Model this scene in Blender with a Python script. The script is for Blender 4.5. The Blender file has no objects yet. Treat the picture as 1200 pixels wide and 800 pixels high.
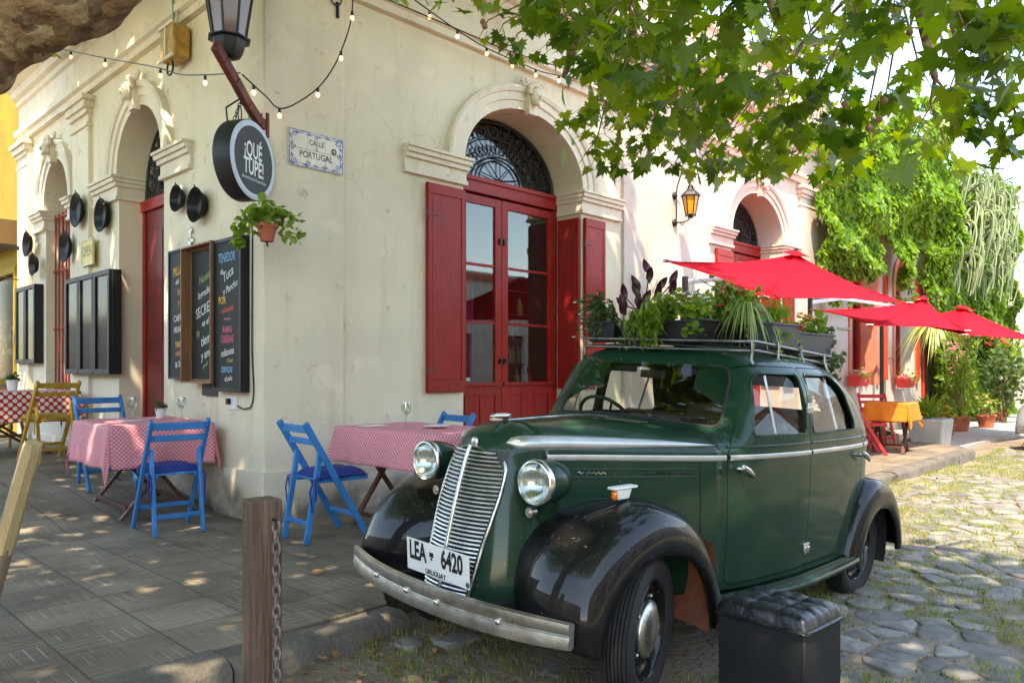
import bpy, bmesh, math, random
from mathutils import Vector, Matrix, noise
from mathutils.geometry import tessellate_polygon, delaunay_2d_cdt
rnd = random.Random(7)
R = math.radians
scene = bpy.context.scene
COL = scene.collection

# ------------------------------------------------------------ camera
cam_d = bpy.data.cameras.new("camera")
cam = bpy.data.objects.new("camera", cam_d); COL.objects.link(cam)
cam.location = (-3.018, -5.612, 1.2)
cam.rotation_euler = (R(90), 0, R(44 - 90))
cam_d.sensor_width = 36; cam_d.lens = 27.0
cam_d.shift_y = 34 / 1200
cam_d.clip_start = 0.05; cam_d.clip_end = 600
scene.camera = cam

# ------------------------------------------------------------ light
SUN = Vector((.36, .27, -.89)).normalized()          # direction the light travels
world = bpy.data.worlds.new("World"); scene.world = world; world.use_nodes = True
wn = world.node_tree
sky = wn.nodes.new("ShaderNodeTexSky"); sky.sky_type = 'NISHITA'; sky.sun_disc = False
sky.sun_elevation = math.asin(-SUN.z)
sky.sun_rotation = math.atan2(-SUN.x, -SUN.y)
sky.air_density = 1.0; sky.dust_density = .4; sky.ozone_density = 1.0
bg = wn.nodes["Background"]; bg.inputs[1].default_value = 0.15
wn.links.new(sky.outputs[0], bg.inputs[0])
sd = bpy.data.lights.new("sun", 'SUN'); sd.energy = 2.0; sd.angle = R(0.55); sd.color = (1, .95, .86)
so = bpy.data.objects.new("sun", sd); COL.objects.link(so)
so.rotation_euler = SUN.to_track_quat('-Z', 'Y').to_euler()
scene.view_settings.view_transform = 'Standard'
scene.view_settings.look = 'None'
scene.view_settings.exposure = 2.6
scene.view_settings.gamma = 1
scene.view_settings.use_white_balance = True
scene.view_settings.white_balance_temperature = 8300
scene.view_settings.white_balance_tint = 10
scene.cycles.max_bounces = 10
scene.cycles.diffuse_bounces = 5
scene.cycles.transparent_max_bounces = 16

# ------------------------------------------------------------ helpers
def V(*a): return Vector(a)
class MB:
    def __init__(s): s.v = []; s.f = []; s.m = []
    def add(s, vs, fs, mi=0, T=None):
        b = len(s.v)
        s.v.extend([(T @ Vector(p)) if T is not None else Vector(p) for p in vs])
        for f in fs: s.f.append([b + i for i in f]); s.m.append(mi)
        return s
    def box(s, c, d, T=None, mi=0, taper=1.0):
        x, y, z = d[0] / 2, d[1] / 2, d[2] / 2
        vs = [(c[0] + a * x * (taper if k < 0 else 1), c[1] + b * y * (taper if k < 0 else 1), c[2] + k * z) for k in (-1, 1) for b in (-1, 1) for a in (-1, 1)]
        return s.add(vs, [(0, 2, 3, 1), (4, 5, 7, 6), (0, 1, 5, 4), (2, 6, 7, 3), (0, 4, 6, 2), (1, 3, 7, 5)], mi, T)
    def bb(s, x0, x1, y0, y1, z0, z1, T=None, mi=0):
        return s.box(((x0 + x1) / 2, (y0 + y1) / 2, (z0 + z1) / 2), (abs(x1 - x0), abs(y1 - y0), abs(z1 - z0)), T, mi)
    def bar(s, p0, p1, w, h, up=(0, 0, 1), mi=0):          # rectangular bar p0->p1, w across, h along 'up'
        p0 = Vector(p0); p1 = Vector(p1); d = (p1 - p0); L = d.length; d.normalize()
        u = Vector(up); sx = d.cross(u)
        if sx.length < 1e-4: sx = d.cross(Vector((1, 0, 0)))
        sx.normalize(); u = sx.cross(d)
        vs = [p0 + d * (L * k) + sx * (a * w / 2) + u * (b * h / 2) for k in (0, 1) for b in (-1, 1) for a in (-1, 1)]
        return s.add(vs, [(0, 2, 3, 1), (4, 5, 7, 6), (0, 1, 5, 4), (2, 6, 7, 3), (0, 4, 6, 2), (1, 3, 7, 5)], mi)
    def tube(s, pts, r, n=8, closed=False, mi=0, caps=True):
        pts = [Vector(p) for p in pts]; N = len(pts)
        rr = r if isinstance(r, (list, tuple)) else [r] * N
        t0 = (pts[1] - pts[0]).normalized()
        u = t0.orthogonal().normalized(); vs = []
        for i in range(N):
            if closed: t = (pts[(i + 1) % N] - pts[i - 1])
            else: t = pts[min(i + 1, N - 1)] - pts[max(i - 1, 0)]
            if t.length < 1e-9: t = t0.copy()
            t.normalize(); u = (u - t * u.dot(t))
            if u.length < 1e-6: u = t.orthogonal()
            u.normalize(); w = t.cross(u)
            for k in range(n):
                a = 2 * math.pi * k / n; vs.append(pts[i] + (u * math.cos(a) + w * math.sin(a)) * rr[i])
        fs = []
        for i in range(N if closed else N - 1):
            j = (i + 1) % N
            for k in range(n): fs.append((i * n + k, i * n + (k + 1) % n, j * n + (k + 1) % n, j * n + k))
        if caps and not closed: fs.append(tuple(range(n))[::-1]); fs.append(tuple((N - 1) * n + k for k in range(n)))
        return s.add(vs, fs, mi)
    def cyl(s, p0, p1, r0, r1=None, n=16, mi=0): return s.tube([p0, p1], [r0, r0 if r1 is None else r1], n, mi=mi)
    def lathe(s, prof, n=24, T=None, mi=0, cap=True):      # prof: (r, z) about local z
        vs = []; fs = []
        for r_, z in prof:
            for k in range(n):
                a = 2 * math.pi * k / n; vs.append((r_ * math.cos(a), r_ * math.sin(a), z))
        for i in range(len(prof) - 1):
            for k in range(n): fs.append((i * n + k, i * n + (k + 1) % n, (i + 1) * n + (k + 1) % n, (i + 1) * n + k))
        if cap: fs.append(tuple(range(n))[::-1]); fs.append(tuple((len(prof) - 1) * n + k for k in range(n)))
        return s.add(vs, fs, mi, T)
    def sph(s, c, r, sc=(1, 1, 1), n=12, m=8, mi=0, T=None):
        vs = [(c[0], c[1], c[2] - r * sc[2])]; fs = []
        for i in range(1, m):
            ph = -math.pi / 2 + math.pi * i / m
            for k in range(n):
                a = 2 * math.pi * k / n
                vs.append((c[0] + r * sc[0] * math.cos(ph) * math.cos(a), c[1] + r * sc[1] * math.cos(ph) * math.sin(a), c[2] + r * sc[2] * math.sin(ph)))
        vs.append((c[0], c[1], c[2] + r * sc[2]))
        for k in range(n): fs.append((0, 1 + (k + 1) % n, 1 + k)); fs.append((len(vs) - 1, 1 + (m - 2) * n + k, 1 + (m - 2) * n + (k + 1) % n))
        for i in range(m - 2):
            for k in range(n): fs.append((1 + i * n + k, 1 + i * n + (k + 1) % n, 1 + (i + 1) * n + (k + 1) % n, 1 + (i + 1) * n + k))
        return s.add(vs, fs, mi, T)
    def grid(s, fn, nu, nv, closed_u=False, mi=0, flip=False):
        b = [[fn(i, j) for i in range(nu)] for j in range(nv)]
        vs = [p for row in b for p in row]; fs = []
        for j in range(nv - 1):
            for i in range(nu if closed_u else nu - 1):
                q = (j * nu + i, j * nu + (i + 1) % nu, (j + 1) * nu + (i + 1) % nu, (j + 1) * nu + i)
                fs.append(q[::-1] if flip else q)
        return s.add(vs, fs, mi)
    def panel(s, loops, O, ux, uz, nb, t, mi=0, back=True):  # loops of (u,v); O origin; ux,uz axes; nb: inward normal
        O = Vector(O); ux = Vector(ux); uz = Vector(uz); nb = Vector(nb)
        pl = [[Vector((a, b, 0)) for a, b in lp] for lp in loops]
        flat = [p for lp in pl for p in lp]; tri = tessellate_polygon(pl)
        fr = [O + ux * p.x + uz * p.y for p in flat]
        s.add(fr, tri, mi)
        if back: s.add([p + nb * t for p in fr], [tuple(q[::-1]) for q in tri], mi)
        k = 0
        for lp in pl:
            n = len(lp); b = [fr[k + i] for i in range(n)]
            s.add(b + [p + nb * t for p in b], [(i, (i + 1) % n, n + (i + 1) % n, n + i) for i in range(n)], mi); k += n
        return s
    def build(s, name, mats, parent=None, smooth=None, bevel=0, loc=None, weld=False):
        me = bpy.data.meshes.new(name); me.from_pydata(s.v, [], s.f)
        if not isinstance(mats, (list, tuple)): mats = [mats]
        for m in mats: me.materials.append(m)
        if len(mats) > 1: me.polygons.foreach_set("material_index", s.m)
        bm = bmesh.new(); bm.from_mesh(me)
        if weld: bmesh.ops.remove_doubles(bm, verts=bm.verts, dist=1e-5)
        bmesh.ops.recalc_face_normals(bm, faces=bm.faces); bm.to_mesh(me); bm.free()
        if smooth is not None:
            me.polygons.foreach_set("use_smooth", [True] * len(me.polygons)); me.set_sharp_from_angle(angle=R(smooth))
        me.update()
        o = bpy.data.objects.new(name, me); COL.objects.link(o)
        if parent is not None: o.parent = parent
        if loc: o.location = loc
        if bevel:
            b = o.modifiers.new("b", 'BEVEL'); b.width = bevel; b.segments = 2; b.limit_method = 'ANGLE'; b.angle_limit = R(40)
            if smooth is None:
                me.polygons.foreach_set("use_smooth", [True] * len(me.polygons)); me.set_sharp_from_angle(angle=R(30)); b.harden_normals = False
        return o
def setp(o, label=None, cat=None, group=None, kind=None):
    if label: o['label'] = label
    if cat: o['category'] = cat
    if group: o['group'] = group
    if kind: o['kind'] = kind
    return o
def thing(name, label, cat, loc=(0, 0, 0), rz=0, group=None):
    o = bpy.data.objects.new(name, None); COL.objects.link(o); o.empty_display_size = .1
    o.location = loc; o.rotation_euler = (0, 0, rz)
    return setp(o, label, cat, group)
def copy_tree(o, parent=None):
    c = o.copy(); COL.objects.link(c)
    if parent is not None: c.parent = parent
    for ch in [x for x in COL.objects if x.parent == o]: copy_tree(ch, c)
    return c
def dup(o, label, loc, rz=0, group=None):
    c = copy_tree(o); c.location = loc; c.rotation_euler = (0, 0, rz); setp(c, label, None, group); return c
_tc = {}
def text_geo(body, size=1, xs=1.0, align='CENTER', bold=0.0, shear=0):
    key = (body, size, xs, align, bold, shear)
    if key in _tc: return _tc[key]
    cu = bpy.data.curves.new("t", 'FONT'); cu.body = body; cu.size = size; cu.align_x = align; cu.align_y = 'CENTER'; cu.offset = bold; cu.shear = shear
    cu.resolution_u = 3
    ob = bpy.data.objects.new("t", cu); COL.objects.link(ob)
    dg = bpy.context.evaluated_depsgraph_get(); me = bpy.data.meshes.new_from_object(ob.evaluated_get(dg))
    vs = [(v.co.x * xs, v.co.y, 0) for v in me.vertices]; fs = [tuple(p.vertices) for p in me.polygons]
    bpy.data.objects.remove(ob); bpy.data.meshes.remove(me); bpy.data.curves.remove(cu)
    _tc[key] = (vs, fs); return vs, fs
def frame(O, ux, uy):                                       # matrix with local x=ux, y=uy, z=ux x uy at O
    ux = Vector(ux).normalized(); uy = Vector(uy); uy = (uy - ux * uy.dot(ux)).normalized(); uz = ux.cross(uy)
    return Matrix((( ux.x, uy.x, uz.x, O[0]), (ux.y, uy.y, uz.y, O[1]), (ux.z, uy.z, uz.z, O[2]), (0, 0, 0, 1)))

# ------------------------------------------------------------ materials
def mat(name, col, rough=.6, metal=0, var=.12, scale=4, bump=0, bscale=30, spec=.5, coat=0, col2=None, mixlo=.4, mixhi=.6, subs=0, trans=0, stretch=None, coatr=.05):
    m = bpy.data.materials.new(name); m.use_nodes = True; nt = m.node_tree; N = nt.nodes; L = nt.links
    p = N["Principled BSDF"]; p.inputs["Roughness"].default_value = rough; p.inputs["Metallic"].default_value = metal
    p.inputs["Specular IOR Level"].default_value = spec; p.inputs["Coat Weight"].default_value = coat; p.inputs["Coat Roughness"].default_value = coatr
    p.inputs["Transmission Weight"].default_value = trans
    tc = N.new("ShaderNodeTexCoord"); co = tc.outputs["Object"]
    if stretch:
        mp = N.new("ShaderNodeMapping"); mp.inputs["Scale"].default_value = stretch; L.new(co, mp.inputs[0]); co = mp.outputs[0]
    no = N.new("ShaderNodeTexNoise"); no.inputs["Scale"].default_value = scale; no.inputs["Detail"].default_value = 6; no.inputs["Roughness"].default_value = .6
    L.new(co, no.inputs["Vector"])
    cr = N.new("ShaderNodeValToRGB"); cr.color_ramp.elements[0].position = .3 if col2 is None else mixlo; cr.color_ramp.elements[1].position = .7 if col2 is None else mixhi
    c = Vector(col); a = c * (1 - var) if col2 is None else c; b = c * (1 + var) if col2 is None else Vector(col2)
    cr.color_ramp.elements[0].color = (*a, 1); cr.color_ramp.elements[1].color = (*b, 1)
    L.new(no.outputs["Fac"], cr.inputs[0]); L.new(cr.outputs[0], p.inputs["Base Color"])
    mr = N.new("ShaderNodeMapRange"); mr.inputs[3].default_value = max(0, rough - .08); mr.inputs[4].default_value = min(1, rough + .1)
    L.new(no.outputs["Fac"], mr.inputs[0]); L.new(mr.outputs[0], p.inputs["Roughness"])
    if bump:
        n2 = N.new("ShaderNodeTexNoise"); n2.inputs["Scale"].default_value = bscale; n2.inputs["Detail"].default_value = 5; L.new(co, n2.inputs["Vector"])
        bp = N.new("ShaderNodeBump"); bp.inputs["Strength"].default_value = bump; bp.inputs["Distance"].default_value = .02
        L.new(n2.outputs["Fac"], bp.inputs["Height"]); L.new(bp.outputs[0], p.inputs["Normal"])
    return m
def nodes(m): return m.node_tree.nodes, m.node_tree.links, m.node_tree.nodes["Principled BSDF"]

def dusty(m, amount=.5, col=(.20, .17, .13), chip=None):
    # thin film of street dust in soft patches, plus small chips
    N, L, p = nodes(m); src = p.inputs["Base Color"].links[0].from_socket
    g = N.new("ShaderNodeTexCoord"); a = N.new("ShaderNodeTexNoise"); a.inputs["Scale"].default_value = 3.2; a.inputs["Detail"].default_value = 8; a.inputs["Roughness"].default_value = .7
    b = N.new("ShaderNodeTexNoise"); b.inputs["Scale"].default_value = 55; b.inputs["Detail"].default_value = 3
    L.new(g.outputs["Object"], a.inputs["Vector"]); L.new(g.outputs["Object"], b.inputs["Vector"])
    r = N.new("ShaderNodeMapRange"); r.inputs[1].default_value = .45; r.inputs[2].default_value = .75; L.new(a.outputs["Fac"], r.inputs[0])
    q = N.new("ShaderNodeMath"); q.operation = 'MULTIPLY'; L.new(r.outputs[0], q.inputs[0]); q.inputs[1].default_value = amount
    x = N.new("ShaderNodeMix"); x.data_type = 'RGBA'; L.new(q.outputs[0], x.inputs[0]); L.new(src, x.inputs[6]); x.inputs[7].default_value = (*col, 1)
    r2 = N.new("ShaderNodeMapRange"); r2.inputs[1].default_value = .70; r2.inputs[2].default_value = .74; L.new(b.outputs["Fac"], r2.inputs[0])
    y = N.new("ShaderNodeMix"); y.data_type = 'RGBA'; L.new(r2.outputs[0], y.inputs[0]); L.new(x.outputs[2], y.inputs[6]); y.inputs[7].default_value = (*(chip or col), 1)
    L.new(y.outputs[2], p.inputs["Base Color"])
    cr = N.new("ShaderNodeMapRange"); cr.inputs[3].default_value = p.inputs["Coat Roughness"].default_value; cr.inputs[4].default_value = min(1, p.inputs["Coat Roughness"].default_value + .35 * amount); L.new(r.outputs[0], cr.inputs[0]); L.new(cr.outputs[0], p.inputs["Coat Roughness"])
    return m
def plaster(name, base, stain, low):
    # weathered lime plaster: cream paint, darker drips and patches, bare and dirty band near the pavement
    m = bpy.data.materials.new(name); m.use_nodes = True; N, L, p = nodes(m)
    g = N.new("ShaderNodeNewGeometry"); sep = N.new("ShaderNodeSeparateXYZ"); L.new(g.outputs["Position"], sep.inputs[0])
    def nz(scale, det=8, st=None, ro=.6, dist=0):
        n = N.new("ShaderNodeTexNoise"); n.inputs["Scale"].default_value = scale; n.inputs["Detail"].default_value = det; n.inputs["Roughness"].default_value = ro; n.inputs["Distortion"].default_value = dist
        if st:
            mp = N.new("ShaderNodeMapping"); mp.inputs["Scale"].default_value = st; L.new(g.outputs["Position"], mp.inputs[0]); L.new(mp.outputs[0], n.inputs["Vector"])
        else: L.new(g.outputs["Position"], n.inputs["Vector"])
        return n.outputs["Fac"]
    def ramp(f, a, b):
        r = N.new("ShaderNodeMapRange"); r.inputs[1].default_value = a; r.inputs[2].default_value = b; r.interpolation_type = 'SMOOTHSTEP'; L.new(f, r.inputs[0]); return r.outputs[0]
    def mix(f, a, b, blend='MIX'):
        x = N.new("ShaderNodeMix"); x.data_type = 'RGBA'; x.blend_type = blend
        L.new(f, x.inputs[0])
        for s_, i in ((a, 6), (b, 7)):
            if isinstance(s_, tuple): x.inputs[i].default_value = (*s_, 1)
            else: L.new(s_, x.inputs[i])
        return x.outputs[2]
    def mul(a, b):
        x = N.new("ShaderNodeMath"); x.operation = 'MULTIPLY'
        L.new(a, x.inputs[0])
        if isinstance(b, float): x.inputs[1].default_value = b
        else: L.new(b, x.inputs[1])
        return x.outputs[0]
    c = mix(ramp(nz(.9), .35, .7), tuple(base), tuple(Vector(base) * .86))
    c = mix(mul(ramp(nz(1.6, 10, (3.5, 3.5, .35)), .5, .78), .5), c, stain)
    c = mix(mul(ramp(nz(7, 10), .60, .72), .55), c, tuple(Vector(stain) * .75))
    # patched repairs of paler plaster
    c = mix(mul(ramp(nz(2.3, 5, None, .5, .9), .58, .68), .35), c, tuple(min(1, k * 1.12) for k in base))
    # band near the ground
    hz = N.new("ShaderNodeMath"); hz.operation = 'MULTIPLY_ADD'; L.new(nz(2.5, 8), hz.inputs[0]); hz.inputs[1].default_value = -.9; L.new(sep.outputs[2], hz.inputs[2])
    lowm = ramp(hz.outputs[0], .45, -.15)
    c = mix(mul(lowm, .8), c, low)
    dirt = ramp(hz.outputs[0], -.18, -.5)
    c = mix(mul(dirt, .8), c, (.09, .085, .07))
    # hairline cracks
    vo = N.new("ShaderNodeTexVoronoi"); vo.feature = 'DISTANCE_TO_EDGE'; vo.inputs["Scale"].default_value = 1.3
    wv = N.new("ShaderNodeVectorMath"); wv.operation = 'MULTIPLY_ADD'
    nn = N.new("ShaderNodeTexNoise"); nn.inputs["Scale"].default_value = 3; nn.inputs["Detail"].default_value = 6; L.new(g.outputs["Position"], nn.inputs["Vector"])
    L.new(nn.outputs["Color"], wv.inputs[0]); wv.inputs[1].default_value = (.7, .7, .7); L.new(g.outputs["Position"], wv.inputs[2]); L.new(wv.outputs[0], vo.inputs["Vector"])
    ck = ramp(vo.outputs["Distance"], .006, .0); gate = ramp(nz(.8, 2), .52, .6)
    c = mix(mul(mul(ck, gate), .6), c, tuple(Vector(stain) * .5))
    L.new(c, p.inputs["Base Color"]); p.inputs["Roughness"].default_value = .88; p.inputs["Specular IOR Level"].default_value = .25
    bp = N.new("ShaderNodeBump"); bp.inputs["Strength"].default_value = .35; bp.inputs["Distance"].default_value = .008
    h = N.new("ShaderNodeMath"); h.operation = 'MULTIPLY_ADD'; L.new(nz(5, 8), h.inputs[0]); h.inputs[1].default_value = 1.6; L.new(nz(40, 6), h.inputs[2])
    L.new(h.outputs[0], bp.inputs["Height"]); L.new(bp.outputs[0], p.inputs["Normal"])
    return m
M = {}
M['plaster'] = plaster('cream_plaster', (.74, .655, .49), (.50, .40, .24), (.68, .61, .51))
M['plaster_pink'] = plaster('pale_pink_plaster', (.60, .515, .445), (.50, .38, .31), (.56, .50, .44))
M['trim'] = plaster('moulding_plaster', (.75, .67, .53), (.52, .41, .27), (.68, .6, .5))
M['trim_pink'] = plaster('pink_moulding', (.68, .52, .44), (.55, .34, .26), (.6, .5, .42))
M['red'] = mat('red_door_paint', (.29, .011, .008), .42, var=.25, spec=.3, scale=6, bump=.25, bscale=25, stretch=(3, 3, .6))
M['darkred'] = mat('dark_red_paint', (.16, .012, .012), .45, var=.3, scale=5, bump=.2)
M['salmon'] = mat('salmon_reveal', (.62, .20, .13), .7, bump=.2)
M['black'] = mat('black_iron', (.007, .007, .0075), .5, var=.3, scale=10, bump=.1)
M['blackboard'] = mat('blackboard', (.009, .012, .009), .7, var=.35, scale=6)
M['blackpaint'] = mat('black_painted_wood', (.006, .006, .0065), .55, var=.3, scale=5)
M['wood'] = mat('oiled_wood', (.24, .11, .045), .5, var=.35, scale=5, stretch=(6, 6, .8), bump=.2)
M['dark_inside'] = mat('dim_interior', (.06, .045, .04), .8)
M['roof'] = mat('roof_slab', (.3, .28, .25), .9)
M['blue'] = mat('blue_chair_paint', (.008, .17, .44), .42, var=.18, scale=9, bump=.12, bscale=40)
M['navy'] = mat('navy_cushion_cloth', (.012, .03, .20), .85, var=.2, scale=30, bump=.3, bscale=120)
M['yellowp'] = mat('yellow_chair_paint', (.48, .27, .03), .45, var=.2, scale=9, bump=.1)
M['redp'] = mat('red_chair_paint', (.55, .02, .03), .45)
M['yellow_wall'] = mat('yellow_wall_paint', (.33, .215, .012), .8, var=.22, scale=1.2, bump=.3)
M['umbrella'] = mat('red_canvas', (.60, .007, .020), .95, var=.05, scale=3, spec=.08, bump=.35, bscale=7)
M['terracotta'] = mat('terracotta', (.45, .12, .06), .8, var=.2, bump=.2)
M['chrome'] = mat('chrome', (.72, .72, .70), .2, 1, var=.08, scale=9)
M['dullchrome'] = mat('weathered_chrome', (.62, .61, .57), .34, 1, var=.22, scale=14, bump=.08, bscale=40)
M['alu'] = mat('aluminium', (.6, .6, .6), .35, 1, var=.1)
M['white'] = mat('white_enamel', (.75, .75, .73), .35, var=.06)
M['leafbark'] = mat('plane_bark', (.10, .06, .032), .95, col2=(.30, .22, .12), mixlo=.44, mixhi=.56, scale=9, bump=1, bscale=26)
M['concrete'] = mat('concrete', (.42, .40, .36), .9, var=.2, scale=3, bump=.3)
M['plastic_black'] = mat('black_plastic', (.007, .0075, .008), .45, var=.2, scale=20, bump=.05)
M['plastic_grey'] = mat('faded_grey_plastic', (.055, .054, .055), .55, var=.2, scale=9)
M['soil'] = mat('potting_soil', (.035, .024, .016), .95, bump=.8, bscale=60)
# bark of a plane tree: flaking plates of different age
N, L, p = nodes(M['leafbark']); g_ = N.new("ShaderNodeTexCoord"); vn = N.new("ShaderNodeTexVoronoi"); vn.inputs["Scale"].default_value = 15; wz = N.new("ShaderNodeTexNoise"); wz.inputs["Scale"].default_value = 6; wz.inputs["Detail"].default_value = 6
ad = N.new("ShaderNodeVectorMath"); ad.operation = 'MULTIPLY_ADD'; L.new(g_.outputs["Object"], wz.inputs["Vector"]); L.new(wz.outputs["Color"], ad.inputs[0]); ad.inputs[1].default_value = (.25, .25, .25); L.new(g_.outputs["Object"], ad.inputs[2]); L.new(ad.outputs[0], vn.inputs["Vector"])
s1 = N.new("ShaderNodeSeparateColor"); L.new(vn.outputs["Color"], s1.inputs[0]); cz = N.new("ShaderNodeValToRGB"); e = cz.color_ramp.elements; e[0].color = (.06, .030, .013, 1); e[1].color = (.42, .34, .20, 1); e.new(.45).color = (.20, .11, .048, 1); e.new(.8).color = (.32, .20, .09, 1); L.new(s1.outputs[0], cz.inputs[0])
mz = N.new("ShaderNodeMix"); mz.data_type = 'RGBA'; mz.inputs[0].default_value = .6; L.new(p.inputs["Base Color"].links[0].from_socket, mz.inputs[6]); L.new(cz.outputs[0], mz.inputs[7]); L.new(mz.outputs[2], p.inputs["Base Color"])
dusty(M['blue'], .25, (.10, .28, .50), (.30, .30, .28)); dusty(M['yellowp'], .2, (.35, .25, .10), (.2, .15, .1)); dusty(M['red'], .3, (.22, .06, .04), (.20, .10, .08))
def glassy(name, col=(1, 1, 1), rough=.02, alpha=.25, tint=(.9, .95, .93), top=1.0):
    # thin pane: mostly see-through, mirror-like at grazing angles
    m = bpy.data.materials.new(name); m.use_nodes = True; nt = m.node_tree; N = nt.nodes; L = nt.links
    for n in list(N): N.remove(n)
    out = N.new("ShaderNodeOutputMaterial"); mx = N.new("ShaderNodeMixShader"); tr = N.new("ShaderNodeBsdfTransparent"); gl = N.new("ShaderNodeBsdfGlossy"); lw = N.new("ShaderNodeFresnel")
    gb = N.new('ShaderNodeNewGeometry'); io = N.new('ShaderNodeMath'); io.operation = 'MULTIPLY_ADD'; io.inputs[1].default_value = 1 / 1.52 - 1.52; io.inputs[2].default_value = 1.52; L.new(gb.outputs['Backfacing'], io.inputs[0]); L.new(io.outputs[0], lw.inputs[0])
    gl.inputs["Roughness"].default_value = rough; tr.inputs[0].default_value = (*tint, 1)
    mr = N.new("ShaderNodeMapRange"); mr.inputs[1].default_value = 0; mr.inputs[2].default_value = 1; mr.inputs[3].default_value = alpha; mr.inputs[4].default_value = top
    L.new(lw.outputs[0], mr.inputs[0]); L.new(mr.outputs[0], mx.inputs[0]); L.new(tr.outputs[0], mx.inputs[1]); L.new(gl.outputs[0], mx.inputs[2]); L.new(mx.outputs[0], out.inputs[0])
    return m
M['glass'] = glassy('window_glass', alpha=.035)
M['carglass'] = glassy('car_glass', alpha=.0, tint=(.82, .86, .84))
M['cabinet_glass'] = glassy('muted_cabinet_glass', alpha=.0, top=.3, rough=.12, tint=(.8, .8, .8))  # reflection cut down in the material so the panes stay dark
M['drinkglass'] = glassy('drinking_glass', alpha=.12)
M['amber'] = None
def leafmat(name, c1, c2, tr=.45, gloss=.35):
    m = bpy.data.materials.new(name); m.use_nodes = True; nt = m.node_tree; N = nt.nodes; L = nt.links
    p = N["Principled BSDF"]; out = N["Material Output"]
    g = N.new("ShaderNodeNewGeometry"); cr = N.new("ShaderNodeValToRGB")
    cr.color_ramp.elements[0].color = (*c1, 1); cr.color_ramp.elements[1].color = (*c2, 1)
    L.new(g.outputs["Random Per Island"], cr.inputs[0]); L.new(cr.outputs[0], p.inputs["Base Color"])
    p.inputs["Roughness"].default_value = gloss; p.inputs["Specular IOR Level"].default_value = .4
    t = N.new("ShaderNodeBsdfTranslucent"); hs = N.new("ShaderNodeHueSaturation"); hs.inputs["Hue"].default_value = .485; hs.inputs["Saturation"].default_value = 1.1; hs.inputs["Value"].default_value = 2.1
    L.new(cr.outputs[0], hs.inputs["Color"]); L.new(hs.outputs[0], t.inputs[0])
    mx = N.new("ShaderNodeMixShader"); mx.inputs[0].default_value = tr
    L.new(p.outputs[0], mx.inputs[1]); L.new(t.outputs[0], mx.inputs[2]); L.new(mx.outputs[0], out.inputs[0])
    return m
M['leaf'] = leafmat('plane_leaf', (.030, .085, .010), (.17, .25, .025), .55)
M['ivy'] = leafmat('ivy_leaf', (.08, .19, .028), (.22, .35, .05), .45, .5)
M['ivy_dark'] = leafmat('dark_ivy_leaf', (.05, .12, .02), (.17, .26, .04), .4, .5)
M['green_leaf'] = leafmat('bright_leaf', (.09, .17, .025), (.22, .32, .05), .4)
M['dull_leaf'] = leafmat('dull_green_leaf', (.035, .07, .02), (.08, .13, .04), .3)
M['purple_leaf'] = leafmat('purple_leaf', (.03, .008, .012), (.07, .015, .025), .2)
M['grass'] = leafmat('grass_blade', (.10, .15, .02), (.28, .32, .06), .3, .6)
M['cactus'] = leafmat('pale_cactus', (.12, .18, .07), (.30, .36, .19), .1, .6)
M['dead'] = leafmat('dead_leaf', (.16, .07, .03), (.38, .22, .10), .15, .7)
M['flower_red'] = mat('red_petals', (.65, .03, .04), .6)
M['flower_pink'] = mat('pink_petals', (.75, .16, .28), .6)
M['flower_orange'] = mat('orange_petals', (.85, .30, .02), .6)
M['flower_white'] = mat('white_petals', (.8, .72, .7), .6)
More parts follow.
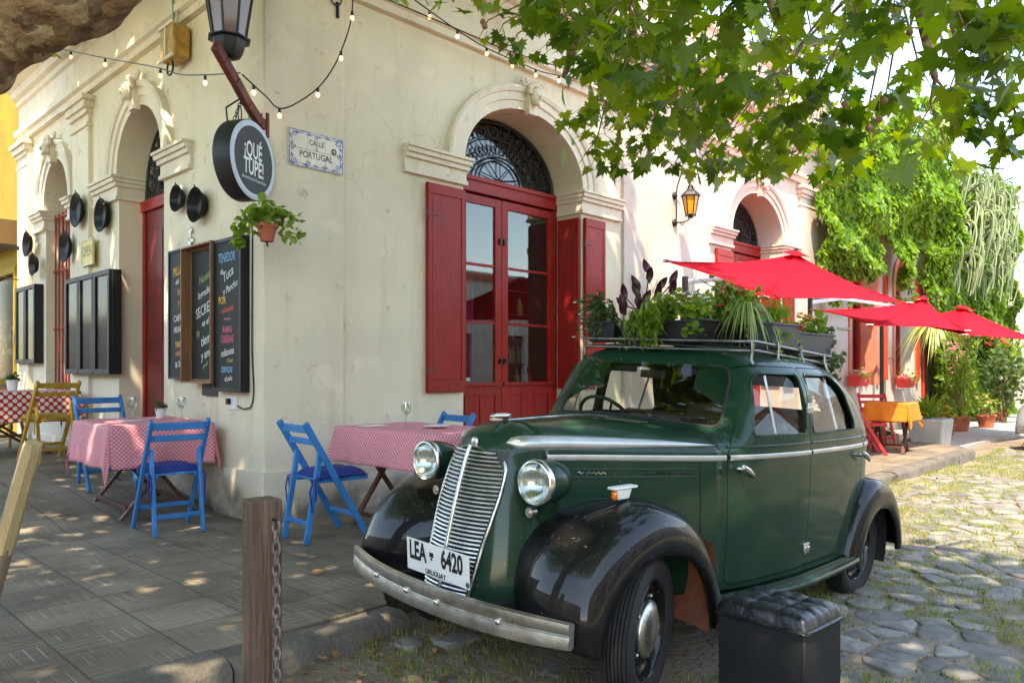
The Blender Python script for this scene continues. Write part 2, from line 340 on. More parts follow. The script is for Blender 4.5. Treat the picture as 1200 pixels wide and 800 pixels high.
# ============================================================ THE GROUND
def pavement_mat():
    m = bpy.data.materials.new("grooved_pavement_tiles"); m.use_nodes = True; N, L, p = nodes(m)
    g = N.new("ShaderNodeNewGeometry"); sp = N.new("ShaderNodeSeparateXYZ")
    dn = N.new("ShaderNodeTexNoise"); dn.inputs["Scale"].default_value = 1.2; dn.inputs["Detail"].default_value = 3; L.new(g.outputs["Position"], dn.inputs["Vector"])
    va = N.new("ShaderNodeVectorMath"); va.operation = 'MULTIPLY_ADD'; L.new(dn.outputs["Color"], va.inputs[0]); va.inputs[1].default_value = (.012, .012, 0); L.new(g.outputs["Position"], va.inputs[2])
    L.new(va.outputs[0], sp.inputs[0])
    def mth(op, a, b=None, c=None):
        n = N.new("ShaderNodeMath"); n.operation = op
        for i, q in enumerate((a, b, c)):
            if q is None: continue
            if isinstance(q, (int, float)): n.inputs[i].default_value = q
            else: L.new(q, n.inputs[i])
        return n.outputs[0]
    T_ = .40
    def line(co, per, w):     # 1 on lines
        fr = mth('FRACT', mth('DIVIDE', co, per)); d = mth('MINIMUM', fr, mth('SUBTRACT', 1, fr))
        n = N.new("ShaderNodeMapRange"); n.inputs[1].default_value = w; n.inputs[2].default_value = w * .35; L.new(d, n.inputs[0]); return n.outputs[0]
    x, y = sp.outputs[0], sp.outputs[1]
    ix = mth('FLOOR', mth('DIVIDE', x, T_ / 2)); iy = mth('FLOOR', mth('DIVIDE', y, T_ / 2))
    par = mth('FRACT', mth('MULTIPLY', mth('ADD', ix, iy), .5)); par = mth('GREATER_THAN', par, .25)
    st = mth('ADD', mth('MULTIPLY', line(x, T_ / 8, .13), par), mth('MULTIPLY', line(y, T_ / 8, .13), mth('SUBTRACT', 1, par)))
    # smoother replacement slabs here and there
    wn_ = N.new("ShaderNodeTexWhiteNoise"); wn_.noise_dimensions = '2D'
    cb = N.new("ShaderNodeCombineXYZ"); L.new(mth('FLOOR', mth('DIVIDE', x, T_ * 1.5)), cb.inputs[0]); L.new(mth('FLOOR', mth('DIVIDE', y, T_ * 1.5)), cb.inputs[1]); L.new(cb.outputs[0], wn_.inputs["Vector"])
    keep = mth('GREATER_THAN', wn_.outputs["Value"], .22); st = mth('MULTIPLY', st, keep)
    seam = mth('MAXIMUM', line(x, T_, .018), line(y, T_, .018))
    no = N.new("ShaderNodeTexNoise"); no.inputs["Scale"].default_value = 1.7; no.inputs["Detail"].default_value = 9; no.inputs["Roughness"].default_value = .65; L.new(g.outputs["Position"], no.inputs["Vector"])
    cr = N.new("ShaderNodeValToRGB"); e = cr.color_ramp.elements; e[0].position = .3; e[0].color = (.085, .064, .042, 1); e[1].position = .72; e[1].color = (.27, .22, .155, 1); L.new(no.outputs["Fac"], cr.inputs[0])
    # each tile a slightly different tone
    wt = N.new("ShaderNodeTexWhiteNoise"); wt.noise_dimensions = '2D'; c2 = N.new("ShaderNodeCombineXYZ"); L.new(mth('FLOOR', mth('DIVIDE', x, T_)), c2.inputs[0]); L.new(mth('FLOOR', mth('DIVIDE', y, T_)), c2.inputs[1]); L.new(c2.outputs[0], wt.inputs["Vector"])
    hs = N.new("ShaderNodeHueSaturation"); L.new(cr.outputs[0], hs.inputs["Color"]); L.new(mth('MULTIPLY_ADD', wt.outputs["Value"], .3, .85), hs.inputs["Value"])
    mx = N.new("ShaderNodeMix"); mx.data_type = 'RGBA'; L.new(hs.outputs[0], mx.inputs[6]); mx.inputs[7].default_value = (.36, .32, .25, 1)
    n3 = N.new("ShaderNodeTexNoise"); n3.inputs["Scale"].default_value = 3.5; n3.inputs["Detail"].default_value = 6; L.new(g.outputs["Position"], n3.inputs["Vector"])
    r3 = N.new("ShaderNodeMapRange"); r3.inputs[1].default_value = .42; r3.inputs[2].default_value = .62; L.new(n3.outputs["Fac"], r3.inputs[0])
    L.new(mth('MULTIPLY', mth('MULTIPLY', st, r3.outputs[0]), .7), mx.inputs[0])
    mx2 = N.new("ShaderNodeMix"); mx2.data_type = 'RGBA'; L.new(mx.outputs[2], mx2.inputs[6]); mx2.inputs[7].default_value = (.05, .042, .035, 1); L.new(mth('MULTIPLY', seam, .75), mx2.inputs[0])
    L.new(mx2.outputs[2], p.inputs["Base Color"]); p.inputs["Roughness"].default_value = .8
    b = N.new("ShaderNodeBump"); b.inputs["Strength"].default_value = .6; b.inputs["Distance"].default_value = .006; b.invert = True
    L.new(mth('ADD', mth('ADD', st, seam), mth('MULTIPLY', no.outputs["Fac"], -1.2)), b.inputs["Height"]); L.new(b.outputs[0], p.inputs["Normal"])
    return m
M['pave'] = pavement_mat()
M['kerb'] = mat('kerb_stone', (.12, .105, .085), .9, var=.35, scale=5, bump=.9, bscale=22)
M['dirt'] = mat('dry_dirt', (.15, .115, .08), .95, scale=2.6, col2=(.24, .20, .14), mixlo=.35, mixhi=.65, bump=1, bscale=30)
M['stone'] = mat('street_stone', (.12, .115, .11), .75, scale=6, col2=(.25, .23, .205), mixlo=.33, mixhi=.67, bump=1, bscale=11)
N_, L_, p_ = nodes(M['stone'])
gi = N_.new("ShaderNodeNewGeometry"); hs_ = N_.new("ShaderNodeHueSaturation"); mr_ = N_.new("ShaderNodeMapRange"); mr_.inputs[3].default_value = .6; mr_.inputs[4].default_value = 1.25
L_.new(gi.outputs["Random Per Island"], mr_.inputs[0]); L_.new(mr_.outputs[0], hs_.inputs["Value"])
src = p_.inputs["Base Color"].links[0].from_socket; L_.new(src, hs_.inputs["Color"]); L_.new(hs_.outputs[0], p_.inputs["Base Color"])

ZR = -.205
def ground_h(x, y):
    h = noise.noise(Vector((x * .35, y * .35, 1))) * .035 + noise.noise(Vector((x * 1.4, y * 1.4, 5))) * .014
    # earth has built up against the kerb
    if x < 12: h += (.12 if x < 3 else .085) * max(0, 1 - abs(y + 2.62) / .7)
    return h
mb = MB()
xs = [-150, -60, -20] + [-8 + .14 * i for i in range(0, 171)] + [18, 22, 30, 60, 150]
ys = [-150, -60, -20, -12] + [-8 + .14 * i for i in range(0, 45)] + [0, 20, 60, 150]
def gf(i, j):
    x, y = xs[i], ys[j]
    return (x, y, ZR + (ground_h(x, y) if -8.1 <= x <= 16 and -8.1 <= y <= -1.7 else 0) - (.12 if y > -1.75 and abs(y) < 140 else 0))
mb.grid(gf, len(xs), len(ys)); setp(mb.build('ground', M['dirt'], smooth=180), kind='structure')

# pavement round the corner house
pv = [(-4.3, -2.4), (-.62, -2.4), (-.5, -2.2), (2.7, -2.12), (3.0, -2.4), (10.2, -2.4), (10.75, -2.1), (10.9, -1.0), (11.0, .2), (.2, .2), (.2, .8), (-4.3, .8)]
mb = MB(); mb.panel([[(x, y) for x, y in pv]], (0, 0, 0), (1, 0, 0), (0, 1, 0), (0, 0, -1), .4)
mb.add([(-4.3, .8, 0), (.2, .8, 0), (.2, 3.5, .27), (-4.3, 3.5, .27), (.2, 30, .29), (-4.3, 30, .29)], [(0, 1, 2, 3), (3, 2, 4, 5)])
setp(mb.build('pavement', M['pave']), kind='structure')
mb = MB(); mb.bb(10.95, 34, -2.0, .3, -.4, -.11)
setp(mb.build('far_pavement', M['concrete']), kind='structure')
def kerb_run(pts, name):
    mb = MB()
    for (a, b) in zip(pts, pts[1:]):
        a = Vector((*a, 0)); b = Vector((*b, 0)); d = b - a; L = d.length; d.normalize(); nrm = Vector((d.y, -d.x, 0)); n = max(1, round(L / .9)); q = 0
        for k in range(n):
            s0 = L * k / n + .006; s1 = L * (k + 1) / n - .006; jz = rnd.uniform(-.012, .008); jo = rnd.uniform(-.015, .02)
            m = max(2, int((s1 - s0) / .09)); 
            def f(i, j):
                s = s0 + (s1 - s0) * i / m
                w = [(-.002, -.35), (-.002, jz - .0), (.02, .004 + jz), (.13, .006 + jz), (.17 + jo, -.004 + jz), (.195 + jo, -.035), (.20 + jo, -.36)][j]
                nn = noise.noise(Vector((a.x + d.x * s, a.y + d.y * s, j * .7)) * 5)
                return a + d * s + nrm * (w[0] + (nn * .012 if j > 3 else 0)) + Vector((0, 0, w[1] + (nn * .012 if 0 < j < 6 else 0)))
            b0 = len(mb.v); mb.grid(f, m + 1, 7)
            mb.f.append([b0 + j * (m + 1) for j in range(7)]); mb.m.append(0); mb.f.append([b0 + j * (m + 1) + m for j in range(7)][::-1]); mb.m.append(0)
    setp(mb.build(name, M['kerb'], smooth=50), kind='structure')
kerb_run([(-4.3, -2.4), (-.62, -2.4)], 'kerb')
kerb_run([(3.0, -2.4), (10.2, -2.4), (10.75, -2.1), (10.9, -1.35)], 'kerb')
kerb_run([(-4.3, 16), (-4.3, -2.4)], 'kerb')

# ---- street stones: irregular slabs (Voronoi cells, shrunk and rounded)
def stones():
    ax, ay = .215, .135
    P = []
    j = 0; y = -8.4
    while y < -2.55:
        x = -2.2 + (ax / 2 if j % 2 else 0)
        while x < 16:
            if rnd.random() > .30: P.append(Vector((x + rnd.uniform(-.11, .11), y + rnd.uniform(-.07, .07))))
            x += ax
        y += ay; j += 1
    vs, es, fs, *_ = delaunay_2d_cdt(P, [], [], 0, 1e-6)
    cc = []; inc = [[] for _ in vs]
    for fi, (a, b, c) in enumerate(fs):
        A, B_, C_ = vs[a], vs[b], vs[c]
        d = 2 * (A.x * (B_.y - C_.y) + B_.x * (C_.y - A.y) + C_.x * (A.y - B_.y))
        ux = (A.length_squared * (B_.y - C_.y) + B_.length_squared * (C_.y - A.y) + C_.length_squared * (A.y - B_.y)) / d
        uy = (A.length_squared * (C_.x - B_.x) + B_.length_squared * (A.x - C_.x) + C_.length_squared * (B_.x - A.x)) / d
        cc.append(Vector((ux, uy)));
        for q in (a, b, c): inc[q].append(fi)
    mb = MB(); cells = []
    for i, ins in enumerate(inc):
        c = vs[i]
        if len(ins) < 4 or c.x < -2 or c.x > 15.8 or c.y < -8.2: continue
        poly = sorted((cc[k] for k in ins), key=lambda q: math.atan2(q.y - c.y, q.x - c.x))
        if max((q - c).length for q in poly) > .6: continue
        g = sum(poly, Vector((0, 0))) / len(poly)
        if g.y > -2.66 and g.x < 11: continue
        if g.y > -2.66: continue
        k = .90 + rnd.uniform(-.08, .04)
        if rnd.random() < .04: continue
        poly = [g + (q - g) * k for q in poly]
        for _ in range(2):                                   # round the corners
            n = len(poly); new = []
            for a in range(n):
                p0, p1 = poly[a], poly[(a + 1) % n]; new += [p0.lerp(p1, .16), p0.lerp(p1, .84)]
            poly = new
        n = len(poly); r_ = rnd.random()
        # the earth hides many stones; thin out in patches
        bury = noise.noise(Vector((g.x * .6, g.y * .9, 3)))
        top = rnd.uniform(.004, .022) - (.018 if bury > .12 else 0) - (.02 if g.x < 1 and g.y > -4.3 else 0)
        tx, ty = rnd.uniform(-.07, .07), rnd.uniform(-.07, .07)
        h = ZR + ground_h(g.x, g.y)
        vv = []
        for (s_, dz) in ((1.0, -.05), (1.0, top - .014), (.95, top - .005), (.80, top)):
            for q in poly:
                u = g + (q - g) * s_; nn = noise.noise(Vector((u.x * 9, u.y * 9, i * .1))) * .006
                vv.append((u.x, u.y, h + dz + (u.x - g.x) * tx + (u.y - g.y) * ty + (nn if dz > 0 or s_ < 1 else 0)))
        ff = [(a + b * n, (a + 1) % n + b * n, (a + 1) % n + (b + 1) * n, a + (b + 1) * n) for b in range(3) for a in range(n)]
        vv.append((g.x, g.y, h + top + rnd.uniform(.0, .010)))
        ff += [(3 * n + a, 3 * n + (a + 1) % n, 4 * n) for a in range(n)]
        mb.add(vv, ff); cells.append(g)
    setp(mb.build('street_stones', M['stone'], smooth=35), kind='stuff', label='uneven grey stone slabs paving the street', cat='paving stones')
    return cells
cells = stones()
def blade(mb, p, h, w, lean, az):
    d = Vector((math.cos(az), math.sin(az), 0)); s = Vector((-d.y, d.x, 0)) * w
    m_ = p + d * lean * .4 * h + Vector((0, 0, h * .6)); t = p + d * lean * h + Vector((0, 0, h))
    mb.add([p - s, p + s, m_ + s * .7, m_ - s * .7, t], [(0, 1, 2, 3), (3, 2, 4)])
mb = MB(); r2 = random.Random(3)
for _ in range(68000):
    x = -1 + 15 * r2.random() ** 1.0; y = r2.uniform(-8, -2.55)
    n = noise.noise(Vector((x * .9, y * 1.1, 8))) + .5 * noise.noise(Vector((x * 3, y * 3, 2)))
    if n < (-.22 if x > 1.6 else .10): continue
    # only in the joints
    nd = min(((c.x - x) / .1) ** 2 + ((c.y - y) / .062) ** 2 for c in cells[::1][:0]) if False else 9
    for k in range(3):
        a = r2.random() * 6.28; hh = r2.uniform(.014, .042)
        blade(mb, Vector((x + r2.gauss(0, .018), y + r2.gauss(0, .018), ZR + ground_h(x, y))), hh, .0016 + .0012 * r2.random(), r2.uniform(.2, .9), a)
setp(mb.build('grass', M['grass']), kind='stuff', label='short yellow-green grass between the street stones', cat='grass')
mb = MB()
for _ in range(5200):
    x = r2.uniform(-2, 13) if r2.random() < .6 else r2.uniform(-2, 5); y = r2.uniform(-7.5, -2.62); s = r2.uniform(.003, .011); z = ZR + ground_h(x, y) + s * .4
    mb.add([(x - s, y, z), (x, y - s * .8, z), (x + s * 1.1, y, z), (x, y + s, z), (x + s * .1, y, z + s * .7)], [(0, 1, 4), (1, 2, 4), (2, 3, 4), (3, 0, 4)])
setp(mb.build('gravel', M['kerb']), kind='stuff', label='grit and small gravel between the street stones', cat='gravel')
mb = MB()
def dry_leaf(mb, x, y, z, s):
    a = r2.random() * 6.28; T = Matrix.Translation((x, y, z)) @ Matrix.Rotation(a, 4, 'Z') @ Matrix.Rotation(r2.uniform(-.4, .4), 4, 'X')
    c = r2.uniform(.1, .4)
    mb.add([(0, -s, c * s * .6), (s * .7, -s * .5, c * s), (s * .35, 0, 0), (s * .8, s * .4, c * s), (0, s, c * s * .5), (-s * .8, s * .4, c * s), (-s * .35, 0, 0), (-s * .7, -s * .5, c * s)],
           [(0, 1, 2), (2, 3, 4), (4, 5, 6), (6, 7, 0), (0, 2, 4, 6)], 0, T)
for _ in range(2300):
    if r2.random() < .5: x = r2.uniform(-3, 4); y = -2.62 - abs(r2.gauss(0, .5))
    else: x = r2.uniform(-2, 13); y = r2.uniform(-7, -2.7)
    dry_leaf(mb, x, y, ZR + ground_h(x, y) + .012, r2.uniform(.008, .026))
for _ in range(90): dry_leaf(mb, r2.uniform(-3, 0), r2.uniform(-2.2, 4), .006, r2.uniform(.006, .016))
dry_leaf(mb, -.55, -1.63, .01, .045)
setp(mb.build('dead_leaves', M['dead']), kind='stuff', label='brown dead leaves scattered on the street and pavement', cat='dead leaves')

# ============================================================ THE CORNER HOUSE
B = thing('corner_house', 'old cream plaster corner house with red arched doors', 'house')
ZS = 3.28
def arch_pts(u0, u1, zb, zs, rise, n=22):
    c = (u0 + u1) / 2; a = (u1 - u0) / 2
    return [(u0, zb)] + [(c - a * math.cos(math.pi * k / n), zs + rise * math.sin(math.pi * k / n)) for k in range(n + 1)] + [(u1, zb)]
TR = frame((0, 0, 0), (1, 0, 0), (0, 1, 0))                # street front:  u = +x, depth = +y
TL = frame((0, 0, 0), (0, -1, 0), (1, 0, 0))               # side front:    u = -y, depth = +x
ZT = 5.38
def wall(loops, T, m, name='wall', t=.45):
    mb = MB(); mb.panel(loops, (0, 0, 0), (1, 0, 0), (0, 0, 1), (0, 1, 0), t); o = mb.build(name, m, B); o.matrix_local = T; return o
rise = .69
wall([[(0, -.1), (4.72, -.1), (4.72, ZT), (0, ZT)], arch_pts(2.1, 3.95, .06, ZS, rise)], TR, M['plaster'])
wall([[(4.72, -.1), (11.0, -.1), (11.0, ZT), (4.72, ZT)], arch_pts(7.5, 9.2, .06, ZS, rise)], TR, M['plaster_pink'])
wall([[(-7.02, -.1), (-.45, -.1), (-.45, ZT), (-7.02, ZT)], arch_pts(-3.2, -2.0, .02, 3.3, .6), arch_pts(-5.85, -4.85, .9, 3.3, .58)], TL, M['plaster'])
mb = MB(); mb.bb(.45, 11, 6.6, 7.02, -.1, ZT); mb.bb(10.6, 11, .45, 6.6, -.1, ZT); mb.build('wall', M['plaster'], B)
mb = MB(); mb.bb(.45, 10.6, .45, 6.6, 5.0, 5.2); mb.build('roof', M['roof'], B)
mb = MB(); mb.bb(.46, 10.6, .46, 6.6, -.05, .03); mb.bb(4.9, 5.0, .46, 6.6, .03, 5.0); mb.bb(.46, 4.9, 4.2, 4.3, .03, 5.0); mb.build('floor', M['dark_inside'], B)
# pilasters, plinths, parapet
def pil(T, u0, u1, z0, z1, pr, m, name='pilaster'):
    mb = MB(); mb.bb(u0, u1, -pr, .01, z0, z1); o = mb.build(name, m, B, bevel=.006); o.matrix_local = T
mb = MB(); mb.panel([[(-.045, -.045), (.69, -.045), (.69, .02), (.02, .02), (.02, .75), (-.045, .75)]], (0, 0, 4.40), (1, 0, 0), (0, 1, 0), (0, 0, -1), 4.45)
mb.build('pilaster', M['plaster'], B, bevel=.012)
mb = MB(); mb.panel([[(-.075, -.075), (.72, -.075), (.72, .02), (.02, .02), (.02, .78), (-.075, .78)]], (0, 0, .40), (1, 0, 0), (0, 1, 0), (0, 0, -1), .45)
mb.build('plinth', M['plaster'], B, bevel=.015)
pil(TR, 4.74, 6.47, -.05, 4.40, .04, M['plaster_pink'])
pil(TR, 9.85, 10.5, -.05, 4.40, .06, M['plaster_pink'])
pil(TR, 10.56, 11.0, -.05, 4.40, .04, M['plaster_pink'])
pil(TL, -4.62, -4.05, -.05, 4.40, .045, M['plaster']); pil(TL, -7.0, -6.45, -.05, 4.40, .06, M['plaster'])
pil(TR, .74, 2.04, -.05, .36, .02, M['plaster'], 'plinth'); pil(TR, 4.0, 4.70, -.05, .36, .02, M['plaster'], 'plinth')
pil(TL, -1.95, -.80, -.05, .36, .02, M['plaster'], 'plinth'); pil(TL, -4.03, -3.25, -.05, .36, .02, M['plaster'], 'plinth'); pil(TL, -6.43, -4.64, -.05, .36, .02, M['plaster'], 'plinth')
# capitals
def capital(T, u0, u1, m):
    mb = MB()
    for k, (z0, z1, e) in enumerate(((4.02, 4.06, .02), (4.16, 4.22, .03), (4.22, 4.30, .06), (4.30, 4.36, .09))):
        mb.bb(u0 - e, u1 + e, -.05 - e, .012, z0, z1 - .001)
    o = mb.build('capital', m, B, bevel=.005); o.matrix_local = T
capital(TL, -4.62, -4.05, M['trim']); capital(TL, -7.0, -6.5, M['trim']); capital(TR, 9.85, 10.5, M['trim_pink'])
# cornice mitred at the corner
prof = [(0, 4.40), (.06, 4.40), (.06, 4.47), (.10, 4.49), (.10, 4.56), (.035, 4.60), (.035, 4.90), (.07, 4.92), (.07, 4.99), (.12, 5.01), (.15, 5.08), (.25, 5.13), (.25, 5.20), (.30, 5.25), (.32, 5.31), (.32, 5.36), (.04, 5.42), (.04, 6.05), (.09, 6.08), (.09, 6.18), (0, 6.18), (-.3, 6.18), (-.3, 5.0)]
def cornice(path, m):
    mb = MB(); mb.grid(lambda i, j: path(prof[i][0], prof[i][1])[j], len(prof), len(path(0, 0)))
    b0 = 0; n = len(prof); k = len(path(0, 0)); mb.f.append(list(range(n))); mb.m.append(0); mb.f.append([(k - 1) * n + i for i in range(n)][::-1]); mb.m.append(0)
    mb.build('cornice', m, B, smooth=20)
cornice(lambda p, z: [(-p, 7.02, z), (-p, -p, z), (4.72, -p, z)], M['trim'])
cornice(lambda p, z: [(4.722, -p, z), (11.0, -p, z)], M['trim_pink'])

def spiral(c, r0, r1, a0, turns, n=22, flip=1):
    return [(c[0] + (r0 + (r1 - r0) * k / n) * math.cos(a0 + flip * turns * 2 * math.pi * k / n), 0, c[1] + (r0 + (r1 - r0) * k / n) * math.sin(a0 + flip * turns * 2 * math.pi * k / n)) for k in range(n + 1)]
def arch_dress(T, w, zs, rs, m, keystone=True, imp=(.70, .70)):
    a = w / 2
    pr = [(0, .01), (0, -.03), (.085, -.03), (.09, -.05), (.165, -.05), (.175, -.07), (.215, -.085), (.24, -.07), (.24, .01)]
    mb = MB(); n = 30
    mb.grid(lambda i, j: (-(a + pr[i][0]) * math.cos(math.pi * j / n), pr[i][1], zs + (rs + pr[i][0]) * math.sin(math.pi * j / n)), len(pr), n + 1)
    o = mb.build('arch_moulding', m, B, smooth=35); o.matrix_local = T
    for s, L in ((-1, imp[0]), (1, imp[1])):
        mb = MB()
        for (z0, z1, e) in ((-.26, -.22, .015), (-.22, -.12, .0), (-.12, -.075, .03), (-.075, -.03, .055), (-.03, .0, .075)):
            x0, x1 = (a - .02 - e * .6, a + L) ; y1 = .36
            if s < 0: x0, x1 = -x1, -x0
            mb.bb(x0, x1, -.03 - e, .012, zs + z0, zs + z1 - .0008)
            # return inside the reveal
            q0, q1 = (a - .02 - e * .6, a + .005)
            if s < 0: q0, q1 = -q1, -q0
            mb.bb(q0, q1, .0125, y1, zs + z0, zs + z1 - .0008)
        o = mb.build('impost', m, B, bevel=.004); o.matrix_local = T
    if keystone:
        mb = MB(); zc = zs + rs
        mb.box((0, -.06, zc + .10), (.17, .10, .30), taper=.72)
        mb.sph((0, -.13, zc + .13), .075, (.9, .8, 1.25), 14, 10); mb.sph((0, -.195, zc + .11), .018, (.8, 1, 1.6), 8, 6)      # carved head
        mb.sph((0, -.17, zc + .045), .03, (1.1, .8, .9), 8, 6)
        for k in range(9):
            an = math.pi * k / 8; mb.sph((.085 * math.cos(an), -.12, zc + .17 + .09 * math.sin(an)), .032, (1, 1, 1), 8, 6)
        for s in (-1, 1):
            mb.tube([(x + s * .12, -.075, z) for x, _, z in spiral((0, zc + .27), .05, .012, 0 if s > 0 else math.pi, 1.3, 14, s)], .016, 6)
            mb.sph((s * .03, -.185, zc + .14), .012, (1.3, .6, .6), 6, 5)
        o = mb.build('keystone', m, B, smooth=50); o.matrix_local = T

def fanlight(T, w, zs, rs, dy):
    a = w / 2 - .03; r_ = rs - .03
    mb = MB(); mb.panel([[(-a, zs)] + [(-a * math.cos(math.pi * k / 20), zs + r_ * math.sin(math.pi * k / 20)) for k in range(1, 20)] + [(a, zs)]], (0, dy + .03, 0), (1, 0, 0), (0, 0, 1), (0, 1, 0), .006)
    g = mb.build('fanlight', M['glass'], B); g.matrix_local = T
    mb = MB(); rr = .010
    E = lambda q, n=28: [(-a * q * math.cos(math.pi * k / n), dy, zs + r_ * q * math.sin(math.pi * k / n)) for k in range(n + 1)]
    mb.tube(E(.985), .018, 6); mb.tube(E(.42), rr, 6); mb.tube(E(.36), rr, 6); mb.tube(E(.72), .006, 6)
    for k in range(1, 12):
        t = math.pi * k / 12; c, s = math.cos(t), math.sin(t)
        mb.tube([(-a * c * .42, dy, zs + r_ * s * .42), (-a * c * .97, dy, zs + r_ * s * .97)], .006, 6)
    for k in range(12):
        t = math.pi * (k + .5) / 12
        for q, sz in ((.56, .075), (.84, .085)):
            c = (-a * q * math.cos(t), zs + r_ * q * math.sin(t)); f = 1 if k < 6 else -1
            mb.tube([(x, dy, z) for x, _, z in spiral(c, sz * w / 1.8, .01, t + 1.5, 1.4, 18, f)], .0075, 5)
            mb.sph((c[0], dy, c[1]), .016, (1, .6, 1), 6, 5)
    for k in range(5):
        t = math.pi * (k + .5) / 5; mb.tube([(0, dy, zs + .02), (-a * .36 * math.cos(t), dy, zs + r_ * .36 * math.sin(t))], .006, 6)
    o = mb.build('fanlight_grille', M['black'], B); o.parent = g; o.matrix_parent_inverse = Matrix.Identity(4)

def door_leaf(T, x0, x1, dy, side):
    mb = MB(); st = .095; t = .045
    mb.bb(x0, x0 + st, dy, dy + t, .10, 3.08); mb.bb(x1 - st, x1, dy, dy + t, .10, 3.08)
    xi0, xi1 = x0 + st, x1 - st
    for z0, z1 in ((2.99, 3.08), (.10, .20), (.93, 1.05)): mb.bb(xi0, xi1, dy + .001, dy + t - .001, z0, z1)
    for z in (1.72, 2.34): mb.bb(xi0, xi1, dy + .008, dy + t - .008, z - .014, z + .014)
    mb.bb(x0 + .01, x1 - .01, dy - .03, dy, 1.035, 1.07)                     # sill moulding
    nb = 3
    for k in range(nb):
        u0 = xi0 + (xi1 - xi0) * k / nb; u1 = xi0 + (xi1 - xi0) * (k + 1) / nb
        mb.bb(u0 + .006, u1 - .006, dy + .012, dy + .03, .20, .93)
    mb.bb(xi0, xi1, dy + .026, dy + .03, .20, .93)
    o = mb.build('door_leaf', M['red'], B, bevel=.004); o.matrix_local = T
    g = MB(); g.bb(xi0, xi1, dy + .02, dy + .025, 1.05, 2.99); q = g.build('pane', M['glass'], o)
    h = MB(); hx = x1 - .03 if side < 0 else x0 + .03
    h.box((hx, dy - .012, 1.30), (.028, .02, .06)); h.cyl((hx, dy - .05, 1.31), (hx, dy, 1.31), .008, n=8)
    h.build('handle', M['black'], o); h = MB(); h.box((hx, dy - .012, 2.62), (.028, .02, .07)); h.build('latch', M['black'], o)
    return o
def shutter(T, x0, x1, yf, z0=.99, z1=2.97, m=None, angle=None, name='shutter'):
    mb = MB(); mb.bb(x0, x1, yf, yf + .032, z0, z1)
    n = max(1, round((x1 - x0) / .16))
    for k in range(1, n): pass
    e = .05
    mb.bb(x0 + .004, x1 - .004, yf - .010, yf, z1 - .10, z1 - .004); mb.bb(x0 + .004, x1 - .004, yf - .010, yf, z0 + .004, z0 + .12)
    mb.bb(x0 + .004, x0 + e, yf - .010, yf, z0 + .121, z1 - .101); mb.bb(x1 - e, x1 - .004, yf - .010, yf, z0 + .121, z1 - .101)
    mb.bb(x0 + e + .004, x1 - e - .004, yf - .006, yf, z0 + .124, z1 - .104)
    o = mb.build(name, m or M['red'], B, bevel=.004); o.matrix_local = T
    h = MB()
    for z in (z0 + .22, z1 - .3): h.cyl((x0 - .012, yf - .004, z - .04), (x0 - .012, yf - .004, z + .04), .010, n=8); h.box((x0 + .05, yf - .013, z), (.12, .006, .022))
    h.build('hinge', M['darkred'], o)
    return o
def red_door(T, w, dy=.38):
    a = w / 2
    mb = MB(); mb.bb(-a - .01, a + .01, dy - .03, dy + .07, 3.10, 3.27); mb.bb(-a - .01, -a + .05, dy - .01, dy + .07, .06, 3.10); mb.bb(a - .05, a + .01, dy - .01, dy + .07, .06, 3.10); mb.bb(-a, a, dy - .02, dy + .07, .03, .10)
    mb.bb(-a - .01, a + .01, dy - .05, dy - .03, 3.22, 3.268)
    o = mb.build('door_frame', M['red'], B, bevel=.005); o.matrix_local = T
    door_leaf(T, -a + .052, -.004, dy, -1); door_leaf(T, .004, a - .052, dy, 1)
    fanlight(T, w, ZS, rise, dy + .03)
    # shutters: one leaf of each pair against the reveal, the other flat on the wall
    shutter(T, -a - .49, -a - .02, -.045); shutter(T, a + .02, a + .40, -.045, m=M['red'])
    for s in (-1, 1):
        Ts = T @ Matrix.Translation((s * (a - .012), 0, 0)) @ Matrix.Rotation(R(90), 4, 'Z')
        mb = MB(); mb.bb(.005, dy - .055, (0 if s > 0 else -.035), (.035 if s > 0 else 0), .99, 2.97)
        mb.bb(.05, dy - .10, (.035 if s > 0 else -.041), (.041 if s > 0 else -.035), 1.1, 2.86)
        o = mb.build('shutter', M['red'], B, bevel=.004); o.matrix_local = Ts
for cx_, w_ in ((3.025, 1.85), (8.35, 1.7)):
    T = TR @ Matrix.Translation((cx_, 0, 0)); arch_dress(T, w_, ZS, rise, M['trim'] if cx_ < 5 else M['trim_pink'], imp=(.75, .75) if cx_ < 5 else (.66, .60)); red_door(T, w_)
# what stands behind the glass
mb = MB(); r4 = random.Random(5)
for k in range(5): mb.bb(3.15, 3.75, .62, .80, 1.0 + .28 * k, 1.015 + .28 * k)
for k in range(2): mb.bb(3.14 + .6 * k, 3.15 + .6 * k, .62, .80, .05, 2.3)
mb.build('shelf', M['blackpaint'], B)
mb = MB()
for k in range(16):
    x = 3.2 + .5 * r4.random(); z = 1.016 + .28 * r4.randrange(4); mb.lathe([(.028, 0), (.03, .01), (.03, .11), (.012, .15), (.011, .2)], 8, Matrix.Translation((x, .7, z)))
mb.build('shelf_bottles', M['dull_leaf'], B)
mb = MB(); mb.grid(lambda i, j: (2.25 + .4 * i / 24, .56 + .025 * math.sin(i * .9), .95 + 1.1 * j), 25, 2); mb.build('curtain', mat('lace_curtain', (.5, .48, .46), .9), B)
mb = MB(); mb.grid(lambda i, j: (2.66 + .1 * i / 8, .55 + .02 * math.sin(i * .9), .95 + 1.3 * j), 9, 2); mb.build('curtain', mat('plum_curtain', (.16, .02, .05), .9), B)
mb = MB(); mb.box((2.42, .43, 1.105), (.34, .004, .035)); mb.build('door_sticker', M['white'], B)

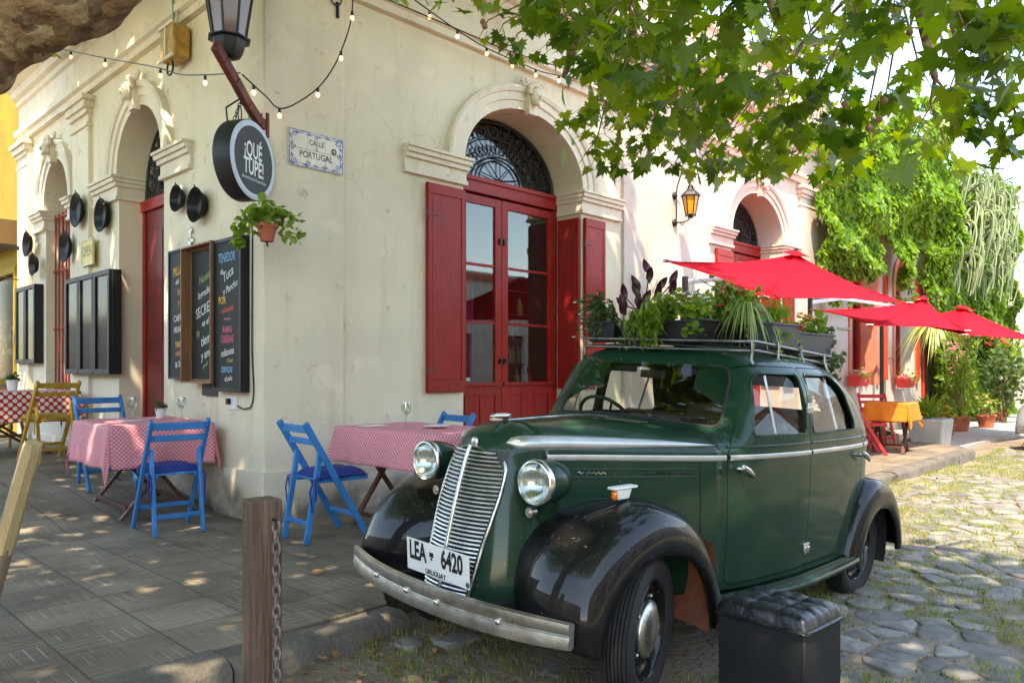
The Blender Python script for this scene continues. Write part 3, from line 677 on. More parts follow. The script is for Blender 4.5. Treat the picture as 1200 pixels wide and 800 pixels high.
# side front: doorway and barred window
T1 = TL @ Matrix.Translation((-2.6, 0, 0)); arch_dress(T1, 1.2, 3.3, .6, M['trim'], imp=(.72, .66))
T2 = TL @ Matrix.Translation((-5.35, 0, 0)); arch_dress(T2, 1.0, 3.3, .58, M['trim'], imp=(.48, .20))
fanlight(T1, 1.2, 3.06, .80, .27); fanlight(T2, 1.0, 3.3, .55, .27)
mb = MB(); mb.bb(-.6, .6, .22, .30, 2.93, 3.05); mb.bb(-.6, -.53, .24, .30, .05, 2.93); mb.bb(.53, .6, .24, .30, .05, 2.93)
o = mb.build('door_frame', M['red'], B, bevel=.004); o.matrix_local = T1
mb = MB(); mb.bb(-.53, .02, .26, .30, .05, 2.93); mb.bb(-.45, -.08, .25, .26, .3, 1.3); mb.bb(-.45, -.08, .25, .26, 1.5, 2.7)
o = mb.build('door_leaf', M['darkred'], B, bevel=.004); o.matrix_local = T1
Tq = T1 @ Matrix.Translation((.53, .28, 0)) @ Matrix.Rotation(R(80), 4, 'Z')
mb = MB(); mb.bb(0, .52, -.02, .02, .05, 2.93); mb.bb(.08, .44, -.03, -.02, .3, 1.3); mb.bb(.08, .44, -.03, -.02, 1.5, 2.7)
o = mb.build('door_leaf', M['darkred'], B, bevel=.004); o.matrix_local = Tq
mb = MB(); mb.bb(-.5, -.42, .26, .32, .95, 3.3); mb.bb(.42, .5, .26, .32, .95, 3.3); mb.bb(-.42, .42, .26, .32, 3.2, 3.3); mb.bb(-.02, .02, .26, .3, .95, 3.2)
o = mb.build('window_frame', M['red'], B, bevel=.003); o.matrix_local = T2
g = MB(); g.bb(-.42, .42, .30, .305, .95, 3.2); g.build('pane', M['glass'], o)
mb = MB()
for k in range(7): mb.cyl((-.45 + .15 * k, .10, .92), (-.45 + .15 * k, .10, 3.25), .011, n=8)
for z in (1.0, 1.75, 2.5, 3.2): mb.bb(-.5, .5, .085, .115, z - .012, z + .012)
o = mb.build('window_bars', M['red'], B); o.matrix_local = T2
mb = MB(); mb.bb(-.55, .55, -.06, .2, .84, .90); o = mb.build('window_sill', M['trim'], B, bevel=.004); o.matrix_local = T2
# ============================================================ THE CAR
M['carpaint'] = mat('dark_green_car_paint', (.0035, .031, .015), .5, var=.15, scale=3, spec=.12, coat=.55, coatr=.10, bump=.03, bscale=8)
M['fender'] = mat('black_car_paint', (.004, .004, .0045), .5, var=.2, scale=5, spec=.12, coat=.6, coatr=.05, bump=.05, bscale=7)
M['rust'] = mat('red_primer', (.16, .045, .02), .85, var=.4, scale=6, bump=.5)
M['rubber'] = mat('tyre_rubber', (.015, .015, .0155), .8, var=.3, scale=12, bump=.15)
M['cardark'] = mat('car_underside', (.012, .011, .010), .9)
M['seat'] = mat('brown_leather_seat', (.10, .045, .025), .5, var=.3, bump=.2)
M['orange_lens'] = mat('orange_lens', (.75, .16, .01), .15, coat=1)
M['silverpaint'] = mat('silver_paint', (.52, .53, .51), .32, .7, var=.12, scale=10, bump=.05)
dusty(M['carpaint'], .10, (.10, .12, .08), (.12, .12, .10)); dusty(M['fender'], .05, (.10, .085, .065), (.12, .10, .08)); dusty(M['dullchrome'], .3, (.30, .27, .22), (.2, .15, .1))
car = thing('vintage_car', 'dark green vintage saloon with black wings parked by the kerb', 'car')
_A = Vector((math.cos(.015), -math.sin(.015), 0)); _L = Vector((-math.sin(.015), -math.cos(.015), 0)); _Z = Vector((0, 0, 1))
_pi, _ro = .020, .047
A2 = _A * math.cos(_pi) - _Z * math.sin(_pi); Z2 = _Z * math.cos(_pi) + _A * math.sin(_pi)
L3 = _L * math.cos(_ro) - Z2 * math.sin(_ro); Z3 = Z2 * math.cos(_ro) + _L * math.sin(_ro)
CARM = Matrix(((A2.x, -L3.x, Z3.x, -.313), (A2.y, -L3.y, Z3.y, -3.10), (A2.z, -L3.z, Z3.z, -.159), (0, 0, 0, 1)))
car.matrix_world = CARM
def tab(t, x):
    # smooth (monotone-ish) interpolation through table points
    if x <= t[0][0]: return t[0][1]
    if x >= t[-1][0]: return t[-1][1]
    for i in range(len(t) - 1):
        if x <= t[i + 1][0]: break
    x0, y0 = t[i]; x1, y1 = t[i + 1]; h = x1 - x0
    def sl(k):
        if k <= 0 or k >= len(t) - 1: 
            k2 = min(max(k, 1), len(t) - 1); return (t[k2][1] - t[k2 - 1][1]) / (t[k2][0] - t[k2 - 1][0])
        a = (t[k][1] - t[k - 1][1]) / (t[k][0] - t[k - 1][0]); b = (t[k + 1][1] - t[k][1]) / (t[k + 1][0] - t[k][0])
        return 0 if a * b <= 0 else 2 * a * b / (a + b)
    m0, m1 = sl(i), sl(i + 1); u = (x - x0) / h
    return (2 * u**3 - 3 * u**2 + 1) * y0 + (u**3 - 2 * u**2 + u) * h * m0 + (-2 * u**3 + 3 * u**2) * y1 + (u**3 - u**2) * h * m1
WB = [(-.2, .225), (.0, .32), (.3, .48), (.64, .636), (.95, .705), (1.34, .738), (1.8, .735), (2.2, .705), (2.5, .60), (2.7, .46), (2.85, .24), (2.89, .12)]
ZTOP = [(-.2, 1.13), (.3, 1.142), (.62, 1.125), (.70, 1.122), (.745, 1.145), (.80, 1.225), (.92, 1.415), (.97, 1.487), (1.06, 1.52), (1.3, 1.535), (1.6, 1.532), (1.9, 1.505), (2.15, 1.44), (2.4, 1.30), (2.6, 1.12), (2.72, .96), (2.82, .74), (2.89, .55)]
ZBELT = .985; ZSILL = .33
def nexp(x): return tab([(-.2, 2.1), (.3, 2.2), (.62, 2.6), (.80, 3.4), (1.0, 4.2), (1.5, 4.2), (2.0, 3.6), (2.6, 2.5), (2.9, 2.2)], x)
def section(x, K1=9, K2=22):
    wb = tab(WB, x); zt = tab(ZTOP, x); zb = min(ZBELT, zt - .06 if x > 2.5 else ZBELT)
    if x > 2.5: zb = min(ZBELT, .50 + (zt - .50) * .5)
    wlow = wb + tab([(-.2, .12), (.2, .05), (.64, .012), (1.3, -.012), (2.3, -.02), (2.89, .0)], x)
    zs = tab([(-.2, .36), (.6, .35), (2.2, .34), (2.6, .40), (2.89, .46)], x)
    pts = []
    for k in range(K1):
        t = k / K1; z = zs + (zb - zs) * t; bul = math.sin(math.pi * t) * .012
        pts.append((wlow + (wb - wlow) * t ** 1.2 + bul, z))
    n = nexp(x); cab = max(0, min(1, (x - .62) / .2)); tum = .06 * cab
    for k in range(K2 + 1):
        a = math.pi / 2 * k / K2; c = math.cos(a); s_ = math.sin(a)
        w = wb * c ** (2 / n) ; h = s_ ** (2 / n)
        pts.append((w * (1 - tum * h), zb + (zt - zb) * h))
    return pts
def sidew(x, z):
    p = section(x)
    for (w0, z0), (w1, z1) in zip(p, p[1:]):
        if z0 <= z <= z1 and z1 > z0: return w0 + (w1 - w0) * (z - z0) / (z1 - z0)
    return p[0][0] if z < p[0][1] else p[-1][0]
def full(x):
    h = section(x); return [(x, -w, z) for w, z in h] + [(x, w, z) for w, z in h[::-1][1:]]
def linsp(a, b, n): return [a + (b - a) * i / (n - 1) for i in range(n)]
def obj_from(mb, name='tmp'): 
    me = bpy.data.meshes.new(name); me.from_pydata(mb.v, [], mb.f); bm = bmesh.new(); bm.from_mesh(me); bmesh.ops.remove_doubles(bm, verts=bm.verts, dist=1e-6); bmesh.ops.recalc_face_normals(bm, faces=bm.faces); bm.to_mesh(me); bm.free()
    o = bpy.data.objects.new(name, me); COL.objects.link(o); return o
def prism_y(poly, y0, y1):
    mb = MB(); n = len(poly); mb.add([(x, y0, z) for x, z in poly] + [(x, y1, z) for x, z in poly], [tuple(range(n))[::-1], tuple(range(n, 2 * n))] + [(i, (i + 1) % n, n + (i + 1) % n, n + i) for i in range(n)]); return mb
def prism_x(poly, x0, x1):
    mb = MB(); n = len(poly); mb.add([(x0, y, z) for y, z in poly] + [(x1, y, z) for y, z in poly], [tuple(range(n)), tuple(range(n, 2 * n))[::-1]] + [(i, (i + 1) % n, n + (i + 1) % n, n + i) for i in range(n)]); return mb
def roundp(poly, r, seg=6):
    out = []; n = len(poly)
    for i in range(n):
        p = Vector(poly[i]); a = (Vector(poly[i - 1]) - p); b = (Vector(poly[(i + 1) % n]) - p)
        rr = min(r if not isinstance(r, (list, tuple)) else r[i], a.length * .45, b.length * .45); a.normalize(); b.normalize()
        p0 = p + a * rr; p1 = p + b * rr
        for k in range(seg + 1):
            t = k / seg; q = p0 * (1 - t) ** 2 + p * 2 * t * (1 - t) + p1 * t * t; out.append((q.x, q.y))
    return out
def grow(poly, d):
    n = len(poly); c = sum((Vector(p) for p in poly), Vector((0, 0))) / n; ar = sum(poly[i][0] * poly[(i + 1) % n][1] - poly[(i + 1) % n][0] * poly[i][1] for i in range(n)); sg = 1 if ar > 0 else -1
    out = []
    for i in range(n):
        t = Vector(poly[(i + 1) % n]) - Vector(poly[i - 1]); t.normalize(); out.append((poly[i][0] + t.y * d * sg, poly[i][1] - t.x * d * sg))
    return out
def boolean(o, ops, name, m, parent, smooth=35, solid=.016):
    w = o.copy(); w.data = o.data.copy(); COL.objects.link(w)
    if solid:
        s = w.modifiers.new('s', 'SOLIDIFY'); s.thickness = solid; s.offset = -1; s.material_offset = 1; s.material_offset_rim = 0
    for op, c in ops:
        b = w.modifiers.new('b', 'BOOLEAN'); b.operation = op; b.object = c; b.solver = 'EXACT'
    bpy.context.view_layer.update()
    dg = bpy.context.evaluated_depsgraph_get(); me = bpy.data.meshes.new_from_object(w.evaluated_get(dg)); bpy.data.objects.remove(w)
    me.name = name; idx = [min(1, p.material_index) for p in me.polygons]; me.materials.clear(); me.materials.append(m); me.materials.append(M['lining']); me.polygons.foreach_set('material_index', idx)
    me.polygons.foreach_set("use_smooth", [True] * len(me.polygons)); me.set_sharp_from_angle(angle=R(smooth))
    r_ = bpy.data.objects.new(name, me); COL.objects.link(r_); r_.parent = parent; return r_
# --- cabin shell
sx = linsp(.62, .74, 5) + linsp(.75, 1.0, 16) + linsp(1.03, 2.4, 38) + linsp(2.43, 2.89, 16)
secs = [full(x) for x in sx]
mb = MB(); mb.grid(lambda i, j: secs[j][i], len(secs[0]), len(sx)); mb.f.append([(len(sx) - 1) * len(secs[0]) + i for i in range(len(secs[0]))]); mb.m.append(0)
shell = obj_from(mb); M['lining'] = mat('grey_cloth_lining', (.045, .042, .036), .95); shell.data.materials.append(M['carpaint']); shell.data.materials.append(M['lining'])
wF = roundp([(.845, 1.085), (1.325, 1.085), (1.325, 1.395), (.955, 1.395)], [.04, .03, .04, .07])
wR = roundp([(1.405, 1.085), (2.03, 1.085), (1.90, 1.33), (1.80, 1.395), (1.405, 1.395)], [.03, .06, .09, .05, .04])
ws = roundp([(-.53, 1.115), (0, 1.138), (.53, 1.115), (.475, 1.415), (-.475, 1.415)], [.05, .3, .05, .08, .08])
dF = roundp([(.655, .375), (1.362, .375), (1.362, 1.43), (.925, 1.43), (.79, 1.12), (.655, 1.0)], [.05, .02, .03, .08, .05, .03])
dR = roundp([(1.368, .375), (1.90, .375), (1.99, .60), (2.16, .80), (2.16, 1.06), (1.93, 1.36), (1.83, 1.43), (1.368, 1.43)], [.02, .04, .1, .08, .08, .1, .05, .03])
rw = roundp([(-.30, 1.10), (.30, 1.10), (.27, 1.30), (-.27, 1.30)], .05)
cut = {}
cut['wF'] = obj_from(prism_y(wF, -2, 2)); cut['wR'] = obj_from(prism_y(wR, -2, 2)); cut['ws'] = obj_from(prism_x(ws, .5, 1.2)); cut['rw'] = obj_from(prism_x(rw, 2.2, 3.2))
wcm = MB()
for s in (-1, 1): wcm.cyl((2.36, s * .45, .30), (2.36, s * 1.2, .30), .37, n=36)
cut['well'] = obj_from(wcm)
gaps = MB()
doors = []
for s in (-1, 1):
    for nm, pl in (('dF', dF), ('dR', dR)):
        c = obj_from(prism_y(pl, s * .30, s * 1.5)); g_ = obj_from(prism_y(grow(pl, .0045), s * .28, s * 1.6)); doors.append((s, nm, c, g_))
ops = [('DIFFERENCE', d[3]) for d in doors] + [('DIFFERENCE', cut[k]) for k in ('wF', 'wR', 'ws', 'rw', 'well')]
body = boolean(shell, ops, 'body', M['carpaint'], car)
for s, nm, c, g_ in doors:
    d = boolean(shell, [('INTERSECT', c), ('DIFFERENCE', cut['wF' if nm == 'dF' else 'wR'])] + ([('DIFFERENCE', cut['well'])] if nm == 'dR' else []), 'door', M['carpaint'], car)
    wl = wF if nm == 'dF' else wR
    # glass, chrome surround, handle, hinges
    x0, x1 = min(p[0] for p in wl), max(p[0] for p in wl)
    gm = MB()
    pl3 = [(x, s * (sidew(x, z) - .020), z) for x, z in grow(wl, .008)]
    n = len(pl3); cc = sum((Vector(p) for p in pl3), Vector((0, 0, 0))) / n
    half = nm == 'dF'
    gm.add(pl3 + [cc], [(i, (i + 1) % n, n) for i in range(n)]); gm.build('window_pane', M['carglass'], d, smooth=60)
    mb = MB(); mb.tube([(x, s * (sidew(x, z) - .004), z) for x, z in grow(wl, .003)], .0085, 6, closed=True); mb.build('window_surround', M['carpaint'], d, smooth=60)
    if nm == 'dR':
        mb = MB(); mb.tube([(1.79, s * (sidew(1.79, 1.09) - .03), 1.09), (1.79, s * (sidew(1.79, 1.39) - .03), 1.39)], .008, 6); mb.build('window_divider', M['alu'], d)
    else:
        mb = MB(); mb.tube([(1.06, s * (sidew(1.06, 1.09) - .03), 1.09), (1.06, s * (sidew(1.06, 1.385) - .03), 1.385)], .007, 6); mb.build('window_divider', M['alu'], d)
    hx = .72 if nm == 'dF' else 2.07
    y = sidew(hx, .925); mb = MB(); mb.cyl((hx, s * y, .93), (hx, s * (y + .035), .93), .014, .011, 12)
    mb.tube([(hx - .012, s * (y + .036), .945), (hx + .02, s * (y + .042), .928), (hx + .07, s * (y + .040), .905), (hx + .105, s * (y + .032), .888)], [.012, .016, .013, .006], 10); mb.build('door_handle', M['chrome'], d, smooth=60)
    for z in (.47, 1.22):
        xx = 1.362 + (-.018 if nm == 'dF' else .018); mb = MB(); mb.box((xx, s * (sidew(xx, z) + .006), z), (.028, .014, .055)); mb.box((xx, s * (sidew(xx, z) + .008), z), (.02, .02, .02)); mb.build('door_hinge', M['dullchrome'], d, bevel=.003)
mb = MB()
A_ = [Vector((tab([(1.10, .742), (1.14, .755), (1.42, .925)], z), y, z)) for y, z in grow(ws, .012)]
n = len(A_); cc = sum(A_, Vector()) / n; mb.add(A_ + [cc], [(i, (i + 1) % n, n) for i in range(n)]); wsp = mb.build('windscreen', M['carglass'], car, smooth=60)
def wsx(y, z):                                                   # surface x where the windscreen edge lies
    for x in linsp(.62, 1.1, 97):
        sec = section(x); zt = sec[-1][1]
        if zt > z and sidew(x, z) >= abs(y): return x
    return .95
mb = MB(); mb.tube([(wsx(y, z) + .004, y, z) for y, z in grow(ws, .004)], .011, 8, closed=True); mb.build('windscreen_seal', M['rubber'], wsp, smooth=60)
for yy in (-.16, .20):
    mb = MB(); mb.cyl((wsx(yy, 1.14) - .02, yy, 1.12), (wsx(yy, 1.14) - .005, yy, 1.14), .012, n=10); mb.tube([(wsx(yy, 1.14) - .018, yy, 1.145), (wsx(yy, 1.15) - .018, yy - .14, 1.15), (wsx(yy, 1.155) - .012, yy - .29, 1.155)], .0045, 6); mb.build('wiper', M['black'], car, smooth=60)
# --- bonnet and nose
xs_ = linsp(-.2, .62, 22); sec_h = [full(x) for x in xs_]
mb = MB(); mb.grid(lambda i, j: sec_h[j][i], len(sec_h[0]), len(xs_))
hood = mb.build('bonnet', M['carpaint'], car, smooth=60); sm = hood.modifiers.new('s', 'SOLIDIFY'); sm.thickness = .012; sm.offset = -1
XF = [(.36, -.545), (.42, -.54), (.70, -.49), (.95, -.425), (1.02, -.40), (1.07, -.365), (1.11, -.29), (1.13, -.225), (1.136, -.2)]
secn = section(-.2)
def nosep(k, t):      # t 0 side .. 1 centre
    w, z = secn[k]; xf = tab(XF, z); a = math.pi / 2 * (1 - t); e = 2 / 2.15
    return (-.2 - (-.2 - xf) * math.cos(a) ** e if t > 0 else -.2, w * math.sin(a) ** e if t < 1 else 0, z)
def nose_at(y, z):    # x of the nose surface for a given |y|, z
    w = sidew(-.2, z); xf = tab(XF, z); q = min(1, abs(y) / w); return -.2 - (-.2 - xf) * (1 - q ** 2.15) ** (1 / 2.15)
NT = 14
mb = MB()
def nf(i, j):
    if i <= NT: x, w, z = nosep(j, i / NT); return (x, -w, z)
    x, w, z = nosep(j, (2 * NT - i) / NT); return (x, w, z)
mb.grid(nf, 2 * NT + 1, len(secn)); nose = mb.build('radiator_shell', M['carpaint'], car, smooth=60)
# grille: chrome bars following the nose
def gw(z): return tab([(.38, .130), (.6, .155), (.85, .178), (1.0, .165)], z)
gr = MB()
mb2 = MB(); mb2.grid(lambda i, j: ((lambda z: (lambda y: (nose_at(y, z) - .006, y, z))(gw(z) * (i / 8 - 1)))(.385 + .625 * j / 20)), 17, 21); mb2.build('grille_back', M['black'], nose)
grille = None
for k in range(36):
    z = .40 + .60 * k / 35; g = gw(z) * (1 if z < .93 else max(.55, 1 - (z - .93) * 3.2))
    gr.tube([(nose_at(y, z) - .024 + abs(y) * .03, y, z) for y in linsp(-g, g, 15)], .0058, 5)
grille = gr.build('grille', M['dullchrome'], car, smooth=60)
mb = MB(); mb.tube([(nose_at(0, z) - .030, 0, z) for z in linsp(.375, 1.025, 16)], .0105, 8); mb.build('grille_spine', M['dullchrome'], grille, smooth=60)
mb = MB()
for s in (-1, 1): mb.tube([(nose_at(gw(z), z) - .010, s * (gw(z) * (1 if z < .93 else max(.55, 1 - (z - .93) * 3.2)) + .006), z) for z in linsp(.375, 1.01, 18)], .007, 6)
mb.tube([(nose_at(0, 1.02) - .010, y, 1.018 - 2.2 * y * y) for y in linsp(-.10, .10, 9)], .008, 6)
mb.build('grille_surround', M['dullchrome'], grille, smooth=60)
mb = MB(); mb.sph((nose_at(0, 1.035) - .012, 0, 1.035), .022, (.5, 1, 1.3)); mb.build('nose_badge', M['dullchrome'], car, smooth=60)
mb = MB(); mb.box((-.28, 0, 1.140), (.06, .02, .02)); mb.sph((-.25, 0, 1.150), .05, (1.5, .35, .28), 14, 8); mb.build('bonnet_ornament', M['chrome'], car, smooth=60)
# silver flutes along the bonnet shoulders
def hood_pt(x, h, off=0):      # point on the bonnet at fraction h of the way from belt to crown
    wb = tab(WB, x); zt = tab(ZTOP, x); n = nexp(x)
    a = math.asin(h ** (n / 2)) if h < 1 else math.pi / 2
    w = wb * math.cos(a) ** (2 / n); z = ZBELT + (zt - ZBELT) * h; nn = Vector((math.cos(a) ** (2 - 2 / n) / wb, h ** (n - 1) / (zt - ZBELT))).normalized()
    return w + nn.x * off, z + nn.y * off
for s in (-1, 1):
    mb = MB(); xx = linsp(-.345, .60, 40)
    def ff(i, j):
        x = xx[j]; u = (x + .345) / .945
        hw = .23 * (min(1, (u / .07)) ** .5 if u < .07 else 1) * (1 - u) ** .75; h = .40 + (i / 10 * 2 - 1) * hw + .03 * (1 - u)
        h = min(max(h, .02), .97); bump_ = math.sin(math.pi * i / 10) ** .5 * .026 * min(1, (u / .06)) * (1 - u * .8) + .001
        if x < -.2:
            q = ZBELT + (tab(ZTOP, -.2) - ZBELT) * h; w = sidew(-.2, q); xf = tab(XF, q); f_ = (-.2 - x) / (-.2 - xf); f_ = min(f_, .97); y = w * (1 - f_ ** 2.15) ** (1 / 2.15)
            nn = Vector((-.75 * f_, 1, .5)).normalized() * bump_; return (x + nn.x, s * (y + nn.y), q + nn.z)
        w, z = hood_pt(x, h, bump_); return (x, s * w, z)
    mb.grid(ff, 11, 40); mb.build('bonnet_flute', M['silverpaint'], car, smooth=60)
    # belt moulding
    mb = MB(); X = linsp(-.19, .64, 24)
    def strip(X, z, hh, off):
        P = [(-hh, -.004), (-hh, off), (-hh * .5, off + .003), (hh * .5, off + .003), (hh, off), (hh, -.004)]
        mb.grid(lambda i, j: (X[j], s * (sidew(X[j], z) + P[i][1]), z + P[i][0]), 6, len(X)); b = len(mb.v)
    strip(X, .985, .013, .007); mb.build('bonnet_moulding', M['silverpaint'], car, smooth=40)
    for a, b in ((.665, 1.355), (1.375, 2.15), (2.17, 2.62)):
        mb = MB(); strip(linsp(a, b, 24), .985, .012, .006); mb.build('belt_moulding', M['silverpaint'], car, smooth=40)
        mb = MB(); strip(linsp(a, b, 24), 1.035, .006, .004); mb.build('waist_bead', M['carpaint'], car, smooth=40)
    for z in (.935, .900):
        mb = MB(); mb.tube([(x, s * (sidew(x, z) + .002), z) for x in linsp(-.10, .48, 16)], .0032, 5); mb.build('louvre_trim', M['carpaint'], car, smooth=60)
    for k in range(4):
        mb = MB(); x0 = .24 + .055 * k; mb.tube([(x, s * (sidew(x, .917) + .002), .917) for x in linsp(x0, x0 + .04, 4)], .005, 6); mb.build('louvre', M['black'], car, smooth=60)
# side script on the bonnet (illegible in the photo: a short wavy chrome script)
mb = MB(); mb.tube([(-.06 + .013 * k / 2, -(sidew(-.06 + .0065 * k, .918) + .004), .918 + .006 * math.sin(k * 1.9) + (.006 if k in (0, 9) else 0)) for k in range(20)], .0022, 5); mb.build('bonnet_script', M['chrome'], car)
mb = MB(); mb.tube([(x, 0, tab(ZTOP, x) + .001) for x in linsp(-.2, .68, 18)], .005, 6); mb.build('bonnet_hinge', M['dullchrome'], car, smooth=60)
for s in (-1, 1):       # scuttle shut line
    mb = MB(); mb.tube([(.50, s * (sidew(.50, z) + .0005), z) for z in linsp(.40, .97, 12)], .0035, 5); mb.build('shut_line', M['cardark'], car)
# --- wings
def wing(ridge, lip, inner, yr, yo, name, s, m, K=14):
    N = 44; t = linsp(0, len(ridge) - 1, N); 
    tx = [(i, p[0]) for i, p in enumerate(ridge)]; tz = [(i, p[1]) for i, p in enumerate(ridge)]; lx = [(i, p[0]) for i, p in enumerate(lip)]; lz = [(i, p[1]) for i, p in enumerate(lip)]; ix = [(i, p[0]) for i, p in enumerate(inner)]; iz = [(i, p[1]) for i, p in enumerate(inner)]; iy = [(i, p[2]) for i, p in enumerate(inner)]
    def f(i, j):
        u = t[j]; rx, rz = tab(tx, u), tab(tz, u); LX, LZ = tab(lx, u), tab(lz, u)
        if i <= 6:
            q = i / 6; e = math.sin(q * math.pi / 2)
            a, b, c = tab(ix, u), tab(iz, u), tab(iy, u); y = c + (yr - c) * q
            return (a + (rx - a) * e, s * y, b + (rz - b) * e)
        a = math.pi / 2 * (i - 6) / (K - 6); k = 2 / 2.6
        y = yr + (yo - yr) * math.sin(a) ** k; d = 1 - math.cos(a) ** k if a < math.pi / 2 - 1e-6 else 1
        return (rx + (LX - rx) * d, s * y, rz + (LZ - rz) * d)
    mb = MB()
    # return of the lip, rolled inwards
    def g(i, j):
        if i <= K: return f(i, j)
        p = Vector(f(K, j)); u = t[j]; q = Vector((tab(lx, u) - tab(tx, u), 0, tab(lz, u) - tab(tz, u))).normalized()
        return p + q * (.010 if i == K + 1 else .004) + Vector((0, -s * (.008 if i == K + 1 else .022), 0))
    mb.grid(g, K + 3, N); o = mb.build(name, m, car, smooth=60); sm = o.modifiers.new('s', 'SOLIDIFY'); sm.thickness = .010; sm.offset = 0
    return o
r1 = [(-.49, .33), (-.505, .45), (-.46, .59), (-.35, .72), (-.19, .80), (-.01, .835), (.17, .80), (.32, .71), (.44, .57), (.53, .43), (.60, .32)]
l1 = [(-.40, .30), (-.40, .37), (-.35, .47), (-.26, .56), (-.14, .625), (0, .65), (.14, .625), (.27, .545), (.355, .43), (.40, .32), (.42, .25)]
i1 = [(-.33, .36, .20), (-.35, .47, .20), (-.33, .60, .21), (-.25, .70, .23), (-.12, .755, .26), (.02, .77, .31), (.18, .74, .38), (.32, .66, .46), (.44, .54, .53), (.53, .41, .58), (.60, .31, .60)]
r2_ = [(1.93, .32), (1.975, .45), (2.05, .59), (2.17, .70), (2.33, .755), (2.50, .73), (2.64, .64), (2.74, .51), (2.79, .38), (2.80, .29)]
l2 = [(2.04, .24), (2.06, .37), (2.12, .48), (2.21, .56), (2.34, .595), (2.47, .58), (2.58, .51), (2.65, .42), (2.68, .34), (2.69, .28)]
i2 = [(x, z + .02, tab([(1.9, .66), (2.3, .62), (2.6, .48), (2.8, .40)], x)) for x, z in r2_]
for s in (-1, 1):
    w1 = wing(r1, l1, i1, .575, .755, 'front_wing', s, M['fender'])
    w2 = wing(r2_, l2, i2, .70, .785, 'rear_wing', s, M['fender'])
    mb = MB()          # red-primed wheel housing behind the front wheel and beside it
    mb.grid(lambda i, j: (.40 + .05 * math.sin(j / 6 * 3), s * (.33 + (.40) * i / 6), .24 + .40 * j / 6 - .02 * (i > 5)), 7, 7)
    mb.grid(lambda i, j: (-.22 + .64 * i / 8, s * .335, .22 + .38 * j / 4), 9, 5)
    mb.build('wheel_housing', M['rust'], w1)
    mb = MB(); mb.grid(lambda i, j: (2.36 + .372 * math.cos(R(-20 + 220 * i / 20)), s * (.44 + .25 * j), .30 + .372 * math.sin(R(-20 + 220 * i / 20))), 21, 2); mb.grid(lambda i, j: (2.0 + .72 * i, s * .445, .2 + .5 * j), 2, 2); mb.build('wheel_housing', M['cardark'], w2)
    # running board
    mb = MB(); X = linsp(.52, 2.0, 24)
    P = [(-.05, .330), (.055, .335), (.075, .330), (.082, .318), (.075, .300), (-.05, .295)]
    mb.grid(lambda i, j: (X[j], s * (sidew(max(X[j], .64), .40) + P[i][0] + .01 * math.sin(math.pi * j / 23)), P[i][1]), 6, 24, closed_u=True); rb = mb.build('running_board', M['carpaint'], car, smooth=30)
    for o_ in (.012, .030, .048):
        mb = MB(); mb.tube([(x, s * (sidew(max(x, .64), .40) + o_ + .01), .3365) for x in linsp(.60, 1.95, 20)], .003, 5); mb.build('running_board_rib', M['carpaint'], rb)
    # headlamp
    hy = s * .355; mb = MB(); T = Matrix.Translation((-.385, hy, .908)) @ Matrix.Rotation(R(90), 4, 'Y') @ Matrix.Diagonal((.87, .87, .95, 1))
    mb.lathe([(.100, 0), (.107, .02), (.106, .06), (.098, .11), (.080, .16), (.05, .20), (.015, .225), (.002, .228)], 32, T, cap=False)
    hb = mb.build('headlamp', M['carpaint'], car, smooth=60)
    mb = MB(); mb.lathe([(.092, .004), (.100, -.012), (.108, -.010), (.112, .002), (.111, .018), (.107, .024)], 36, T, cap=False); mb.build('headlamp_rim', M['chrome'], hb, smooth=60)
    mb = MB(); mb.lathe([(.096, .003), (.085, .022), (.06, .045), (.03, .06), (.002, .065)], 32, T, cap=False); mb.build('reflector', M['chrome'], hb, smooth=60)
    mb = MB(); mb.sph((-.345, hy, .908), .016, (1.2, 1, 1)); mb.build('bulb', M['white'], hb, smooth=60)
    mb = MB(); mb.lathe([(.094, .0), (.08, -.006), (.05, -.011), (.02, -.013), (.001, -.0135)], 32, T, cap=False)
    for k in range(-4, 5):
        w = math.sqrt(max(0, .088**2 - (k * .019)**2)); mb.tube([(-.385 - .010 * (1 - (z / .094)**2), hy + k * .0165, .908 + z * .87) for z in linsp(-w, w, 8)], .0022, 4)
    mb.build('lens', M['drinkglass'], hb, smooth=60)
    mb = MB(); mb.tube([(-.25, s * .33, .83), (-.24, s * .30, .77), (-.22, s * .27, .70)], [.035, .045, .05], 12); mb.build('lamp_bracket', M['carpaint'], hb, smooth=60)
    # little chrome horn grille under the lamp
    mb = MB(); mb.cyl((-.36, s * .305, .775), (-.33, s * .305, .775), .022, n=14); mb.cyl((-.368, s * .305, .775), (-.36, s * .305, .775), .010, n=10); mb.build('tow_eye', M['dullchrome'], car, smooth=60)
    # indicator on top of the wing
    mb = MB(); mb.box((-.06, s * .555, .866), (.10, .035, .045), taper=.75); mb.box((-.055, s * .555, .893), (.16, .045, .012)); ind = mb.build('side_lamp', M['white'], car, bevel=.005)
    mb = MB(); mb.sph((-.112, s * .555, .864), .02, (.6, .8, 1.1)); mb.build('side_lamp_lens', M['orange_lens'], ind, smooth=60)
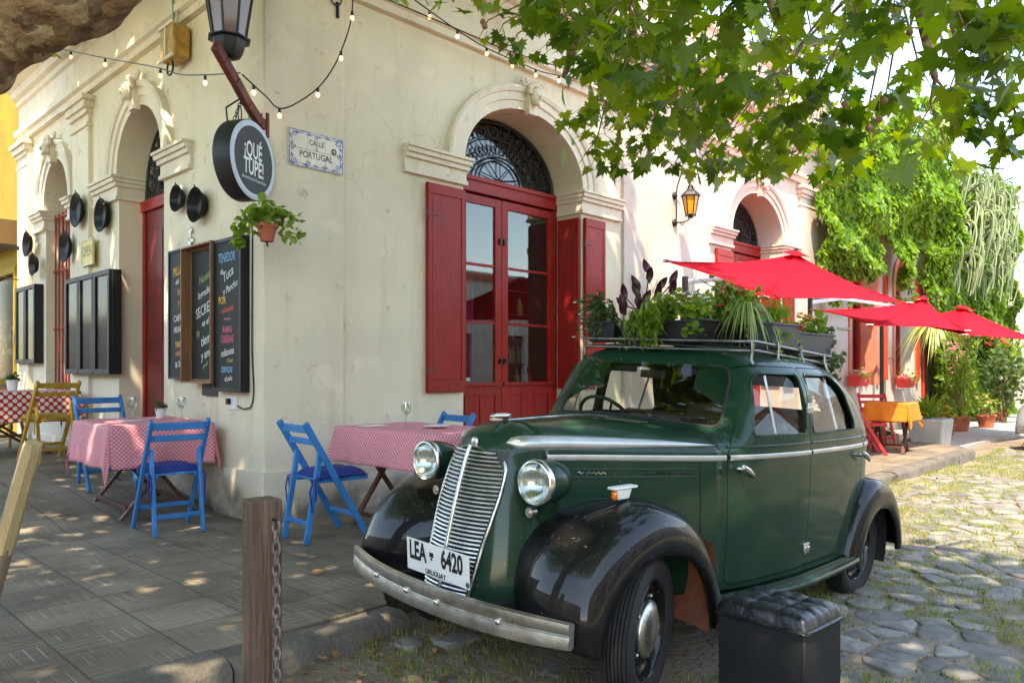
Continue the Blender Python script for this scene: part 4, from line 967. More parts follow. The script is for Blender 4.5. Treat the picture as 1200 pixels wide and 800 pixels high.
# --- bumper
mb = MB(); Y = linsp(-.70, .70, 41); PB = [(.0, -.060), (-.016, -.056), (-.020, -.030), (-.013, -.004), (-.017, .0), (-.013, .004), (-.022, .028), (-.018, .052), (.0, .058), (.012, .05), (.012, -.05)]
def bx_(y): return -.655 + .135 * (abs(y) / .70) ** 2.2
mb.grid(lambda i, j: (bx_(Y[j]) + PB[i][0], Y[j], .405 + PB[i][1] * (1 - .12 * (abs(Y[j]) / .7) ** 4)), len(PB), 41, closed_u=True); b0 = len(PB)
mb.f.append(list(range(b0))[::-1]); mb.m.append(0); mb.f.append([40 * b0 + i for i in range(b0)]); mb.m.append(0)
bum = mb.build('front_bumper', M['dullchrome'], car, smooth=45)
for y in (-.42, -.10, .10, .36):
    mb = MB(); mb.sph((bx_(y) - .018, y, .405), .013, (.7, 1, 1)); mb.build('bumper_bolt', M['chrome'], bum, smooth=60)
for s in (-1, 1):
    mb = MB(); mb.bar((bx_(.3) + .01, s * .3, .40), (-.15, s * .27, .37), .03, .05); mb.build('bumper_iron', M['cardark'], bum)
# --- number plate: LEA 6420, URUGUAY
PT = frame((-.600, -.01, .538), (0, -1, 0), (-.10, 0, 1))
mb = MB(); mb.box((0, 0, -.002), (.41, .142, .004), PT); pl = mb.build('number_plate', M['white'], car, bevel=.0015)
M['ink'] = mat('black_ink', (.01, .01, .01), .5, var=0)
def txt(parent, s_, size, xs, T, dx, dy, m, name='lettering', bold=0, z=.0012, align='CENTER', shear=0):
    vs, fs = text_geo(s_, size, xs, align, bold, shear); mb = MB(); mb.add([(x + dx, y + dy, z) for x, y, _ in vs], fs, 0, T); o = mb.build(name, m, parent); return o
txt(pl, 'LEA', .112, .62, PT, -.128, .018, M['ink'], bold=.004)
txt(pl, '6420', .112, .62, PT, .098, .018, M['ink'], bold=.004)
txt(pl, 'URUGUAY', .030, .95, PT, -.01, -.055, M['ink'], bold=.001)
mb = MB(); mb.box((-.034, .024, .001), (.026, .020, .001), PT); mb.box((-.034, .006, .001), (.010, .012, .001), PT); mb.build('plate_emblem', M['ink'], pl)
mb = MB(); mb.cyl(PT @ Vector((.195, -.052, .0005)), PT @ Vector((.195, -.052, .0015)), .012, n=14); mb.build('plate_seal', mat('green_seal', (.03, .12, .12), .5), pl)
# --- wheels
def wheel(x, y, s, steer, tag_=''):
    w = bpy.data.objects.new('wheel', None); COL.objects.link(w); w.parent = car
    T = Matrix.Translation((x, y, .31)) @ Matrix.Rotation(R(steer), 4, 'Z') @ Matrix.Rotation(R(90 * s * -1), 4, 'X')   # local z -> outward
    w.matrix_local = T
    mb = MB(); pr = []
    P = [(.205, -.045), (.225, -.058), (.26, -.068), (.285, -.064), (.300, -.052)]
    for k in range(6):
        z = -.046 + .0155 * k + .004; pr += [(.3005 + .0085 * math.cos((z) / .055), z), (.3005 + .0085 * math.cos(z / .055), z + .0095), (.2955, z + .0105), (.2955, z + .0145)]
    P += pr + [(.300, .052), (.285, .064), (.26, .068), (.225, .058), (.205, .045)]
    mb.lathe(P, 64, cap=False); mb.build('tyre', M['rubber'], w, smooth=40)
    mb = MB(); mb.lathe([(.207, .044), (.200, .052), (.192, .045), (.186, .020), (.170, .012), (.150, .022), (.125, .030), (.10, .026), (.001, .024)], 40, cap=False); mb.build('rim', M['fender'], w, smooth=40)
    mb = MB()
    for k in range(5): a = k * 2 * math.pi / 5; mb.sph((.135 * math.cos(a), .135 * math.sin(a), .03), .009, n=8, m=5)
    mb.build('wheel_nuts', M['dullchrome'], w)
    mb = MB(); mb.lathe([(.118, .028), (.120, .036), (.114, .046), (.09, .058), (.06, .066), (.03, .070), (.001, .071)], 40, cap=False); mb.build('hub_cap', M['dullchrome'], w, smooth=60)
    mb = MB(); mb.lathe([(.001, -.03), (.19, -.03), (.19, -.05), (.001, -.05)], 24, cap=False); mb.cyl((0, 0, -.3), (0, 0, -.03), .04, n=10); mb.build('brake_drum', M['cardark'], w)
wheel(0, -.635, -1, 17); wheel(2.36, -.595, -1, 0); wheel(0, .60, 1, 17); wheel(2.36, .595, 1, 0)
# --- floor, seats, wheel, mirror, dark underside
mb = MB(); mb.bb(-.30, .62, -.30, .30, .26, .34); mb.bb(.62, 2.02, -.60, .60, .27, .345); mb.bb(2.02, 2.75, -.40, .40, .27, .38); mb.build('chassis', M['cardark'], car)
mb = MB(); mb.bb(.64, .66, -.54, .54, .34, 1.04); mb.bb(.66, .82, -.54, .54, .98, 1.05); mb.build('dashboard', M['cardark'], car)
mb = MB()
for s in (-1, 1): mb.bb(1.02, 1.45, s * .08, s * .56, .55, .72); mb.bb(1.38, 1.50, s * .08, s * .56, .70, 1.12)
mb.build('front_seats', M['seat'], car, bevel=.04)
mb = MB(); mb.bb(1.85, 2.25, -.58, .58, .55, .74); mb.bb(2.16, 2.32, -.56, .56, .72, 1.16); mb.build('rear_seat', M['seat'], car, bevel=.04)
mb = MB(); c = Vector((.93, .30, 1.06)); ax = Vector((.75, 0, .55)).normalized(); e1 = Vector((0, 1, 0)); e2 = ax.cross(e1)
mb.tube([c + (e1 * math.cos(a) + e2 * math.sin(a)) * .19 for a in linsp(0, 2 * math.pi, 25)[:-1]], .011, 6, closed=True); mb.cyl(c, c - ax * .3, .02, n=8)
for a in (0, 2.1, 4.2): mb.cyl(c, c + (e1 * math.cos(a) + e2 * math.sin(a)) * .19, .007, n=6)
mb.build('steering_wheel', M['cardark'], car, smooth=60)
mb = MB(); mb.box((.93, .0, 1.36), (.02, .16, .045)); mb.box((.97, .26, 1.395), (.012, .24, .06)); mb.box((.97, -.26, 1.395), (.012, .24, .06)); mb.build('mirror_and_visors', M['cardark'], car, bevel=.005)
# --- roof rack
M['rackmetal'] = mat('tarnished_rack_metal', (.22, .22, .21), .35, .9, var=.3, scale=12)
rk = bpy.data.objects.new('roof_rack', None); COL.objects.link(rk); rk.parent = car
def rackpath(z, e=0):
    P = [(.93 - e, -.56 - e), (2.20, -.50 - e), (2.20, .50 + e), (.93 - e, .56 + e)]
    q = roundp(P, .12, 6); return [(x, y, z + tab([(.9, -.02), (1.4, 0), (2.2, -.07)], x)) for x, y in q]
for z, r_ in ((1.525, .0075), (1.572, .0085)):
    mb = MB(); mb.tube(rackpath(z), r_, 8, closed=True); mb.build('rail', M['rackmetal'], rk, smooth=60)
for x in (1.0, 1.3, 1.62, 1.95):
    dz = tab([(.9, -.02), (1.4, 0), (2.2, -.07)], x); mb = MB(); mb.tube([(x, -.55 + .02 * (x > 1.5), 1.52 + dz), (x, 0, 1.553 + dz), (x, .55 - .02 * (x > 1.5), 1.52 + dz)], .009, 6); mb.build('cross_bar', M['rackmetal'], rk, smooth=60)
    for s in (-1, 1):
        mb = MB(); mb.tube([(x, s * .555 - s * .02 * (x > 1.5), 1.57 + dz), (x, s * .56 - s * .02 * (x > 1.5), 1.52 + dz), (x, s * .555, 1.475 + dz), (x, s * .57, 1.455 + dz)], .008, 6); mb.build('rack_foot', M['rackmetal'], rk, smooth=60)
for o_ in [shell] + list(cut.values()) + [d[2] for d in doors] + [d[3] for d in doors]: bpy.data.objects.remove(o_)
# ============================================================ THINGS ON THE WALLS
M['tile'] = mat('glazed_tile', (.70, .64, .52), .25, var=.08, coat=.5)
M['tileblue'] = mat('blue_glaze', (.05, .08, .28), .3, scale=40, col2=(.35, .40, .55), mixlo=.4, mixhi=.6, coat=.5)
# ---- tiled street sign
st = thing('street_sign', 'glazed tile street sign reading CALLE D PORTUGAL with blue scroll border', 'street sign', (.415, -.048, 3.0))
mb = MB()
for i in range(3):
    for j in range(2): mb.box((-.17 + .17 * i, -.006, -.075 + .15 * j), (.168, .012, .148))
mb.build('tiles', M['tile'], st, bevel=.0015)
mb = MB(); Ts = frame((0, -.0125, 0), (1, 0, 0), (0, 0, 1)); w, h = .235, .132
pts = []
for k in range(160):
    t = k / 160; a = 2 * math.pi * t; q = 1 / max(abs(math.cos(a)) ** 1, abs(math.sin(a)) ** 1, 1e-6)
    sx_ = max(-1, min(1, math.cos(a) * q)); sy_ = max(-1, min(1, math.sin(a) * q)); r_ = 1 - .055 * (1 + math.sin(a * 14)) / 2
    pts.append((sx_ * w * r_, 0 - .013, sy_ * h * (r_ - .03)))
mb.tube(pts, [.0055 + .004 * math.sin(k * .7) for k in range(160)], 5, closed=True)
for x0, z0, f in ((-.2, .10, 1), (.2, .10, -1), (-.2, -.10, -1), (.2, -.10, 1), (0, .112, 1), (-.08, -.112, 1), (.08, -.112, -1), (-.215, 0, 1), (.215, 0, -1)):
    mb.tube([(x, -.013, z) for x, _, z in spiral((x0, z0), .022, .005, 0, 1.2, 12, f)], .0042, 5)
for s_ in (-1, 1):
    mb.bb(s_ * .249 - .004, s_ * .249 + .004, -.0145, -.012, -.146, .146); mb.bb(-.245, .245, -.0145, -.012, s_ * .142 - .004, s_ * .142 + .004)
mb.build('scroll_border', M['tileblue'], st)
M['tileink'] = mat('brown_glaze', (.05, .035, .035), .4)
for s_, sz, dx, dy in (('CALLE', .062, 0, .062), ('D', .038, 0, .014), ('PORTUGAL', .074, -.005, -.045)):
    vs, fs = text_geo(s_, sz, .82, bold=.0008); mb = MB(); mb.add([(x + dx, y + dy, .0008) for x, y, _ in vs], fs, 0, frame((0, -.0125, 0), (1, 0, 0), (0, 0, 1))); mb.build('lettering', M['tileink'], st)
mb = MB(); mb.cyl((.165, -.012, .03), (.165, -.0145, .03), .026, n=20); e_ = mb.build('emblem', M['tileink'], st)
mb = MB(); mb.bb(.147, .183, -.0165, -.0145, .0275, .0325); mb.bb(.1625, .1675, -.0168, -.0148, .012, .048); mb.build('emblem_cross', M['tile'], e_)

# ---- bracket arm with the big street lantern
M['bracketred'] = mat('rust_red_bracket', (.13, .022, .012), .6, var=.4, scale=8, bump=.5, bscale=25)
dr = Vector((math.cos(R(210)), math.sin(R(210)), 0))
sl = thing('street_lantern', 'large black and brown street lantern on a curved red bracket at the corner', 'street lantern', (0, 0, 3.1))
path = [dr * .02 + V(0, 0, .02), dr * .10 + V(0, 0, .03), dr * .26 + V(0, 0, .12), dr * .42 + V(0, 0, .235), dr * .56 + V(0, 0, .33), dr * .66 + V(0, 0, .40)]
mb = MB()
for a, b in zip(path, path[1:]): mb.bar(a, b, .05, .085)
mb.bar(dr * .03 + V(0, 0, -.08), dr * .03 + V(0, 0, .12), .08, .04, up=dr); mb.build('bracket', M['bracketred'], sl, bevel=.008)
lc = dr * .49; T = Matrix.Translation((lc.x, lc.y, .33))
mb = MB(); mb.lathe([(.03, 0.03), (.075, .05), (.10, .085), (.115, .13), (.123, .165), (.155, .172), (.155, .18), (.10, .182)], 8, T); mb.build('lamp_base', M['black'], sl, smooth=25)
mb = MB(); mb.lathe([(.118, .18), (.205, .72)], 8, T, cap=False); mb.build('lamp_glass', mat('brown_lantern_glass', (.10, .025, .012), .25, coat=.5), sl)
mb = MB()
for k in range(8):
    a = 2 * math.pi * k / 8; mb.bar(T @ V(.12 * math.cos(a), .12 * math.sin(a), .18), T @ V(.207 * math.cos(a), .207 * math.sin(a), .72), .014, .014)
mb.lathe([(.20, .72), (.23, .73), (.23, .75), (.20, .80), (.10, .92), (.05, .95), (.04, 1.0), (.01, 1.03)], 8, T); mb.build('lamp_frame', M['black'], sl)
# ---- the round sign hung on chains
sg = thing('hanging_sign', 'round black shop sign reading ¡QUÉ TUPÉ! hung on chains below the lantern', 'sign', (dr.x * .31, dr.y * .31, 2.77))
nrm = Vector((math.cos(R(300)), math.sin(R(300)), 0)); tx_ = Vector((math.cos(R(30)), math.sin(R(30)), 0))
TS = frame((0, 0, 0), tx_, (0, 0, 1))
mb = MB(); mb.lathe([(.001, -.068), (.275, -.068), (.290, -.064), (.298, -.05), (.298, .074), (.290, .081), (.275, .085), (.001, .085)], 56, TS, cap=False); mb.build('drum', M['black'], sg, smooth=40)
for f in (1, -1):
    Tf = TS if f == 1 else TS @ Matrix.Rotation(math.pi, 4, 'Y') @ Matrix.Translation((0, 0, -.017))
    mb = MB(); mb.lathe([(.268, .0855), (.292, .0805), (.292, .083), (.268, .088)], 56, Tf, cap=False); mb.lathe([(.250, .0862), (.278, .0862), (.278, .0882), (.250, .0882)], 56, Tf, cap=False); mb.build('pale_rim', mat('pale_blue_rim', (.50, .58, .66), .4, var=.05), sg, smooth=30)
    mb = MB(); mb.lathe([(.001, .0865), (.251, .0865), (.251, .0872), (.001, .0872)], 56, Tf, cap=False); mb.build('sign_face', mat('slate_sign_face', (.018, .024, .030), .55), sg)
    for s_, sz, dx, dy, m_, xs in (('¡QUÉ', .165, -.01, .065, M['white'], .62), ('TUPÉ!', .165, 0, -.062, M['white'], .62), ('Sándwiches & Cosas Ricas', .033, 0, -.145, M['white'], .9)):
        vs, fs = text_geo(s_, sz, xs, bold=.003 if sz > .1 else 0, shear=0 if sz > .1 else .3); mb = MB(); mb.add([(x + dx, y + dy, .0878) for x, y, _ in vs], fs, 0, Tf); mb.build('lettering', m_, sg)
def chain(mb, a, b, L=.045, r=.0035, w=.012):
    a, b = Vector(a), Vector(b); d = b - a; n = max(1, round(d.length / (L * .72))); d.normalize(); u = d.orthogonal().normalized(); v_ = d.cross(u)
    for k in range(n):
        c = a + (b - a) * ((k + .5) / n); e = u if k % 2 else v_
        mb.tube([c + d * (L / 2 * math.sin(t)) + e * (w * math.cos(t)) for t in linsp(0, 2 * math.pi, 9)[:-1]], r, 4, closed=True)
o_ = Vector((dr.x * .31, dr.y * .31, 2.77))
for q in (-.12, .13):
    mb = MB(); chain(mb, tx_ * q + V(0, 0, .275), (dr * (.31 - q * .25) + V(0, 0, 3.27 - .05)) - o_); mb.build('chain', M['black'], sg)
mb = MB(); mb.tube([tx_ * -.2 + V(0, 0, .22), tx_ * -.22 + V(0, 0, .33), tx_ * .02 + V(0, 0, .50)], .007, 6); mb.tube([(tx_ * (-.05 + .022 * math.cos(t)) + V(0, 0, .34 + .06 * math.sin(t))) for t in linsp(0, 6.283, 15)[:-1]], .005, 5, closed=True); mb.build('hook', M['black'], sg)

# ---- lantern on the street front
wl = thing('wall_lantern', 'small black iron wall lantern with amber glass on the pale pink wall', 'wall lantern', (5.87, -.04, 3.35))
M['amberglass'] = mat('amber_glass', (.72, .30, .01), .3, var=.25, scale=15, coat=.6)
mb = MB()
for z in (.18, -.18): mb.lathe([(.05, 0), (.05, .02), (.03, .035), (.001, .045)], 16, Matrix.Translation((0, 0, z)) @ Matrix.Rotation(R(90), 4, 'X'))
mb.tube([(0, -.03, .18), (0, -.05, .30), (0, -.10, .43), (0, -.17, .49), (0, -.24, .47), (0, -.28, .38), (0, -.25, .31)], .009, 8)
mb.tube([(0, -.03, .18), (0, -.04, 0), (0, -.03, -.18)], .009, 8); mb.tube([(0, -.03, -.18), (0, -.15, -.19), (0, -.22, -.17), (0, -.25, -.13)], .009, 8)
mb.tube([(0, y - .12, z - .21) for y, _, z in spiral((0, 0), .03, .01, 0, 1.2, 12)], .005, 5); mb.build('bracket', M['black'], wl, smooth=60)
T = Matrix.Translation((0, -.25, -.10))
mb = MB(); mb.lathe([(.062, 0), (.105, .23)], 6, T, cap=False); mb.build('lamp_glass', M['amberglass'], wl)
mb = MB()
for k in range(6): a = 2 * math.pi * k / 6; mb.bar(T @ V(.064 * math.cos(a), .064 * math.sin(a), -.005), T @ V(.108 * math.cos(a), .108 * math.sin(a), .235), .012, .012)
mb.lathe([(.13, .23), (.132, .24), (.10, .28), (.055, .32), (.035, .345), (.03, .375), (.008, .40)], 6, T); mb.lathe([(.03, -.05), (.035, -.02), (.066, -.012), (.066, 0)], 6, T)
for k in range(6): a = 2 * math.pi * k / 6; mb.sph(T @ V(.06 * math.cos(a), .06 * math.sin(a), -.02), .013, n=6, m=5)
for k in range(6): a = 2 * math.pi * k / 6; mb.bar(T @ V(.045 * math.cos(a), .045 * math.sin(a), .32), T @ V(.06 * math.cos(a), .06 * math.sin(a), .36), .02, .006)
mb.build('lamp_frame', M['black'], wl)

# ---- old ceramic lamp box on the side wall
ml = thing('conduit_lamp', 'small yellowed lamp box with a ring hung from a conduit on the side wall', 'lamp box', (-.10, 1.50, 4.18))
mb = MB(); mb.box((0, 0, 0), (.16, .30, .30)); mb.build('housing', mat('aged_amber_plastic', (.42, .24, .05), .5, var=.4, scale=14, bump=.3), ml, bevel=.02)
mb = MB(); mb.bb(-.095, -.075, -.16, .16, .135, .16); mb.bb(-.095, -.075, -.16, .16, -.16, -.135); mb.bb(-.095, -.075, -.01, .01, -.13, .13); mb.build('edge_trim', M['trim'], ml)
mb = MB(); mb.tube([(-.02, .10, -.21 + .0) if False else (-.02, .06 + .065 * math.cos(t), -.20 + .065 * math.sin(t)) for t in linsp(0, 6.283, 19)[:-1]], .009, 6, closed=True); mb.build('ring', M['black'], ml)
mb = MB(); mb.tube([(0, .03, .15), (.01, .06, .45), (.02, .08, .9)], .014, 8); mb.tube([(0, -.03, .15), (.02, -.05, .40), (.02, -.04, .9)], .012, 8); mb.build('conduit', M['dullchrome'], ml)
hk = MB(); hk.tube([(.62, -.05, 4.30), (.62, -.055, 4.17)], .014, 8); hk.tube([(.60 + .055 * math.cos(t), -.06, 4.33 + .06 * math.sin(t)) for t in linsp(-2.8, 1.4, 14)], .006, 6)
setp(hk.build('wall_hook', M['black'], smooth=60), 'black iron hook high on the street front above the tile sign', 'hook')

# ---- string lights
M['bulbglow'] = bpy.data.materials.new('warm_bulb'); M['bulbglow'].use_nodes = True; N, L, p = nodes(M['bulbglow'])
p.inputs["Base Color"].default_value = (.9, .8, .6, 1); p.inputs["Emission Color"].default_value = (1, .55, .25, 1); p.inputs["Emission Strength"].default_value = .7
def sag(P, n=6):
    out = []
    for i in range(len(P) - 1):
        for k in range(n):
            t = k / n; out.append(Vector((tab([(j, q[0]) for j, q in enumerate(P)], i + t), tab([(j, q[1]) for j, q in enumerate(P)], i + t), tab([(j, q[2]) for j, q in enumerate(P)], i + t))))
    out.append(Vector(P[-1])); return out
def lights(label, P, bulbs, r=.006):
    t_ = thing('string_lights', label, 'string lights', P[0], group='strings of warm bulbs on the corner house'); o = Vector(P[0])
    mb = MB(); mb.tube([q - o for q in sag(P)], r, 5); mb.build('cable', M['black'], t_, smooth=60)
    for b in bulbs:
        b = Vector(b) - o; mb = MB(); mb.cyl(b, b + V(0, 0, -.035), .012, n=8); s_ = mb.build('socket', M['black'], t_)
        mb = MB(); mb.sph(b + V(0, 0, -.056), .0165, (1, 1, 1.3), 10, 8); mb.build('bulb', M['bulbglow'], t_, smooth=60)
lights('string of warm bulbs from the tree limb along the side wall', [(-.30, 4.9, 5.12), (-.25, 3.96, 4.79), (-.25, 2.86, 4.40), (-.25, 1.45, 3.91), (-.25, 1.02, 3.74), (-.25, .54, 3.61), (-.28, -.12, 3.44)], [(-.25, 3.96, 4.78), (-.25, 2.86, 4.39), (-.25, 1.45, 3.90), (-.25, .54, 3.60)])
lights('string of warm bulbs drooping from the red bracket above the tile sign', [(-.28, -.15, 3.42), (-.10, -.17, 3.30), (.03, -.15, 3.24), (.37, -.15, 3.49), (.59, -.15, 3.85), (.70, -.15, 4.22), (.72, -.14, 4.6)], [(-.19, -.16, 3.36), (.03, -.15, 3.24), (.37, -.15, 3.49), (.59, -.15, 3.85), (.70, -.15, 4.22)])
lights('string of warm bulbs above the red door on the street front', [(.72, -.25, 4.62), (1.46, -.25, 4.45), (1.8, -.25, 4.38), (2.18, -.25, 4.33), (2.54, -.25, 4.32), (2.89, -.25, 4.32), (3.26, -.25, 4.36), (3.85, -.25, 4.46), (6, -.3, 4.9)], [(1.46, -.25, 4.45), (1.8, -.25, 4.38), (2.18, -.25, 4.33), (2.54, -.25, 4.32), (2.89, -.25, 4.32), (3.26, -.25, 4.36)])
mb = MB(); mb.tube(sag([(.4, -.3, 4.36), (1.0, -.3, 4.36), (2.2, -.3, 4.36), (3.85, -.3, 4.50), (6, -.3, 4.95)]), .006, 5)
setp(mb.build('overhead_cable', M['black']), 'thin plain black cable crossing the street front beneath the cornice', 'cable')

# ---- enamel pans on the side wall
M['pan'] = mat('black_enamel', (.005, .005, .005), .65, var=.3, scale=25, spec=.2, coat=.25, coatr=.25)
def pan(y, z, rad, dish, label, tilt=0):
    t_ = thing('wall_pan', label, 'pan', (-.065 if y > 3.9 else -.012, y, z), group='black pans hung on the side wall'); T = Matrix.Rotation(R(-90 + tilt), 4, 'Y')
    mb = MB(); mb.lathe([(.001, .0), (rad * .62, .0), (rad * .70, .008), (rad * .86, dish * .8), (rad * .98, dish), (rad, dish + .006), (rad * 1.01, dish), (rad * .97, dish - .008), (rad * .84, dish * .6), (rad * .66, -.004), (.001, -.006)], 32, T @ Matrix.Translation((0, 0, .012)), cap=False); mb.build('dish', M['pan'], t_, smooth=50)
    mb = MB(); mb.tube([(-.012 - dish, 0, rad * 1.0), (-.015 - dish, 0, rad * 1.12), (-.01 - dish, 0, rad * 1.13)], .006, 6); mb.build('hanging_loop', M['pan'], t_)
pan(1.55, 2.79, .125, .05, 'black pan left of the pair above the chalkboards'); pan(1.10, 2.66, .155, .07, 'larger black pan right of the pair above the chalkboards')
pan(4.22, 3.06, .20, .05, 'black pan above left of the yellow sign'); pan(3.53, 2.91, .185, .06, 'black pan above right of the yellow sign'); pan(4.64, 2.68, .185, .05, 'black pan beside the red window bars')
pan(6.27, 2.90, .17, .05, 'upper black pan left of the barred window'); pan(5.98, 2.60, .15, .05, 'lower black pan left of the barred window')
# ---- yellow sign
ys = thing('yellow_sign', 'small yellow sign reading OPEN on the side wall pilaster', 'sign', (-.05, 4.0, 2.55))
mb = MB(); mb.box((-.01, 0, 0), (.02, .38, .30)); mb.build('sign_board', mat('yellow_sign_paint', (.62, .50, .14), .5), ys, bevel=.003)
mb = MB()
for a, b, c, d in ((-.19, .19, .135, .15), (-.19, .19, -.15, -.135), (-.19, -.175, -.135, .135), (.175, .19, -.135, .135)): mb.bb(-.028, -.02, a, b, c, d)
mb.build('sign_frame', M['trim'], ys)
vs, fs = text_geo('OPEN', .17, .72, bold=.001); mb = MB(); mb.add([(x, y + .01, .0215) for x, y, _ in vs], fs, 0, frame((0, 0, 0), (0, -1, 0), (0, 0, 1))); mb.build('lettering', mat('olive_ink', (.16, .10, .01), .5), ys)

# ---- chalkboards
CH = {'w': mat('white_chalk', (.55, .55, .52), .9), 'y': mat('yellow_chalk', (.75, .42, .05), .9), 'r': mat('red_chalk', (.60, .10, .06), .9), 'p': mat('pink_chalk', (.60, .12, .18), .9), 'b': mat('blue_chalk', (.16, .38, .55), .9), 'g': mat('green_chalk', (.22, .30, .08), .9), 'o': mat('orange_chalk', (.6, .25, .12), .9)}
def board(label, y, z, w, h, dep, lines, frame_m=None, fr=.02, name='chalkboard', face_m=None):
    t_ = thing(name, label, 'menu board', (0, y, z), group='menu boards on the side wall')
    mb = MB(); mb.bb(-dep, -.004, -w / 2, w / 2, -h / 2, h / 2); mb.build('case', frame_m or M['blackpaint'], t_, bevel=.003)
    mb = MB(); 
    for a, b, c, d in ((-w / 2, w / 2, h / 2 - fr, h / 2), (-w / 2, w / 2, -h / 2, -h / 2 + fr), (-w / 2, -w / 2 + fr, -h / 2 + fr, h / 2 - fr), (w / 2 - fr, w / 2, -h / 2 + fr, h / 2 - fr)): mb.bb(-dep - .014, -dep, a, b, c, d)
    mb.build('border', frame_m or M['blackpaint'], t_, bevel=.002)
    mb = MB(); mb.bb(-dep - .0035, -dep - .0005, -w / 2 + fr, w / 2 - fr, -h / 2 + fr, h / 2 - fr); f = mb.build('slate', face_m or M['blackboard'], t_)
    for s_, sz, xs, dx, dz, c, sh, rot in lines:
        vs, fs = text_geo(s_, sz, xs, bold=.0015, shear=sh); T = frame((-dep - .0045, 0, 0), (0, -1, 0), (0, 0, 1)) @ Matrix.Translation((dx, dz, 0)) @ Matrix.Rotation(R(rot), 4, 'Z'); mb = MB(); mb.add(vs, fs, 0, T); mb.build('chalk_writing', CH[c], f)
    return t_
board('left chalkboard beside the red doorway headed in yellow chalk', 1.515, 1.72, .47, 1.20, .05, [
    ('PILLAS', .115, .72, -.02, .40, 'y', 0, 8), ('&', .09, .9, .15, .45, 'w', 0, 0), ('del', .07, .9, -.05, .30, 'w', .3, 12), ('horno', .09, .9, .05, .22, 'o', .3, 12), ('y más', .075, .9, .04, .12, 'o', .3, 10), ('CAFÉ', .085, .85, -.04, -.04, 'w', 0, 4), ('HELADOS', .075, .75, 0, -.14, 'w', 0, 4), ('TARTAS', .07, .8, .01, -.28, 'y', 0, 4), ('ricas', .07, .9, -.03, -.36, 'o', .3, 8), ('& CHELE', .075, .75, .02, -.46, 'w', 0, 6)])
bw = board('middle chalkboard set deep in a varnished wood frame', .965, 1.69, .60, 1.20, .055, [
    ('Nuestro', .10, .9, .02, .33, 'g', .3, 16), ('Ingrediente', .085, .9, .02, .20, 'w', .3, 14), ('SECRETO', .125, .8, .02, .05, 'w', 0, 14), ('es el', .08, .9, 0, -.07, 'w', .3, 12), ('*', .16, 1, -.14, -.20, 'g', 0, 0), ('tiempo', .12, .9, .06, -.21, 'w', .3, 14), ('y amor', .10, .9, .04, -.34, 'w', .3, 14), ('~', .16, 1.2, .0, -.44, 'g', 0, 30)], M['wood'], .035)
mb = MB()
for a, b, c, d in ((-.30, .30, .585, .60), (-.30, .30, -.60, -.585), (-.30, -.285, -.585, .585), (.285, .30, -.585, .585)): mb.bb(-.15, -.07, a, b, c, d)
mb.build('deep_frame', M['wood'], bw, bevel=.002)
board('right chalkboard box nearest the house corner with RABAS CASERAS in pink', .435, 1.655, .50, 1.26, .11, [
    ('TENEDOR', .105, .62, -.01, .47, 'b', 0, 0), ('de', .06, .9, -.10, .36, 'w', .3, 10), ('Tuca', .11, .9, .01, .33, 'w', .3, 20), ('y Pancho', .08, .9, .05, .22, 'w', .3, 16), ('POR', .085, .8, -.09, .12, 'y', 0, 0), ('cucharada', .06, .9, .0, .045, 'r', .3, 6), ('~~', .09, 1.1, .0, -.03, 'p', 0, 0), ('RABAS', .075, .75, .0, -.12, 'p', 0, 0), ('CASERAS', .085, .66, .0, -.20, 'p', 0, 0), ('milanesa', .085, .8, .0, -.305, 'w', .3, 8), ('al pan', .05, .9, .05, -.37, 'g', 0, 0), ('CERVEZAS', .062, .7, -.01, -.45, 'b', 0, 0), ('al palo', .055, .9, .02, -.52, 'w', .3, 4)], fr=.03)
mb = MB(); mb.bb(-.03, -.004, -.3, .3, -.05, .05); setp(mb.build('board_ledge', M['blackpaint'], loc=(0, .80, 1.03), bevel=.002), 'short black ledge fixed beneath the wood framed chalkboard', 'ledge')
# ---- glazed black menu cabinets further along
M['paper'] = mat('printed_menu_paper', (.42, .42, .40), .6, scale=9, col2=(.10, .10, .10), mixlo=.42, mixhi=.62, stretch=(1, 1, 9))
def cabinet(label, y, z, w, h, dep, n):
    t_ = thing('menu_cabinet', label, 'menu cabinet', (0, y, z), group='glazed black menu cabinets on the side wall')
    mb = MB(); mb.bb(-dep + .02, -.004, -w / 2, w / 2, -h / 2, h / 2); mb.build('case', M['blackpaint'], t_, bevel=.004)
    for k in range(n):
        y0 = -w / 2 + w * k / n + .006; y1 = -w / 2 + w * (k + 1) / n - .006; mb = MB(); f = .055
        for a, b, c, d in ((y0, y1, h / 2 - f, h / 2), (y0, y1, -h / 2, -h / 2 + f), (y0, y0 + f, -h / 2 + f, h / 2 - f), (y1 - f, y1, -h / 2 + f, h / 2 - f)): mb.bb(-dep - .012, -dep + .02, a, b, c, d)
        d_ = mb.build('door', M['blackpaint'], t_, bevel=.004)
        mb = MB(); mb.bb(-dep + .012, -dep + .0155, y0 + f, y1 - f, -h / 2 + f, h / 2 - f); mb.build('backing', M['blackboard'], d_)
        mb = MB(); q0_ = y0 + f + (.03 if k == 0 or n == 2 else .10); mb.bb(-dep + .016, -dep + .0195, q0_, q0_ + (.12 if k == 0 or n == 2 else .04), -h / 2 + .12, h / 2 - .1); mb.build('menu_sheet', M['paper'], d_)
        mb = MB(); mb.bb(-dep + .004, -dep + .008, y0 + f, y1 - f, -h / 2 + f, h / 2 - f); mb.build('pane', M['cabinet_glass'], d_)
cabinet('large three door black menu cabinet between the two arches', 3.86, 1.72, 1.50, 1.12, .12, 3)
cabinet('far two door black menu cabinet beyond the barred window', 6.42, 1.82, .95, 1.05, .10, 2)
